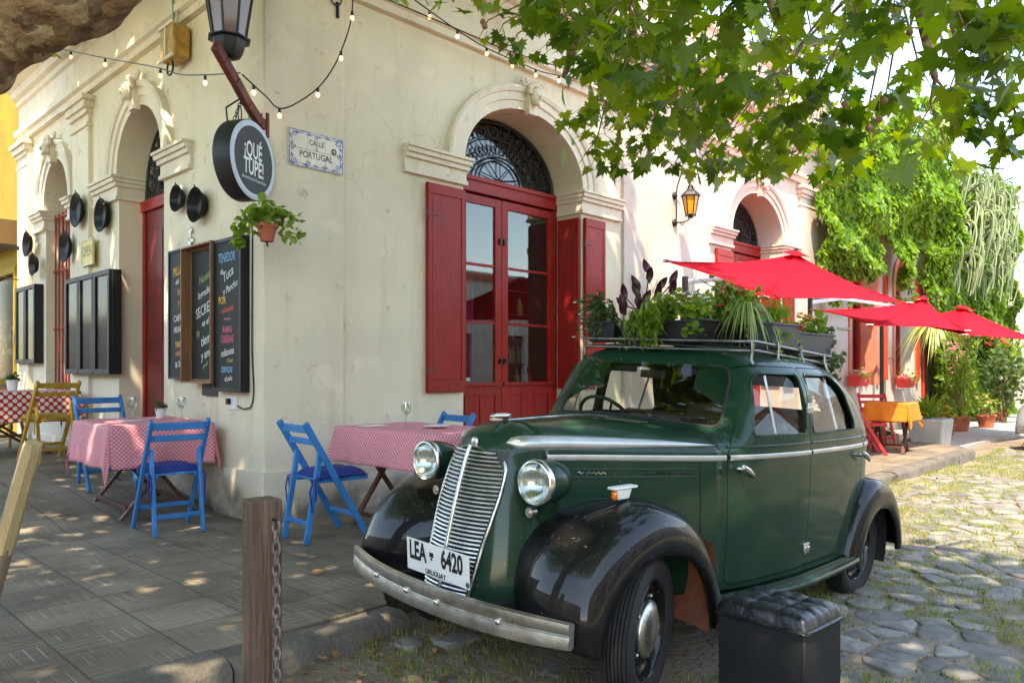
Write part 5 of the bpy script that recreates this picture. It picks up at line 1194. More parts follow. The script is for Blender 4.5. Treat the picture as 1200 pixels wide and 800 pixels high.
# ---- socket boxes, cables
sb = thing('socket_box', 'white electric socket box with trailing cable below the chalkboards', 'socket box', (-.03, .47, .93))
mb = MB(); mb.box((0, 0, 0), (.06, .17, .11)); mb.build('box', M['white'], sb, bevel=.006); mb = MB(); mb.box((-.033, 0, 0), (.006, .13, .08)); mb.build('cover', M['white'], sb, bevel=.003)
mb = MB(); mb.tube(sag([(-.02, -.09, -.02), (-.03, -.2, -.04), (-.025, -.32, -.02), (-.02, -.36, .12), (-.025, -.34, .5), (-.02, -.34, 1.3), (-.015, -.30, 1.5)]), .006, 5); mb.build('cable', M['black'], sb)
mb = MB(); mb.box((-.05, .02, .015), (.03, .04, .05)); mb.build('plug', M['black'], sb, bevel=.004)
sc_ = MB(); sc_.tube([(-.02, y + 1.35, z + 2.42) for y, _, z in spiral((0, .05), .035, .01, 0, 1.2, 12)] , .008, 5); sc_.tube([(-.02, 1.35 + .035 * math.cos(a), 2.38 + .03 * math.sin(a)) for a in linsp(0, 6.283, 12)[:-1]], .010, 5, closed=True); sc_.cyl((-.02, 1.35, 2.30), (-.02, 1.35, 2.5), .008, n=6)
setp(sc_.build('ornament', M['dullchrome']), 'little pale iron ornament fixed under the pans', 'ornament')

# ---- hanging geranium pot at the corner
def leaf_blob(mb, c, n, rad, size, r_, flat=.6, kind='round', droop=0):
    for _ in range(n):
        d = Vector((r_.gauss(0, 1), r_.gauss(0, 1), r_.gauss(0, 1) * flat)); d.normalize(); p = Vector(c) + d * rad * (r_.random() ** .5); p.z += -droop * r_.random()
        T = Matrix.Translation(p) @ Matrix.Rotation(r_.random() * 6.28, 4, 'Z') @ Matrix.Rotation(r_.uniform(.1, 1.4), 4, 'X'); s = size * r_.uniform(.6, 1.25)
        if kind == 'round':
            vs = [(0, 0, 0)] + [(s * math.cos(a), s * math.sin(a), .12 * s * math.cos(2 * a)) for a in linsp(0, 6.283, 10)[:-1]]
            mb.add(vs, [(0, 1 + k, 1 + (k + 1) % 9) for k in range(9)], 0, T)
        elif kind == 'long':
            mb.add([(0, -s * 1.6, 0), (s * .36, -s * .3, .1 * s), (0, s * 1.6, -.3 * s), (-s * .36, -s * .3, .1 * s), (0, -s * .3, 0)], [(0, 1, 4), (1, 2, 4), (2, 3, 4), (3, 0, 4)], 0, T)
        elif kind == 'ivy':
            o = [(0, -1), (.45, -.5), (.95, -.35), (.6, .15), (.62, .7), (.2, .5), (0, 1.05), (-.2, .5), (-.62, .7), (-.6, .15), (-.95, -.35), (-.45, -.5)]
            mb.add([(0, 0, 0)] + [(x * s, y * s, -.12 * s * (x * x + y * y)) for x, y in o], [(0, 1 + k, 1 + (k + 1) % 12) for k in range(12)], 0, T)
hp = thing('hanging_plant', 'terracotta pot of trailing round-leaved plant hung below the round sign', 'hanging plant', (-.20, -.38, 2.15)); rp = random.Random(11)
mb = MB(); mb.lathe([(.055, 0), (.085, .12), (.095, .12), (.097, .15), (.085, .15), (.08, .12), (.001, .115)], 24, cap=False); mb.lathe([(.001, .0), (.055, .0)], 24, cap=False); mb.build('pot', M['terracotta'], hp, smooth=40)
mb = MB(); leaf_blob(mb, (0, 0, .24), 120, .16, .036, rp, .5); leaf_blob(mb, (-.16, .10, .22), 34, .12, .034, rp, .7, droop=.15); leaf_blob(mb, (-.20, .16, .08), 26, .09, .036, rp, 1.6, droop=.12); leaf_blob(mb, (.16, -.10, .22), 44, .13, .030, rp, .8, droop=.14); leaf_blob(mb, (.22, -.14, .08), 16, .06, .024, rp, 1.2, droop=.05)
mb.build('foliage', M['green_leaf'], hp)
mb = MB()
for k in range(16):
    a = rp.random() * 6.28; r_ = rp.uniform(.12, .26); mb.tube([(0, 0, .13), (r_ * .5 * math.cos(a), r_ * .5 * math.sin(a), .26), (r_ * math.cos(a), r_ * math.sin(a), .16)], .0025, 4)
mb.build('stems', M['dull_leaf'], hp); mb = MB(); leaf_blob(mb, (.06, -.02, .30), 26, .09, .010, rp, .6); mb.build('flowers', M['flower_white'], hp); hp.scale = (.84, .84, .84)
mb = MB(); mb.tube([(.19, .33, .02), (.10, .18, .0), (0, 0, -.03), (0, 0, .0)], .008, 6); mb.tube([(.19, .33, .40), (.05, .1, .36), (0, 0, .15)], .004, 4); mb.build('hanger', M['black'], hp)
# yellow shop beyond the house
yb = thing('yellow_shop', 'mustard yellow building with a dark shop window past the corner house', 'building')
mb = MB(); mb.panel([[(-16, -.1), (-7.04, -.1), (-7.04, 6.5), (-16, 6.5)], [(-11.5, .9), (-7.35, .9), (-7.35, 2.62), (-11.5, 2.62)]], (0, 0, 0), (1, 0, 0), (0, 0, 1), (0, 1, 0), .3); o = mb.build('wall', M['yellow_wall'], yb); o.matrix_local = TL @ Matrix.Translation((0, .03, 0))
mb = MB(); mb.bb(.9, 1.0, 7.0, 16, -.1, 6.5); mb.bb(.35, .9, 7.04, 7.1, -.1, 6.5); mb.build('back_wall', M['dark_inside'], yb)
mb = MB()
for a, b, c, d in ((7.28, 11.55, 2.62, 2.72), (7.28, 11.55, .82, .90), (7.28, 7.35, .9, 2.62), (9.3, 9.4, .9, 2.62)): mb.bb(-.03, .08, a, b, c, d)
w_ = mb.build('window_frame', M['yellow_wall'], yb, bevel=.005)
mb = MB(); mb.bb(.05, .055, 7.35, 11.5, .9, 2.62); mb.build('pane', M['cabinet_glass'], w_)
mb = MB(); rq = random.Random(4)
for k in range(46): mb.box((.45 + .1 * rq.random(), 7.5 + 3.5 * rq.random(), 1.0 + .13 * rq.randrange(9)), (.10, rq.uniform(.06, .16), rq.uniform(.06, .12)))
mb.build('shop_goods', mat('wicker_goods', (.30, .20, .11), .8, scale=9, col2=(.45, .36, .25)), yb)
mb = MB(); mb.bb(-.35, .02, 7.15, 12, 3.0, 3.35); mb.build('awning', mat('brown_awning', (.16, .09, .03), .8), yb)
sb2 = thing('sign_bracket', 'black iron bracket arm reaching out over the far side pavement', 'bracket', (0, 6.9, 2.92))
mb = MB(); mb.bb(-1.3, 0, -.015, .015, -.025, .025); mb.bb(-.03, 0, -.02, .02, -.2, .1); mb.tube([(-1.2, 0, -.02), (-.8, 0, -.22), (-.3, 0, -.42), (-.02, 0, -.45)], .008, 5); mb.build('arm', M['black'], sb2)
mb = MB(); mb.bb(-1.5, -1.1, -.03, .03, .1, .75); mb.build('hanging_panel', M['blackpaint'], sb2)
# ============================================================ TABLES AND CHAIRS
def zp(y): # height of the side pavement, which climbs away from the corner
    return 0 if y < .8 else min(.27, (y - .8) * .1)
def make_chair(name, label, m, cushion=None, group=None, ties=False):
    t_ = thing(name, label, 'chair', group=group); W = .20
    for s in (-1, 1):
        mb = MB(); mb.bar((.42, s * W, .0), (-.075, s * W, .84), .028, .046, up=(1, 0, 0)); mb.cyl((-.062, s * W, .845), (-.088, s * W, .845), .001, n=4) if 0 else None; mb.build('long_leg', m, t_, bevel=.006)
        mb = MB(); mb.bar((-.05, s * (W - .032), .0), (.055, s * (W - .032), .625), .026, .042, up=(1, 0, 0)); mb.build('short_leg', m, t_, bevel=.006)
    mb = MB(); mb.box((-.052, 0, .795), (.018, 2 * W - .028, .055), Matrix.Rotation(0, 4, 'Y')); mb.build('back_slat', m, t_, bevel=.005)
    mb = MB(); mb.box((-.002, 0, .705), (.018, 2 * W - .028, .045)); mb.build('back_slat', m, t_, bevel=.005)
    mb = MB()
    for k in range(6): mb.box((.055 + .068 * k, 0, .440), (.056, 2 * W - .10, .016))
    mb.box((.225, W - .062, .425), (.40, .022, .03)); mb.box((.225, -W + .062, .425), (.40, .022, .03)); mb.box((.428, 0, .430), (.022, 2 * W - .06, .035)); mb.build('seat', m, t_, bevel=.004)
    for x, z, w in ((-.027, .14, 2 * W - .09), (.32, .17, 2 * W - .03)):
        mb = MB(); mb.box((x, 0, z), (.018, w, .034)); mb.build('stretcher', m, t_, bevel=.004)
    if cushion:
        mb = MB()
        def cf(i, j):
            u, v = i / 12 * 2 - 1, j / 12 * 2 - 1; ed = (1 - abs(u) ** 6) * (1 - abs(v) ** 6); return (.235 + u * .195, v * .185, .452 + .05 * ed ** .6 + .004 * math.sin(u * 7) * math.sin(v * 6))
        mb.grid(cf, 13, 13); mb.grid(lambda i, j: (.235 + (i / 12 * 2 - 1) * .195, (j / 12 * 2 - 1) * .185, .450), 13, 13, flip=True); c = mb.build('cushion', cushion, t_, smooth=60, weld=True)
        for s in (-1, 1):
            mb = MB(); mb.tube([(.05, s * .18, .455), (-.01, s * .19, .44), (-.03, s * .185, .36), (-.015, s * .19, .22)], .006, 5); mb.tube([(.05, s * .18, .455), (-.0, s * .20, .42), (.01, s * .20, .30)], .006, 5); mb.build('cushion_tie', cushion, c)
    return t_
G1 = 'blue folding chairs round the cafe tables'
cb = make_chair('folding_chair', 'blue folding chair with a navy cushion facing the pink table by the side wall', M['blue'], M['navy'], G1)
cb.location = (-.66, .09, 0); cb.rotation_euler = (0, 0, R(84))
dup(cb, 'blue folding chair with a navy cushion at the pink table beside the car', (-.14, -.76, 0), R(-4), G1)
plain = make_chair('folding_chair', 'blue folding chair behind the pink table by the side wall', M['blue'], None, G1); plain.location = (-.50, 2.25, zp(2.0)); plain.rotation_euler = (0, 0, R(-92))
dup(plain, 'blue folding chair in front of the red street door', (1.30, -.74, 0), R(176), G1)
dup(plain, 'blue folding chair at the far left end of the red dotted table', (-1.50, 4.5, zp(4.6)), R(-20), G1)
dup(plain, 'blue folding chair behind the red dotted table', (-1.15, 5.4, zp(5.4)), R(-85), G1)
G2 = 'yellow folding chairs at the red dotted table'
cy_ = make_chair('folding_chair', 'yellow folding chair with its back to us at the red dotted table', M['yellowp'], mat('mustard_cushion', (.40, .23, .04), .85), G2); cy_.location = (-.58, 3.30, zp(3.3)); cy_.rotation_euler = (0, 0, R(97))
dup(cy_, 'yellow folding chair on the far side of the red dotted table', (-.72, 5.15, zp(5.1)), R(-85), G2)
G3 = 'red folding chairs at the orange table'
cr_ = make_chair('folding_chair', 'red folding chair on the near side of the orange table', M['redp'], None, G3); cr_.location = (8.40, -1.42, 0); cr_.rotation_euler = (0, 0, R(-58))
dup(cr_, 'red folding chair on the far side of the orange table', (9.62, -1.30, 0), R(218), G3)

def clothmat(name, base, dot, per=.05, rad=.32, sq=None, weave=.1):
    m = bpy.data.materials.new(name); m.use_nodes = True; N, L, p = nodes(m)
    uv = N.new("ShaderNodeUVMap"); uv.uv_map = 'UVMap'; sc = N.new("ShaderNodeVectorMath"); sc.operation = 'SCALE'; sc.inputs[3].default_value = 1 / per; L.new(uv.outputs[0], sc.inputs[0])
    def mk(off):
        ad = N.new("ShaderNodeVectorMath"); ad.operation = 'ADD'; ad.inputs[1].default_value = (off, off, 0); L.new(sc.outputs[0], ad.inputs[0])
        fr = N.new("ShaderNodeVectorMath"); fr.operation = 'FRACTION'; L.new(ad.outputs[0], fr.inputs[0])
        su = N.new("ShaderNodeVectorMath"); su.operation = 'SUBTRACT'; su.inputs[1].default_value = (.5, .5, 0); L.new(fr.outputs[0], su.inputs[0])
        ln = N.new("ShaderNodeVectorMath"); ln.operation = 'LENGTH'; L.new(su.outputs[0], ln.inputs[0])
        r_ = N.new("ShaderNodeMapRange"); r_.inputs[1].default_value = rad; r_.inputs[2].default_value = rad * .8; L.new(ln.outputs[1], r_.inputs[0]); return r_.outputs[0]
    mx = N.new("ShaderNodeMath"); mx.operation = 'MAXIMUM'; L.new(mk(0), mx.inputs[0]); L.new(mk(.5), mx.inputs[1])
    c = N.new("ShaderNodeMix"); c.data_type = 'RGBA'; c.inputs[6].default_value = (*base, 1); c.inputs[7].default_value = (*dot, 1); L.new(mx.outputs[0], c.inputs[0])
    L.new(c.outputs[2], p.inputs["Base Color"]); p.inputs["Roughness"].default_value = .75; nb_ = N.new('ShaderNodeTexNoise'); nb_.inputs['Scale'].default_value = 7; nb_.inputs['Detail'].default_value = 4; nb_.inputs['Distortion'].default_value = 1.5; L.new(uv.outputs[0], nb_.inputs['Vector']); bq = N.new('ShaderNodeBump'); bq.inputs['Strength'].default_value = .5; bq.inputs['Distance'].default_value = .03; L.new(nb_.outputs['Fac'], bq.inputs['Height']); L.new(bq.outputs[0], p.inputs['Normal'])
    return m
M['pinkcloth'] = clothmat('pink_dotted_cloth', (.66, .17, .22), (.76, .50, .50), .032, .22)
M['redcloth'] = clothmat('red_dotted_cloth', (.38, .012, .02), (.72, .6, .55), .085, .30)
M['orangecloth'] = clothmat('orange_cloth', (.72, .19, .012), (.70, .22, .02), .02, .2)
def cloth(name, label, a, b, ha, hb, z, loc, rz, m, seed=0, cat='tablecloth', grp=None):
    rr = random.Random(seed); ph = [rr.uniform(0, 6) for _ in range(8)]
    n = 64; U = linsp(-a - ha, a + ha, n); Vv = linsp(-b - hb, b + hb, n); vs = []; uv = []
    for v_ in Vv:
        for u in U:
            du = max(abs(u) - a, 0); dv = max(abs(v_) - b, 0); su = 1 if u > 0 else -1; sv = 1 if v_ > 0 else -1
            x, y = max(-a, min(a, u)), max(-b, min(b, v_))
            if du and dv:                                            # hanging corner: folds into a point
                dd = math.hypot(du, dv); t = math.atan2(dv, du); fold = math.sin(t * 2)
                drop = dd * (.80 + .20 * fold); out = .05 * dd + .30 * min(du, dv) * (.6 + .4 * math.sin(t * 4 + ph[0]))
                x += su * out * math.cos(t) * 1.25; y += sv * out * math.sin(t) * 1.25; zz = -drop
            elif du: w = math.sin(v_ * 13 + ph[1]) * .5 + math.sin(v_ * 29 + ph[2]) * .25; x += su * (.006 + du * (.10 + .10 * w)); zz = -du * .985
            elif dv: w = math.sin(u * 11 + ph[3]) * .5 + math.sin(u * 25 + ph[4]) * .25; y += sv * (.006 + dv * (.10 + .10 * w)); zz = -dv * .985
            else: zz = .0018 * math.sin(u * 21 + ph[5]) * math.sin(v_ * 17)
            vs.append((x, y, z + zz)); uv.append((u, v_))
    fs = [(j * n + i, j * n + i + 1, (j + 1) * n + i + 1, (j + 1) * n + i) for j in range(n - 1) for i in range(n - 1)]
    me = bpy.data.meshes.new(name); me.from_pydata(vs, [], fs); me.materials.append(m); ul = me.uv_layers.new(name='UVMap')
    for lp in me.loops: ul.data[lp.index].uv = uv[lp.vertex_index]
    me.polygons.foreach_set("use_smooth", [True] * len(me.polygons)); o = bpy.data.objects.new(name, me); COL.objects.link(o); o.location = loc; o.rotation_euler = (0, 0, rz)
    s_ = o.modifiers.new('s', 'SOLIDIFY'); s_.thickness = .002
    return setp(o, label, cat, grp)
M['tablewood'] = mat('reddish_table_wood', (.10, .035, .022), .5, var=.3, bump=.2)
def table(label, a, b, h, loc, rz, m, grp=None):
    t_ = thing('cafe_table', label, 'table', loc, rz, grp)
    mb = MB(); mb.bb(-a, a, -b, b, h - .03, h - .004); mb.build('tabletop', m, t_, bevel=.004)
    for s in (-1, 1):
        for k, (x0, x1) in enumerate(((-a * .75, a * .75), (a * .75, -a * .75))):
            mb = MB(); yy = s * (b - .08 - .032 * k); mb.bar((x0, yy, 0), (x1, yy, h - .03), .026, .045, up=(0, 1, 0)); mb.build('leg', m, t_, bevel=.004)
    for x in (-a * .62, a * .62): mb = MB(); mb.bar((x, -b + .1, .09), (x, b - .1, .09), .022, .035); mb.build('stretcher', m, t_, bevel=.003)
    return t_
GT = 'cloth covered cafe tables on the pavement'
table('folding table under the pink dotted cloth by the side wall', .39, .50, .745, (-.52, 1.14, .03), R(-3), M['tablewood'], GT)
cloth('tablecloth', 'pink dotted tablecloth with long hanging corners by the side wall', .40, .51, .34, .34, .749, (-.52, 1.14, .03), R(-3), M['pinkcloth'], 3)
table('folding table under the pink dotted cloth beside the car', .36, .60, .765, (.70, -1.08, 0), R(1), M['tablewood'], GT)
cloth('tablecloth', 'pink dotted tablecloth on the table beside the car', .37, .61, .27, .27, .769, (.70, -1.08, 0), R(1), M['pinkcloth'], 5)
table('folding table under the red dotted cloth far along the side wall', .64, .40, .70, (-.90, 4.35, zp(4.3)), R(0.5), M['tablewood'], GT)
cloth('tablecloth', 'red tablecloth with big white dots far along the side wall', .65, .41, .34, .34, .704, (-.80, 4.35, zp(4.3)), R(0), M['redcloth'], 8)
table('folding table under the orange cloth far along the street front', .28, .28, .73, (8.98, -1.78, 0), R(4), M['tablewood'], GT)
cloth('tablecloth', 'plain orange tablecloth beside the red chairs', .29, .29, .27, .27, .734, (8.98, -1.78, 0), R(4), M['orangecloth'], 9)
# ---- on the tables
def wineglass(label, loc, g='wine glasses on the cafe tables', up=True):
    t_ = thing('wine_glass', label, 'wine glass', loc, 0, g); T = Matrix.Identity(4)
    P = [(.001, .002), (.034, .002), (.034, .004), (.006, .010), (.0045, .07), (.010, .085), (.030, .105), (.038, .13), (.036, .165), (.031, .19)]
    mb = MB(); mb.lathe(P + [(.0295, .19), (.0345, .165), (.0365, .13), (.028, .108), (.001, .092)], 24, T, cap=False); mb.build('glass', M['drinkglass'], t_, smooth=60); return t_
def pot_small(name, label, loc, kind, col, r_, potm=None, s=1.0, cat='potted plant', g=None):
    t_ = thing(name, label, cat, loc, 0, g)
    mb = MB(); mb.lathe([(.035 * s, 0), (.045 * s, .075 * s), (.049 * s, .078 * s), (.049 * s, .09 * s), (.042 * s, .09 * s), (.001, .08 * s)], 20, cap=False); mb.build('pot', potm or M['white'], t_, smooth=40)
    mb = MB(); leaf_blob(mb, (0, 0, .11 * s), 60, .055 * s, .017 * s, r_, .7, kind); mb.build('foliage', col, t_); return t_
zt1 = .03 + .751; zt2 = .772
wineglass('left wine glass on the pink cloth by the side wall', (-.52, 1.36, zt1)); wineglass('right wine glass near the wall on the pink cloth', (-.24, 1.02, zt1)); wineglass('wine glass on the pink cloth beside the car', (.62, -.98, zt2))
pot_small('potted_plant', 'small white pot of herbs on the pink cloth by the side wall', (-.30, 1.32, zt1), 'round', M['dull_leaf'], rp, s=.95)
pot_small('potted_plant', 'small white pot of herbs on the red dotted cloth', (-.72, 4.38, zp(4.3) + .706), 'round', M['dull_leaf'], rp, s=1.3)
wineglass('wine glass on the red dotted cloth', (-1.15, 4.25, zp(4.3) + .706))
for n_, (x, y, z, rz, lb) in enumerate(((-.62, 1.12, zt1, .2, 'white paper menu on the pink cloth by the side wall'), (.50, -.72, zt2, .1, 'white paper menu on the pink cloth beside the car'), (.72, -1.22, zt2, -.2, 'white dish on the pink cloth beside the car'))):
    mb = MB()
    if n_ < 2: mb.box((0, 0, .003), (.19, .13, .004)); setp(mb.build('menu_card', M['white'], loc=(x, y, z)), lb, 'menu card')
    else: mb.lathe([(.001, .004), (.06, .004), (.10, .016), (.102, .018), (.06, .007), (.001, .007)], 24, cap=False); setp(mb.build('dish', M['white'], smooth=60, loc=(x, y, z)), lb, 'dish')
# ============================================================ STREET THINGS
M['bollardwood'] = mat('weathered_brown_post', (.085, .045, .028), .75, scale=3, col2=(.18, .115, .08), mixlo=.42, mixhi=.72, stretch=(9, 9, .7), bump=.9, bscale=11)
bo = thing('bollard', 'square weathered wooden bollard with a rusty chain in the foreground', 'bollard', (-1.745, -3.215, -.23), R(-6))
mb = MB()
def bf(i, j):
    z = 1.0 * j / 24; c = [(-1, -1), (0, -1), (1, -1), (1, 0), (1, 1), (0, 1), (-1, 1), (-1, 0)][i]; k = .0535 + .0015 * noise.noise(Vector((i * 2, z * 5, 0)))
    ch_ = 1 if (i % 2) else .93
    return (c[0] * k * ch_, c[1] * k * ch_, z + (.006 * noise.noise(Vector((c[0] * 3, c[1] * 3, 1))) if j == 24 else 0))
mb.grid(bf, 8, 25, closed_u=True); mb.f.append([24 * 8 + i for i in range(8)]); mb.m.append(0); mb.build('post', M['bollardwood'], bo, bevel=.006)
mb = MB(); chain(mb, (.020, -.068, .93), (.024, -.068, .02), .048, .0045, .012); mb.build('chain', mat('rusty_chain', (.24, .20, .17), .5, .5, var=.4, scale=20), bo)
mb = MB(); mb.cyl((.018, -.05, .935), (.018, -.075, .935), .006, n=8); mb.build('chain_bolt', M['black'], bo)
M['bamboo'] = mat('pale_varnished_pole', (.36, .27, .13), .30, var=.25, scale=12, coat=.5, stretch=(20, 20, 1))
M['polewood'] = mat('bare_pole_wood', (.22, .15, .10), .8, var=.3, scale=5, stretch=(9, 9, .8), bump=.5)
lp_ = thing('leaning_pole', 'leaning wooden pole with a pale shiny top sleeve at the left edge', 'pole', (-2.42, -2.30, .0))
top = Vector((-2.27, -2.63, .955)) - Vector((-2.42, -2.30, 0)); md = top * .62
mb = MB(); mb.tube([top * 0, top * .3, md], [.036, .033, .031], 14); mb.build('shaft', M['polewood'], lp_, smooth=60)
mb = MB(); mb.tube([md * .97, top * .98, top], [.0335, .031, .028], 7); mb.build('sleeve', M['bamboo'], lp_)
# ottoman
M['leather'] = mat('black_leather', (.006, .0065, .008), .4, var=.3, scale=8, bump=.35, bscale=35, coat=.25, coatr=.2)
M['vinyl'] = mat('black_vinyl', (.008, .009, .010), .55, var=.2, scale=5, bump=.15, bscale=150)
ot = thing('ottoman', 'black quilted leather box seat on the stones beside the car', 'ottoman', (.055, -4.19, -.19), R(-3)); w2_, d2_ = .158, .190
mb = MB(); mb.bb(-w2_, w2_, -d2_, d2_, 0, .375); mb.build('box', M['vinyl'], ot, bevel=.006)
mb = MB()
def of(i, j):
    u, v = i / 40 * 2 - 1, j / 40 * 2 - 1; e = (1 - abs(u) ** 10) * (1 - abs(v) ** 10)
    def cr(a, n): t = (a + 1) / 2 * n; return abs((t % 1) - .5) * 2
    q = 1 - .5 * (cr(u, 3) ** 6 + cr(v, 3) ** 6) * e - .25 * (1 - min(1, math.hypot(cr(u, 3) - 1, cr(v, 3) - 1) * 1.5))
    wr = noise.noise(Vector((u * 4, v * 4, 2))) * .12
    return (u * (w2_ + .008), v * (d2_ + .008), .378 + .060 * e ** .35 * (.72 + .34 * q + wr))
mb.grid(of, 41, 41)
def os_(i, j):
    P = []
    n = 40
    k = i % (4 * n); sd = k // n; t = (k % n) / n * 2 - 1
    x, y = [(t, -1), (1, t), (-t, 1), (-1, -t)][sd]; bul = .010 * math.sin(math.pi * j / 5) * (1 - abs(t) ** 4) ; fx = 1
    nx, ny = [(0, -1), (1, 0), (0, 1), (-1, 0)][sd]
    return (x * (w2_ + .008) + nx * bul, y * (d2_ + .008) + ny * bul, .372 + .012 * j / 5)
mb.grid(os_, 160, 6, closed_u=True); mb.build('quilted_lid', M['leather'], ot, smooth=50, weld=True)
mb = MB(); q_ = [(-w2_ - .01, -d2_ - .01), (w2_ + .01, -d2_ - .01), (w2_ + .01, d2_ + .01), (-w2_ - .01, d2_ + .01)]; mb.tube([(x, y, .374) for x, y in roundp(q_, .02, 4)], .0045, 6, closed=True); mb.build('piping', M['leather'], ot, smooth=60)

# ---- red parasols
def parasol(label, Lc, Nc, Rc, Bc, Ap, mast, arm=True):
    t_ = thing('parasol', label, 'parasol', mast, 0, 'red parasols over the pavement'); o = Vector(mast); cs = [Vector(q) - o for q in (Lc, Nc, Rc, Bc)]; ap = Vector(Ap) - o
    mb = MB(); n = 14
    for k in range(4):
        a, b = cs[k], cs[(k + 1) % 4]
        def pf(i, j):
            u = i / n; w = j / n; e = a.lerp(b, u); e = e + V(0, 0, -.0) + (ap - e) * .06 * math.sin(math.pi * u)    # scalloped hem
            p = ap.lerp(e, w); p.z -= .0 * w + .11 * math.sin(math.pi * w) ** .8 * (.6 + .4 * math.sin(math.pi * u)) + .018 * noise.noise(p * 2.2 + Vector((k * 3, 0, 0))) * w; return p
        mb.grid(pf, n + 1, n + 1)
    c = mb.build('canopy', M['umbrella'], t_, smooth=25, weld=True); s_ = c.modifiers.new('s', 'SOLIDIFY'); s_.thickness = .004
    mb = MB()
    for k in range(4):
        a, b = ap.lerp(cs[k], .12), ap.lerp(cs[(k + 1) % 4], .12); mb.grid(lambda i, j: (ap + V(0, 0, .045)).lerp(a.lerp(b, i / 4) + V(0, 0, .03), j / 3), 5, 4)
    mb.build('vent_cap', M['umbrella'], t_, smooth=25, weld=True)
    for k in range(4):
        mb = MB(); mb.tube([ap + V(0, 0, -.05), ap.lerp(cs[k], .5) + V(0, 0, -.075), cs[k] + (cs[k] - ap).normalized() * .03 + V(0, 0, -.012)], .006, 6); mb.build('rib', M['umbrella'], t_)
        mb = MB(); d = (cs[k] - ap).normalized(); mb.box(cs[k] - d * .03 + V(0, 0, .004), (.10, .07, .012)); mb.build('corner_patch', M['flower_white'], t_, bevel=.003)
    mb = MB(); mb.cyl(ap + V(0, 0, .04), ap + V(0, 0, .055), .03, n=10); mb.cyl(ap + V(0, 0, -.25), ap + V(0, 0, .06), .022, n=10); mb.build('hub', M['black'], t_)
    mb = MB(); mb.bar((0, 0, 0), (0, 0, 2.42), .07, .05, up=(1, 0, 0)); mb.build('mast', M['blackpaint'], t_, bevel=.004)
    mb = MB(); mb.bar((0, 0, 2.34), (.5, -.3, 2.42), .045, .06); mb.bar((.5, -.3, 2.42), ap + V(0, 0, -.2), .04, .05); mb.build('arm', M['alu'], t_, bevel=.004)
    mb = MB(); mb.box((0, 0, .03), (.5, .5, .06)); mb.build('base', M['concrete'], t_, bevel=.008)
    return t_
parasol('nearest red parasol over the car', (4.55, -.75, 2.46), (3.90, -2.25, 1.89), (7.80, -2.40, 2.07), (8.3, -.85, 2.46), (6.35, -1.50, 2.66), (5.72, -.30, 0))
parasol('middle red parasol partly behind the nearest one', (8.05, -1.0, 2.08), (6.7, -2.25, 1.75), (10.4, -2.45, 1.80), (14.6, -1.1, 2.25), (11.2, -1.60, 2.42), (9.75, -.25, 0))
parasol('farthest red parasol at the right edge', (10.9, -.95, 2.10), (10.2, -2.45, 1.74), (15.6, -2.8, 1.72), (16.8, -1.1, 2.2), (13.0, -1.75, 2.36), (13.2, -.25, -.11))
# ---- grey old car further down the street: the same body, other paint
gp = mat('grey_car_paint', (.17, .18, .19), .3, coat=.8)
def regrey(o, parent=None):
    if o.name.split('.')[0] in ('number_plate', 'roof_rack', 'bonnet_script'): return None
    c = o.copy(); COL.objects.link(c)
    if parent is not None: c.parent = parent
    if c.type == 'MESH' and c.data.materials and c.data.materials[0] in (M['carpaint'], M['fender']):
        c.material_slots[0].link = 'OBJECT'; c.material_slots[0].material = gp
    for ch in [x for x in COL.objects if x.parent == o]: regrey(ch, c)
    return c
gc = regrey(car); gc.matrix_world = Matrix.Translation((12.95, -3.42, -.20)) @ Matrix.Rotation(R(-2), 4, 'Z'); setp(gc, 'grey vintage car just entering the frame at the right edge', 'car')
# ============================================================ PLANTERS ON THE CAR ROOF
rg = random.Random(21)
def stem_leaves(mb, ms, base, tip, n, size, r_, kind='long', droop=.1, flare=1.0):
    base = Vector(base); tip = Vector(tip); mid = base.lerp(tip, .5) + Vector((0, 0, .06)); P = [base, mid, tip]
    if ms: ms.tube([base, mid, tip], [.004, .003, .0015], 4)
    for k in range(n):
        t = (k + .5) / n; p = base.lerp(mid, t * 2) if t < .5 else mid.lerp(tip, t * 2 - 1)
        leaf_blob(mb, p, 1, .015, size, r_, 1, kind)
def spray(mb, c, n, L, w, r_, up=.6, droop=.6, bend=1.0):       # strap leaves from one point
    c = Vector(c)
    for _ in range(n):
        a = r_.random() * 6.283; e = r_.uniform(up * .4, up * 1.3); l = L * r_.uniform(.55, 1.15); d = Vector((math.cos(a), math.sin(a), 0)); s_ = Vector((-d.y, d.x, 0)); pr = []
        for k in range(6):
            t = k / 5; p = c + d * (l * t * math.cos(e * (1 - t * .2))) + Vector((0, 0, l * (math.sin(e) * t * 1.3 - droop * t * t * bend))); ww = w * (1 - t) ** .6 * (.5 + t if t < .5 else 1)
            pr.append((p - s_ * ww, p + s_ * ww))
        vs = [q for pp in pr for q in pp]; mb.add(vs, [(2 * k, 2 * k + 1, 2 * k + 3, 2 * k + 2) for k in range(5)])
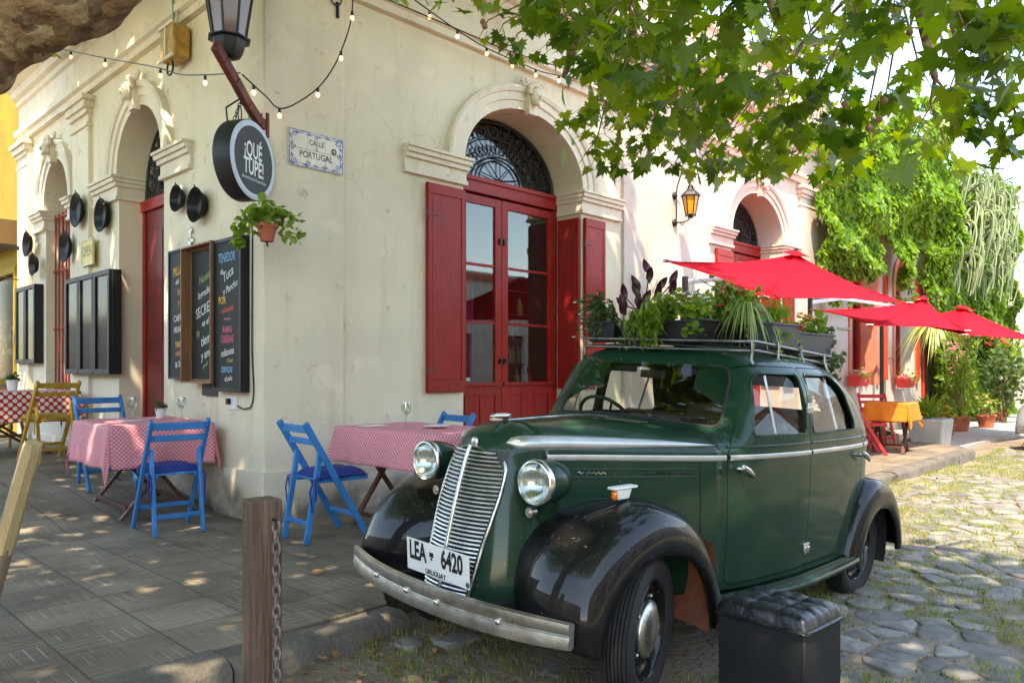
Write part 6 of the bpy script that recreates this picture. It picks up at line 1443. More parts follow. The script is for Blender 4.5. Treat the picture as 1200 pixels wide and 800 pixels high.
def planter(label, cx_, cy_, w, d, m, h=.115, z=1.535, rz=0, tilt=0):
    p = CARM @ Vector((cx_, cy_, z)); t_ = thing('planter', label, 'planter', p, -.015 + rz, 'planters on the roof rack'); t_.rotation_euler = (tilt, 0, -.015 + rz)
    mb = MB(); k = .86
    o = [(-w / 2 * k, -d / 2 * k, 0), (w / 2 * k, -d / 2 * k, 0), (w / 2 * k, d / 2 * k, 0), (-w / 2 * k, d / 2 * k, 0)]; u = [(-w / 2, -d / 2, h), (w / 2, -d / 2, h), (w / 2, d / 2, h), (-w / 2, d / 2, h)]
    u2 = [(x * 1.05, y * 1.07, h) for x, y, _ in u]; u3 = [(x * 1.05, y * 1.07, h + .012) for x, y, _ in u]; u4 = [(x * .96, y * .94, h + .012) for x, y, _ in u]; u5 = [(x * .95, y * .93, h - .02) for x, y, _ in u]
    mb.add(o + u + u2 + u3 + u4 + u5, [(3, 2, 1, 0)] + [(i + 4 * r_, (i + 1) % 4 + 4 * r_, (i + 1) % 4 + 4 * r_ + 4, i + 4 * r_ + 4) for r_ in range(5) for i in range(4)]); mb.build('box', m, t_, bevel=.004)
    mb = MB(); mb.box((0, 0, h - .018), (w * .93, d * .93, .01)); mb.build('soil', M['soil'], t_); return t_
def flowers(mb, pts, s, r_):
    for p in pts:
        for k in range(5):
            a = 1.257 * k + r_.random(); mb.sph(Vector(p) + Vector((s * .7 * math.cos(a), s * .7 * math.sin(a), r_.uniform(-.2, .2) * s)), s * .55, (1, 1, .5), 6, 4)
J = lambda r_, s: r_.uniform(-s, s)
pa = planter('small black planter of wispy stems at the far front corner of the car roof', 1.06, .42, .17, .21, M['plastic_black'])
mb = MB(); ms = MB(); fl = []
for k in range(60):
    a = rg.uniform(.8, 4.0); r_ = rg.uniform(.06, .20); tip = (r_ * math.cos(a), r_ * math.sin(a) + .04, .15 + rg.uniform(-.16, .16)); stem_leaves(mb, ms, (J(rg, .05), J(rg, .06), .13), tip, 12, .012, rg, 'round')
    if k % 4 == 0: fl.append(tip)
mb.build('foliage', M['dull_leaf'], pa); ms.build('stems', M['dull_leaf'], pa); mb = MB(); flowers(mb, fl, .012, rg); mb.build('flowers', M['flower_white'], pa)
pb = planter('long black planter with a tall purple-leaved plant across the roof front', 1.05, -.005, .17, .56, M['plastic_black'])
mb = MB(); ms = MB()
for y, x, zz in ((.23, -.03, .16), (.18, .0, .22), (.13, 0, .30), (.10, .02, .20), (.20, .03, .12), (.03, .0, .22), (.25, 0, .12), (.14, -.04, .12)):
    b = Vector((0, .17 + J(rg, .02), .12)); t = Vector((x, y + (y - .15) * .5, .12 + zz)); ms.tube([b, b.lerp(t, .5) + V(0, 0, .03), t], .004, 5)
    for q in range(2):
        dz = (t - b).normalized() + V(J(rg, .5), J(rg, .5), J(rg, .3)); dz.normalize(); sd_ = dz.cross(V(-.7, -.7, 0)).normalized() * .022; L = .095
        p0 = t - dz * .02 - V(0, 0, q * .05); up_ = sd_.cross(dz).normalized(); W_ = [0, .55, .95, 1, .85, .55, 0]; k0 = len(mb.v)
        pc_ = [p0 + dz * (L * 1.15 * j_ / 6) - up_ * (.016 * math.sin(j_ / 6 * 3)) for j_ in range(7)]
        mb.add([pc_[j_] + sd_ * W_[j_] for j_ in range(7)] + [pc_[j_] - up_ * .004 for j_ in range(7)] + [pc_[j_] - sd_ * W_[j_] for j_ in range(7)], [(j_, j_ + 1, j_ + 8, j_ + 7) for j_ in range(6)] + [(j_ + 7, j_ + 8, j_ + 15, j_ + 14) for j_ in range(6)])
mb.build('purple_foliage', M['purple_leaf'], pb); ms.build('purple_stems', M['purple_leaf'], pb)
mb = MB(); leaf_blob(mb, (-.02, .04, .20), 130, .10, .028, rg, .7, 'ivy'); leaf_blob(mb, (0, -.08, .20), 120, .11, .026, rg, .7, 'ivy'); leaf_blob(mb, (0, -.2, .18), 120, .10, .022, rg, .7, 'round'); leaf_blob(mb, (-.07, -.22, .10), 30, .06, .02, rg, 1, 'round', .06)
leaf_blob(mb, (0, .12, .15), 50, .07, .016, rg, .4, 'round'); mb.build('foliage', M['green_leaf'], pb)
mb = MB()
for q in ((-.10, .06), (-.12, .0), (-.10, .13)):
    for k in range(34):
        e = (q[0] - .03 + J(rg, .05), q[1] + J(rg, .10), rg.uniform(-.05, .13)); stem_leaves(mb, None, (q[0], q[1], .15), e, 8, .022, rg, 'long')
mb.build('trailing_foliage', M['green_leaf'], pb)
mb = MB(); flowers(mb, [(J(rg, .05), rg.uniform(-.27, -.10), .24 + J(rg, .04)) for _ in range(16)], .012, rg); mb.build('white_flowers', M['flower_white'], pb)
mb = MB(); flowers(mb, [(J(rg, .05), rg.uniform(-.15, -.06), .25 + J(rg, .03)) for _ in range(6)], .012, rg); mb.build('pink_flowers', M['flower_pink'], pb)
mb = MB()
for k in range(22): b = Vector((J(rg, .04), rg.uniform(-.2, .2), .14)); t = b + V(J(rg, .12), J(rg, .12), rg.uniform(.15, .26)); mb.tube([b, b.lerp(t, .6) + V(0, 0, .02), t], .0013, 3)
mb.build('dry_stalks', M['grass'], pb)
pc = planter('black planter with a pale strap-leaved plant hanging over the car roof edge', 1.40, -.19, .22, .22, M['plastic_black'])
mb = MB(); spray(mb, (-.02, -.12, .18), 90, .24, .008, rg, .9, 1.3); spray(mb, (-.02, -.14, .22), 80, .28, .008, rg, .8, 1.5, 1.2)
for k in range(44): p0 = (-.02 + J(rg, .05), -.16 + J(rg, .05), .20 + J(rg, .05)); stem_leaves(mb, None, p0, (p0[0] + J(rg, .05), p0[1] - rg.uniform(.0, .08), p0[2] - rg.uniform(.10, .34)), 8, .017, rg, 'long')
mb.build('pale_foliage', leafmat('pale_strap_leaf', (.18, .26, .06), (.38, .46, .20), .3), pc)
mb = MB(); ms = MB()
for k in range(40): stem_leaves(mb, ms, (J(rg, .06), J(rg, .06), .14), (J(rg, .18), J(rg, .18), rg.uniform(.20, .42)), 10, .019, rg, 'round')
mb.build('foliage', M['green_leaf'], pc); ms.build('stems', M['dull_leaf'], pc); mb = MB(); flowers(mb, [(J(rg, .12), J(rg, .12), rg.uniform(.22, .34)) for _ in range(9)], .014, rg); mb.build('red_flowers', M['flower_red'], pc)
pd = planter('grey planter of fine green leaves and red flowers along the near roof edge', 1.50, -.43, .36, .17, M['plastic_grey'], .13)
mb = MB(); leaf_blob(mb, (-.06, .02, .21), 260, .11, .016, rg, .7, 'long'); leaf_blob(mb, (.08, .02, .20), 240, .11, .016, rg, .7, 'long'); spray(mb, (0, 0, .15), 120, .14, .002, rg, 1.2, .3); mb.build('foliage', M['green_leaf'], pd)
mb = MB(); flowers(mb, [(rg.uniform(-.15, .18), J(rg, .07) + .03, rg.uniform(.18, .31)) for _ in range(16)], .011, rg); mb.build('red_flowers', M['flower_red'], pd)
mb = MB(); flowers(mb, [(.15, -.09, .125), (.165, -.09, .135)], .02, rg); mb.build('fallen_flower', M['flower_red'], pd)
mb = MB()
for x in (-.12, -.02, .08): stem_leaves(mb, None, (x, -.08, .10), (x + J(rg, .02), -.13, -.12), 9, .014, rg, 'round')
mb.build('trailing_foliage', M['green_leaf'], pd)
pe = planter('grey planter with orange flowers and dark trailing leaves at the rear roof edge', 1.97, -.40, .50, .17, M['plastic_grey'], .13, 1.505)
mb = MB(); leaf_blob(mb, (-.1, 0, .18), 120, .09, .018, rg, .5, 'ivy'); leaf_blob(mb, (.1, 0, .17), 110, .09, .018, rg, .5, 'ivy'); leaf_blob(mb, (.20, 0, .22), 60, .08, .024, rg, .6, 'round'); mb.build('foliage', M['green_leaf'], pe)
mb = MB(); flowers(mb, [(rg.uniform(-.06, .10), J(rg, .06) - .02, rg.uniform(.20, .27)) for _ in range(12)], .014, rg); mb.build('orange_flowers', M['flower_orange'], pe)
mb = MB(); leaf_blob(mb, (.26, .0, .12), 120, .10, .024, rg, .8, 'ivy'); leaf_blob(mb, (.34, .02, -.02), 150, .12, .024, rg, 1.0, 'ivy', .08); leaf_blob(mb, (.42, .04, -.18), 120, .10, .022, rg, 1.2, 'ivy', .1); leaf_blob(mb, (.20, -.1, .0), 50, .08, .02, rg, 1, 'ivy'); mb.build('dark_trailing_foliage', M['dull_leaf'], pe)
mb = MB(); flowers(mb, [(.44, .02, -.30), (.46, .04, -.31), (.43, .0, -.29)], .025, rg); mb.build('coral_flowers', M['flower_red'], pe)
pf = planter('black planter of mixed green leaves and coral flowers in the middle of the roof rack', 1.62, .10, .46, .18, M['plastic_black'])
mb = MB(); ms = MB()
for k in range(46): stem_leaves(mb, ms, (J(rg, .2), J(rg, .06), .14), (J(rg, .26), J(rg, .12), rg.uniform(.20, .36)), 9, .019, rg, 'round')
mb.build('foliage', M['green_leaf'], pf); ms.build('stems', M['dull_leaf'], pf); mb = MB(); flowers(mb, [(J(rg, .2), J(rg, .1), rg.uniform(.22, .34)) for _ in range(14)], .013, rg); mb.build('coral_flowers', M['flower_red'], pf)
pg = planter('black planter of low leaves at the far rear of the roof rack', 1.98, .28, .40, .18, M['plastic_black'], .14, 1.515)
mb = MB(); leaf_blob(mb, (0, 0, .18), 160, .14, .022, rg, .5, 'round'); mb.build('foliage', M['dull_leaf'], pg)

# ============================================================ THE IVY-COVERED HOUSE
M['whitewall'] = plaster('white_plaster', (.64, .585, .53), (.6, .5, .44), (.66, .6, .54))
ih = thing('ivy_house', 'white house with red arched windows under a thick mantle of climbing plants', 'house', (11, 0, 0))
mb = MB(); mb.panel([[(0, -.4), (13.6, -.4), (13.6, 5.9), (10, 6.1), (7, 5.9), (3, 6.0), (1, 5.5), (0, 5.2)], [(u - 11 if 0 else u, z) for u, z in arch_pts(1.3, 2.7, .9, 3.1, .65)], arch_pts(3.85, 5.2, .9, 3.1, .65), arch_pts(6.6, 8.0, .9, 3.1, .65)], (0, .03, 0), (1, 0, 0), (0, 0, 1), (0, 1, 0), .4); mb.build('wall', M['whitewall'], ih)
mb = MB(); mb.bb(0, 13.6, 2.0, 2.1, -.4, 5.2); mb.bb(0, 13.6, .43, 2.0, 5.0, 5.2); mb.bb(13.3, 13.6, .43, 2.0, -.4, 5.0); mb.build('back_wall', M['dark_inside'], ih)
for c_ in (2.0, 4.525, 7.3):
    T = Matrix.Translation((c_, .03, 0)); hw = .69
    mb = MB(); n = 20; pr = [(0, .0), (0, -.03), (.07, -.04), (.14, -.03), (.14, 0), (.0, .36)]
    mb.grid(lambda i, j: (-(hw + pr[i][0] - .012) * math.cos(math.pi * j / n), pr[i][1], 3.1 + (.65 + pr[i][0] - .012) * math.sin(math.pi * j / n)), len(pr), n + 1, closed_u=True)
    for s in (-1, 1): mb.bb(s * (hw - .012), s * (hw + .128), -.03, .0, .9, 3.1) if s > 0 else mb.bb(-(hw + .128), -(hw - .012), -.03, .0, .9, 3.1)
    for s in (-1, 1): mb.bb(min(s * hw, s * (hw - .012)), max(s * hw, s * (hw - .012)), 0, .36, .9, 3.1)
    o = mb.build('window_surround', M['salmon'], ih, smooth=30); o.matrix_local = T
    mb = MB(); mb.bb(-.69, -.58, .30, .38, .9, 3.1); mb.bb(.58, .69, .30, .38, .9, 3.1); mb.bb(-.58, .58, .30, .38, 3.02, 3.12); mb.bb(-.05, .05, .30, .38, .9, 3.02); mb.bb(-.58, .58, .30, .38, .9, 1.0)
    f = mb.build('window_frame', M['red'], ih, bevel=.004); f.matrix_local = T
    mb = MB(); mb.bb(-.6, .6, .35, .355, .95, 3.7); mb.build('pane', M['glass'], f)
    mb = MB()
    for k in range(7): t = math.pi * (k + .5) / 7; mb.tube([(0, .30, 3.12), (-.62 * math.cos(t), .30, 3.12 + .58 * math.sin(t))], .012, 5); mb.tube([(x, .30, z) for x, _, z in spiral((-.42 * math.cos(t), 3.12 + .4 * math.sin(t)), .09, .02, t, 1.3, 12)], .012, 4)
    mb.build('fanlight_grille', M['black'], f)
mb = MB(); mb.panel([[(0, 0), (5.6, 0), (5.6, .9), (4.3, 1.9), (2.6, 1.6), (1.2, .9), (0, .5)]], (.2, .05, 5.2), (1, 0, 0), (0, 0, 1), (0, 1, 0), .35); mb.build('ruined_parapet', M['concrete'], ih)
for x in (3.15, 5.3, 5.75):
    mb = MB(); mb.bb(x - .06, x + .06, -.05, -.005, 1.0 if x < 5.5 else .55, 3.2); mb.build('red_post', mat('bright_red_post', (.62, .05, .02), .5) if x < 3.2 else bpy.data.materials['bright_red_post'], ih)
for x, z in ((.9, 2.0), (1.6, 1.2), (3.5, 2.4), (3.4, 1.5), (5.5, 2.3), (.6, 2.9)):
    mb = MB(); mb.bb(x - .3, x + .3, -.02, .0, z - .012, z + .012); mb.build('wire_tie', M['concrete'], ih)
for x, z, lb in ((3.95, .93, 'red window box of pink flowers beneath the red post of the ivy house'), (1.2, 1.0, 'red window box behind the rear of the car roof')):
    wb_ = thing('window_box', lb, 'window box', (11 + x, -.16, z), 0, 'red window boxes'); mb = MB(); mb.box((0, 0, 0), (.62, .24, .20), taper=.8); mb.build('box', M['redp'], wb_, bevel=.006); mb = MB(); flowers(mb, [(rg.uniform(-.28, .28), J(rg, .1), .13 + J(rg, .04)) for _ in range(20)], .03, rg); mb.build('flowers', M['flower_pink'], wb_)
    mb = MB(); leaf_blob(mb, (0, 0, .12), 60, .26, .03, rg, .3, 'round'); mb.build('foliage', M['green_leaf'], wb_)
# climbing plant
ri = random.Random(5)
TOP = [(10.0, 4.3), (10.5, 4.9), (11.3, 5.5), (12.2, 5.6), (13, 6.1), (14, 6.6), (15, 6.8), (16.5, 6.6), (17.3, 6.0), (19.5, 6.1), (21, 6.3), (23, 6.0), (24.4, 5.2)]
BOT = [(10.0, 3.0), (10.5, 2.5), (11.6, 2.6), (12.2, 2.6), (12.35, 3.95), (13.0, 4.1), (13.65, 3.95), (13.8, 2.7), (14.75, 2.7), (14.9, 3.95), (15.5, 4.1), (16.1, 3.95), (16.3, 1.9), (16.8, .4), (17.4, -.1), (24.4, -.1)]
def ivyleaf(mb, p, s, r_):
    T = Matrix.Translation(p) @ Matrix.Rotation(J(r_, 1.0), 4, 'Z') @ Matrix.Rotation(R(90) + J(r_, .7) - .3, 4, 'X') @ Matrix.Rotation(J(r_, 1.2) + math.pi, 4, 'Z')
    mb.add([(0, -.7 * s, 0), (.62 * s, -.1 * s, .16 * s), (.35 * s, .4 * s, .05 * s), (0, 1.0 * s, -.1 * s), (-.35 * s, .4 * s, .05 * s), (-.62 * s, -.1 * s, .16 * s), (0, 0, -.08 * s)], [(0, 1, 6), (1, 2, 6), (2, 3, 6), (3, 4, 6), (4, 5, 6), (5, 0, 6)], 0, T)
mbl = MB(); mbd = MB(); cnt = 0
while cnt < 52000:
    x = 10.1 + 14.4 * ri.random(); z0, z1 = tab(BOT, x), tab(TOP, x); z = z0 - .15 + (z1 - z0 + .3) * ri.random()
    e = min(z - z0, z1 - z); n1 = noise.noise(Vector((x * 1.1, z * 1.1, 0))); n2 = noise.noise(Vector((x * 3, z * 3, 7)))
    if e < .3 and n2 < -.05: continue
    if n1 + n2 * .6 < -.75: continue
    cnt += 1; d = .10 + max(0, .55 * (n1 + .35)) + .14 * n2 + .12 * ri.random() + .25 * max(0, (z - 3.5) / 3)
    p = Vector((x, -max(.05, d), z))
    s = ri.uniform(.055, .11) * (1 if x < 17 else .95)
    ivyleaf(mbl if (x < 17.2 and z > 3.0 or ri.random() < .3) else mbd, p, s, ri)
for _ in range(17000):
    x = ri.uniform(16.9, 24.4); z = ri.uniform(-.1, 6.0 if x < 23 else 5.3); n1 = noise.noise(Vector((x * 1.3, z * 1.3, 4)))
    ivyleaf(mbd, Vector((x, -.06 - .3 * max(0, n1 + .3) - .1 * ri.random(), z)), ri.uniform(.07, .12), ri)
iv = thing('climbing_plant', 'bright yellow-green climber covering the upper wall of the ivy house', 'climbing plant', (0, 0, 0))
mbl.build('foliage', M['ivy'], iv); mbd.build('dark_foliage', M['ivy_dark'], iv)  # second mesh: mostly low and far-end leaves, in a darker leaf colour
mb = MB()
for k in range(40):
    x = ri.uniform(11, 24); z = ri.uniform(0, 2) if x > 17 else ri.uniform(3.9, 4.3); P = [V(x, -.03, z)]
    for q in range(6): P.append(P[-1] + V(J(ri, .35), 0, ri.uniform(.3, .8)))
    mb.tube([p for p in P if p.z < 5.1] if len([p for p in P if p.z < 5.1]) > 1 else P[:2], .014, 5)
mb.build('stems', M['leafbark'], iv)
# pale hanging cactus
cc_ = thing('hanging_cactus', 'pale grey-green cactus cascading from the top of the ivy house wall', 'cactus', (19.5, -.4, 5.2)); mb = MB()
for k in range(210):
    b = V(ri.uniform(-2.4, 3.0), J(ri, .25), ri.uniform(-1.6, .9)); L = ri.uniform(.5, 1.6); a = J(ri, 1.5); out = -ri.uniform(.1, .8); P = []
    for q in range(9):
        t = q / 8; P.append(b + V(math.sin(a) * L * .45 * math.sin(t * 1.8) + .05 * math.sin(t * 9 + k), out * math.sin(t * 2.2) * .8 + .04 * math.sin(t * 7 + k * 2), L * (.42 * math.sin(t * 2.6) - t * t * .8)))
    mb.tube(P, [.030 - .012 * q / 8 for q in range(9)], 5)
mb.build('stems', M['cactus'], cc_, smooth=40)

# ============================================================ PLANTS ON THE FAR PAVEMENT
ag = thing('agave_planter', 'concrete tub of bright green agaves at the end of the raised pavement', 'planter', (11.45, -1.62, -.12))
mb = MB(); mb.box((0, 0, .25), (.66, .58, .50), taper=.82); mb.build('tub', M['concrete'], ag, bevel=.03); mb = MB(); spray(mb, (-.14, 0, .5), 80, .58, .022, ri, 1.0, .45); spray(mb, (.16, .1, .5), 70, .55, .022, ri, 1.0, .45); mb.build('foliage', M['green_leaf'], ag)
yu = thing('spider_plant', 'large variegated strap-leaved plant hanging in front of the red posts', 'hanging plant', (15.2, -.7, 2.15)); mb = MB(); spray(mb, (0, 0, 0), 150, .95, .018, ri, .5, 1.2); mb.build('foliage', leafmat('variegated_leaf', (.30, .40, .08), (.55, .58, .28), .3), yu); mb = MB(); mb.lathe([(.10, -.22), (.16, 0), (.17, .02), (.001, .0)], 14); mb.cyl((0, 0, 0), (0, 0, .7), .008, n=5); mb.build('basket', M['soil'], yu)
def bush(name, label, loc, blobs, m, kind='ivy', extra=None, pot=None, cat='bush'):
    t_ = thing(name, label, cat, loc); mb = MB()
    for c, n, r_, s in blobs: leaf_blob(mb, c, n, r_, s, ri, .9, kind)
    mb.build('foliage', m, t_)
    mb = MB()
    for k in range(7): mb.tube([(J(ri, .05), J(ri, .05), 0), (J(ri, .12), J(ri, .12), blobs[0][0][2] * .6), Vector(blobs[0][0]) + V(J(ri, .2), J(ri, .2), 0)], .014, 5)
    mb.build('stems', M['leafbark'], t_)
    if pot: mb = MB(); mb.lathe([(pot * .7, 0), (pot, pot * 1.3), (pot * 1.1, pot * 1.3), (pot * 1.1, pot * 1.5), (pot * .9, pot * 1.5), (.001, pot * 1.35)], 20); mb.build('pot', M['terracotta'], t_, smooth=40)
    if extra: mb = MB(); flowers(mb, [(J(ri, extra[2]), J(ri, extra[2]), ri.uniform(*extra[3])) for _ in range(extra[1])], extra[4], ri); mb.build('flowers', extra[0], t_)
    return t_
bush('shrub', 'pale leafy shrub in a terracotta pot right of the agave tub', (15.6, -1.05, -.11), [((0, 0, .9), 260, .5, .06), ((.1, 0, 1.3), 160, .35, .055), ((-.1, -.1, .55), 120, .4, .05)], M['green_leaf'], 'long', None, .22)
bush('shrub', 'dark rounded shrub near the end of the planted wall', (19.3, -1.15, -.11), [((0, 0, 1.3), 320, .62, .07), ((.1, 0, .8), 200, .5, .06)], M['dull_leaf'], 'ivy')
bush('shrub', 'light green palm-like shrub at the far end of the planted wall', (21.9, -1.5, -.11), [((0, 0, 1.8), 320, .75, .09), ((0, 0, 1.2), 200, .6, .08)], M['green_leaf'], 'long')
bush('potted_flowers', 'terracotta pot of orange and green leaves beside the agave tub', (14.3, -1.15, -.11), [((0, 0, .40), 90, .20, .035)], M['green_leaf'], 'round', (M['flower_orange'], 12, .2, (.35, .6), .03), .15, 'potted plant')
bush('potted_flowers', 'terracotta pot of bushy leaves at the foot of the planted wall', (17.2, -1.2, -.11), [((0, 0, .5), 160, .30, .04)], M['green_leaf'], 'ivy', (M['flower_pink'], 6, .25, (.5, .8), .03), .2, 'potted plant')
bush('potted_flowers', 'tall pink-flowered climber rising beside the pale shrub', (16.8, -.75, -.11), [((0, 0, 1.5), 150, .30, .045), ((0, 0, 1.0), 120, .25, .045)], M['ivy_dark'], 'ivy', (M['flower_pink'], 24, .24, (1.2, 2.0), .05), .15, 'potted plant')
bush('potted_flowers', 'red-flowered climber on the shaded end of the planted wall', (20.2, -.85, -.11), [((0, 0, 1.9), 150, .35, .05), ((0, 0, 1.2), 120, .3, .05)], M['ivy_dark'], 'ivy', (M['flower_red'], 16, .3, (1.9, 2.3), .06), .15, 'potted plant')
bush('potted_flowers', 'low wooden trough of succulents behind the orange table', (11.0, -.75, -.0), [((0, 0, .22), 130, .26, .03)], M['dull_leaf'], 'round', (M['flower_orange'], 6, .2, (.25, .35), .02), .11, 'potted plant')
rs_ = thing('red_stool', 'small red metal stool among the plants near the grey car', 'stool', (19.8, -1.9, -.2)); 
for sx_ in (-1, 1):
    for sy_ in (-1, 1): mb = MB(); mb.bar((sx_ * .3, sy_ * .25, 0), (sx_ * .24, sy_ * .2, .62), .04, .04); mb.build('leg', M['redp'], rs_)
mb = MB(); mb.box((0, 0, .64), (.56, .46, .05)); mb.build('seat', M['redp'], rs_, bevel=.01); mb = MB(); mb.box((.25, 0, .88), (.03, .44, .30)); mb.build('backrest', M['redp'], rs_, bevel=.01)
crt = thing('wooden_trough', 'low brown wooden trough on the pavement behind the orange table', 'trough', (10.35, -1.25, 0)); mb = MB()
for a, b, c, d in ((-.3, .3, -.12, -.10), (-.3, .3, .10, .12), (-.3, -.28, -.10, .10), (.28, .3, -.10, .10)): mb.bb(a, b, c, d, 0, .15)
mb.build('boards', M['wood'], crt, bevel=.003); mb = MB(); leaf_blob(mb, (0, 0, .17), 90, .16, .025, ri, .4); mb.build('foliage', M['dull_leaf'], crt)
for k, (x, y, s) in enumerate(((11.05, -1.55, .14), (11.45, -1.35, .18), (11.8, -1.6, .12), (10.95, -1.25, .10))):
    mb = MB(); mb.sph((0, 0, s * .3), s, (1.3, .9, .5), 10, 7)
    for i_, v_ in enumerate(mb.v): v_ += noise.noise_vector(v_ * 7 + Vector((k, 0, 0))) * s * .25
    setp(mb.build('rock', M['stone'], smooth=30, loc=(x, y, 0 if x < 10.8 else -.11)), ('small grey rock', 'largest grey rock', 'flat grey rock', 'smallest grey rock')[k] + ' lying by the concrete agave tub', 'rock', 'rocks by the agave tub')
wh = thing('white_house', 'whitewashed building closing the end of the street', 'building', (25.5, -7, 0)); mb = MB(); mb.panel([[(-14, -.5), (6.6, -.5), (6.6, 4.9), (-14, 4.9)], [(3.0, 1.0), (4.0, 1.0), (4.0, 2.9), (3.0, 2.9)]], (0, 0, 0), (0, 1, 0), (0, 0, 1), (1, 0, 0), .4); mb.build('wall', M['whitewall'], wh)
mb = MB(); mb.bb(.4, 3.5, -14, 6.6, 4.7, 4.9); mb.build('roof', M['roof'], wh); mb = MB(); mb.bb(.12, .18, 3.0, 4.0, 1.0, 2.9); mb.build('shutter', M['dullchrome'], wh)

# ============================================================ THE PLANE TREE
tr = thing('plane_tree', 'plane tree whose thick limb and leafy branches hang over the corner', 'tree', (-3.45, -1.5, 0))
TO = Vector((-3.45, -1.5, 0)); rt = random.Random(17)
def bark_tube(mb, P, rad, n=22, k=10):
    P = [Vector(p) for p in P]; Q = []; RR = []
    for i in range(len(P) - 1):
        for q in range(k):
            u = i + q / k; Q.append(Vector([tab([(j, P[j][c]) for j in range(len(P))], u) for c in range(3)])); RR.append(tab([(j, rad[j]) for j in range(len(P))], u))
    Q.append(P[-1]); RR.append(rad[-1]); b0 = len(mb.v); mb.tube([q - TO for q in Q], RR, n)
    N = len(Q)
    for i in range(N):
        for j in range(n):
            v_ = mb.v[b0 + i * n + j]; c = Q[i] - TO; d = v_ - c; s = 1 + .16 * noise.noise(v_ * 2.6) + .10 * noise.noise(v_ * 8) + .06 * noise.noise(v_ * 20); mb.v[b0 + i * n + j] = c + d * s
mb = MB(); bark_tube(mb, [(-3.45, -1.5, -.1), (-3.38, -1.6, .6), (-3.15, -1.75, 1.4), (-2.78, -2.05, 2.05), (-2.40, -2.42, 2.44), (-2.12, -2.66, 2.68), (-1.95, -2.80, 3.1), (-1.85, -2.95, 3.9), (-1.7, -3.1, 5.0)], [.42, .36, .30, .26, .225, .215, .20, .18, .15], 44, 22)
mb.build('trunk', M['leafbark'], tr, smooth=60)
BR = [[(-3.2, -1.7, 1.3), (-3.7, -1.2, 2.8), (-4.0, .2, 4.6), (-3.6, 2.5, 6.0)], [(-1.7, -3.1, 4.6), (-.6, -3.3, 4.7), (1.0, -3.3, 4.2), (2.6, -3.1, 3.6)], [(-1.75, -3.0, 4.6), (-1.2, -1.5, 5.6), (-.8, .5, 6.2)],
      [(-1.7, -3.1, 4.8), (-1.2, -4.4, 5.4), (.4, -5.4, 5.6), (2.2, -5.4, 4.6)], [(-.6, -3.3, 4.7), (.6, -3.9, 4.3), (1.6, -4.2, 3.6), (2.2, -4.2, 3.0)], [(-3.9, .0, 4.4), (-5.2, -1.5, 5.6), (-6, -4, 6.0)], [(-1.7, -3.1, 5.0), (-2.4, -4.5, 5.8), (-3, -6.5, 6.2)], [(1.0, -3.3, 4.2), (1.6, -2.3, 4.0), (1.9, -1.6, 3.9), (2.1, -1.3, 3.75)]]
for k, b in enumerate(BR):
    mb = MB(); bark_tube(mb, b, [.13, .085, .05, .02][:len(b)] if len(b) == 4 else [.12, .07, .03], 10, 7); mb.build('branch', M['leafbark'], tr, smooth=60)
HALF = [(.16, -.10), (.52, -.30), (.50, -.10), (.98, .02), (.66, .16), (.80, .42), (.46, .38), (.58, .86), (.34, .66), (.20, .92)]
OUT = [(0, -.02)] + HALF + [(0, 1.25)] + [(-x, y) for x, y in HALF[::-1]]
def big_leaf(mb, p, s, r_, hang=1.0):
    az = r_.random() * 6.283; dn = R(r_.uniform(15, 80)) * hang; d = Vector((math.cos(az) * math.cos(dn), math.sin(az) * math.cos(dn), -math.sin(dn)))
    up = Vector((J(r_, .6), J(r_, .6), 1)); sd_ = d.cross(up).normalized(); nn = sd_.cross(d); cup = r_.uniform(-.35, .15); fold = r_.uniform(.05, .4)
    vs = [p + d * (s * .35)] + [p + sd_ * (x * s) + d * (y * s) + nn * (s * (cup * (x * x + y * y) * .5 + fold * abs(x) * .5)) for x, y in OUT]
    n = len(OUT); mb.add(vs, [(0, 1 + k, 1 + (k + 1) % n) for k in range(n)])
cl = MB(); tw = MB(); fruit = MB()
F_ = Vector((math.cos(R(44)), math.sin(R(44)), 0)); R_ = Vector((math.sin(R(44)), -math.cos(R(44)), 0)); C0 = Vector((-3.018, -5.612, 1.2))
def wp(px, py, d): return C0 + (F_ + R_ * ((px - 600) / 900) + Vector((0, 0, (434 - py) / 900))) * d     # rough layout of the hanging sprays, each at its own depth
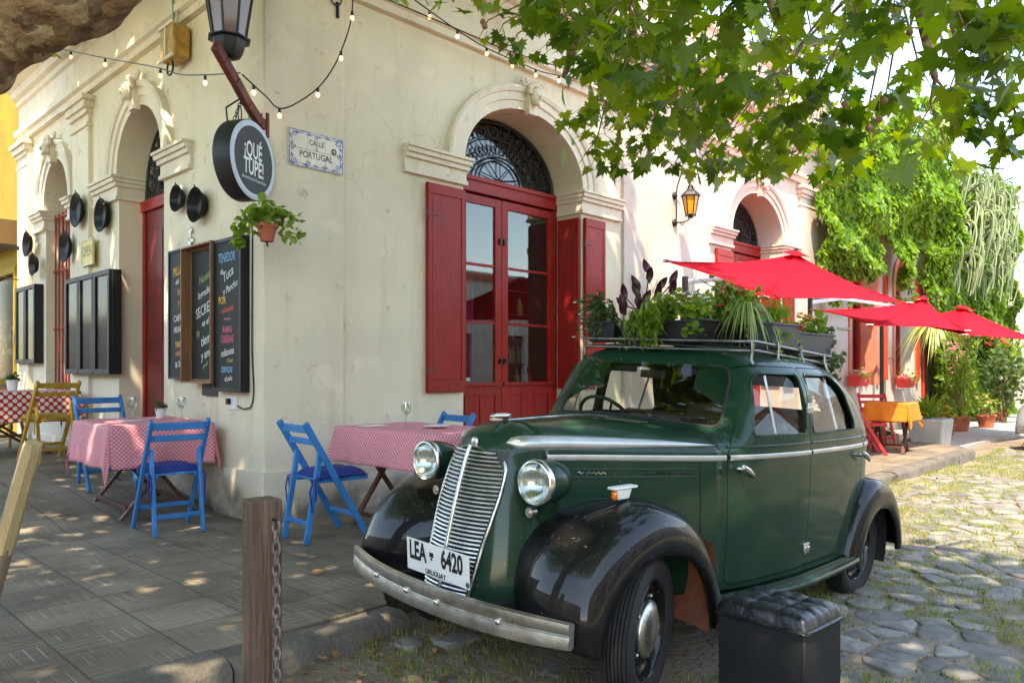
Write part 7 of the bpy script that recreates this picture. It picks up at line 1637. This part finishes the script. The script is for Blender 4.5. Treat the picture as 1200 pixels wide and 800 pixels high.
SP = [  # (x, y, depth, spread, leaves, leaf size)
 (478, -12, 3.6, .10, 7, 0.065), (520, -14, 3.5, .10, 10, 0.065), (560, -22, 3.4, .10, 10, 0.068), (612, -30, 3.5, .14, 14, 0.068), (590, 44, 5.6, .10, 8, 0.070), (606, 56, 5.6, .06, 4, 0.075), (572, 40, 5.6, .04, 3, 0.050),
 (650, 12, 3.6, .16, 26, 0.072), (690, 20, 3.4, .20, 35, 0.076), (740, 20, 3.3, .22, 38, 0.080), (700, 70, 4.0, .16, 23, 0.076), (745, 78, 3.7, .20, 29, 0.080), (800, 20, 3.6, .24, 38, 0.076), (860, 15, 3.3, .24, 38, 0.080), (920, 10, 3.2, .22, 35, 0.084),
 (985, 5, 3.0, .16, 20, 0.084), (1050, 2, 3.2, .16, 17, 0.084), (1110, 12, 3.0, .22, 32, 0.084), (1170, 20, 2.9, .20, 29, 0.084), (1215, 40, 2.9, .2, 23, 0.084), (1150, 62, 3.1, .16, 19, 0.084), (1120, 110, 3.6, .12, 12, 0.076), (1165, 120, 3.4, .13, 14, 0.076), (1140, 150, 3.6, .10, 10, 0.076), (1190, 158, 3.4, .12, 13, 0.076),
 (700, 140, 5.4, .22, 22, 0.085), (700, 178, 5.4, .14, 12, 0.080), (726, 176, 5.2, .14, 12, 0.085), (760, 130, 5.0, .26, 30, 0.090), (765, 168, 5.0, .15, 12, 0.085), (800, 100, 4.6, .30, 34, 0.095), (820, 150, 5.2, .24, 24, 0.090), (800, 192, 5.6, .13, 12, 0.085), (838, 186, 5.6, .11, 10, 0.085), (855, 120, 4.6, .28, 32, 0.095),
 (880, 170, 5.0, .18, 16, 0.090), (905, 185, 5.2, .15, 12, 0.085), (910, 110, 4.4, .28, 32, 0.100), (940, 160, 4.8, .20, 18, 0.090), (960, 190, 5.4, .14, 10, 0.080), (965, 100, 4.2, .24, 26, 0.100), (985, 140, 4.4, .20, 20, 0.095), (1000, 60, 3.8, .14, 16, 0.076), (1015, 158, 4.8, .16, 12, 0.090), (1040, 120, 4.6, .14, 8, 0.090),
 (1075, 90, 4.4, .10, 6, 0.090), (1080, 160, 5.0, .14, 10, 0.090), (1110, 190, 5.0, .14, 8, 0.085), (1050, 50, 4.4, .16, 7, 0.085), (870, 60, 5.6, .40, 46, 0.090), (760, 60, 5.8, .40, 46, 0.090), (950, 50, 5.4, .34, 38, 0.090), (660, 40, 5.6, .24, 22, 0.085), (645, -10, 5.2, .3, 30, 0.085), (700, -20, 4.6, .3, 30, 0.090), (1180, 80, 4.4, .26, 16, 0.090), (1120, 55, 5.2, .22, 12, 0.085),
 (915, 170, 6.4, .3, 30, 0.075), (850, 180, 6.6, .22, 22, 0.070), (780, 95, 6.6, .45, 50, 0.080), (880, 130, 6.8, .45, 55, 0.080), (960, 130, 6.6, .32, 34, 0.080), (720, 110, 6.4, .3, 34, 0.075), (1000, 175, 6.8, .20, 14, 0.075)]
for (x, y, d, sp, n, s) in SP:
    c = wp(x, y, d)
    att = min((Vector(q) for b in BR for q in b[1:]), key=lambda q: (q - (c + Vector((0, 0, .8)))).length)
    if att.z < c.z + .1: att = c + Vector((-.5, .1, 1.1))
    m_ = c.lerp(att, .45) + Vector((J(rt, .1), J(rt, .1), .15)); tw.tube([att - TO, m_ - TO, c + Vector((0, 0, .1)) - TO, c + Vector((J(rt, .1), J(rt, .1), -sp * .6)) - TO], [.014, .009, .005, .002], 5)
    for k in range(n):
        o_ = Vector((rt.gauss(0, .55), rt.gauss(0, .55), rt.gauss(0, .6))) * sp; p = c + o_; q = c + Vector((0, 0, o_.z + .05 + abs(o_.x) * .5))
        big_leaf(cl, p - TO, s * rt.uniform(.6, 1.15), rt)
        if rt.random() < .5: tw.tube([q - TO, (p + q) * .5 + Vector((0, 0, .02)) - TO, p - TO], .0022, 3)
for (x, y, d) in ((1036, 118, 3.4), (1030, 140, 3.4), (990, 122, 3.4), (1018, 150, 3.6), (566, 26, 3.9), (568, 31, 3.9), (840, 52, 3.6), (1066, 38, 3.4)):
    c = wp(x, y, d); fruit.sph(c - TO, .016, (1, 1, 1), 10, 8); tw.tube([c - TO, c + Vector((.01, 0, .12)) - TO], .0015, 3)
fruit.build('seed_balls', M['wood'], tr, smooth=60)
# crown above the picture: what shades the corner
cv = MB(); cnt = 0
def crown_ok(x, y, z):
    g = noise.noise(Vector((x * .55, y * .55, z * .4))); h = noise.noise(Vector((x * 1.9, y * 1.9, z)))
    edge = 0
    if x > .2 and y < -2.6: edge = min(1, (x - .2) * .8)
    if x > 2.0: edge += (x - 2.0) * .3
    return g + .35 * h > -.75 + edge * 1.2
while cnt < 17000:
    x = rt.uniform(-6.4, 3.4); y = rt.uniform(-8.4, 5.0)
    if cnt > 14500: x = rt.uniform(-1.9, 1.5); y = rt.uniform(-2.9, .3)
    z = 4.9 + 2.6 * rt.random() + .25 * max(0, -y - 4)
    if cnt <= 14500 and not crown_ok(x, y, z): continue
    cnt += 1; p = Vector((x, y, z)); s = rt.uniform(.09, .15); az = rt.random() * 6.283
    T = Matrix.Translation(p - TO) @ Matrix.Rotation(az, 4, 'Z') @ Matrix.Rotation(J(rt, .6), 4, 'X') @ Matrix.Rotation(J(rt, .5), 4, 'Y')
    cv.add([(0, -.5 * s, 0), (.55 * s, -.45 * s, 0), (1.0 * s, .05 * s, -.1 * s), (.55 * s, .3 * s, 0), (.55 * s, .9 * s, -.1 * s), (0, 1.2 * s, -.1 * s), (-.55 * s, .9 * s, -.1 * s), (-.55 * s, .3 * s, 0), (-1.0 * s, .05 * s, -.1 * s), (-.55 * s, -.45 * s, 0)], [tuple(range(10))], 0, T)
b0 = len(cl.v)
cl.v += cv.v; cl.f += [[i + b0 for i in f] for f in cv.f]; cl.m += cv.m
cl.build('crown', M['leaf'], tr); tw.build('twigs', M['leafbark'], tr)
# dark tree over the yellow shop
t2 = thing('far_tree', 'dark leafy tree rising above the mustard yellow building', 'tree', (-1.2, 12.5, .2)); mb = MB(); mb.tube([(0, 0, 0), (.1, .1, 2.5), (0, .2, 5)], [.22, .17, .1], 10); mb.build('trunk', M['leafbark'], t2, smooth=60)
mb = MB()
for k in range(26): leaf_blob(mb, (J(rt, 2.0), J(rt, 2.4), 5.9 + J(rt, 1.3)), 90, .75, .10, rt, .8, 'ivy')
mb.build('crown', M['dull_leaf'], t2)

# houses across the street, behind the camera: what the windows and the car paint reflect
def plain_house(label, T, w, h, wallm, seed):
    t_ = thing('opposite_house', label, 'house'); t_.matrix_world = T; rr = random.Random(seed); loops = [[(0, -.4), (w, -.4), (w, h), (0, h)]]; holes = []
    x = 1.2
    while x < w - 2: holes.append((x, x + 1.1)); x += 2.9
    for k, (a, b) in enumerate(holes): loops.append([(a, .1 if k % 3 == 1 else .9), (b, .1 if k % 3 == 1 else .9), (b, 2.6), (a, 2.6)])
    mb = MB(); mb.panel(loops, (0, 0, 0), (1, 0, 0), (0, 0, 1), (0, 1, 0), .4); mb.build('wall', wallm, t_)
    mb = MB(); mb.bb(0, w, .4, 6, h - .2, h); mb.bb(-.05, w + .05, -.12, 0, h - .35, h - .1); mb.build('roof', M['terracotta'], t_)
    for k, (a, b) in enumerate(holes): mb = MB(); mb.bb(a, b, .15, .22, .1 if k % 3 == 1 else .9, 2.6); mb.build('shutter', M['darkred'] if seed % 2 else M['dull_shutter'], t_)
M['dull_shutter'] = mat('green_shutter_paint', (.03, .09, .06), .5)
plain_house('low whitewashed house across the street', Matrix.Translation((24, -15, 0)) @ Matrix.Rotation(math.pi, 4, 'Z'), 22, 5.0, M['whitewall'], 1)
plain_house('low ochre house across the street by the corner', Matrix.Translation((1.8, -15, 0)) @ Matrix.Rotation(math.pi, 4, 'Z'), 12, 5.4, mat('ochre_wall', (.55, .36, .16), .85, bump=.2), 2)
plain_house('stone coloured house facing the side wall of the corner house', Matrix.Translation((-13, -9, 0)) @ Matrix.Rotation(R(90), 4, 'Z'), 64, 4.4, mat('grey_wall', (.42, .38, .32), .85, bump=.2), 3)
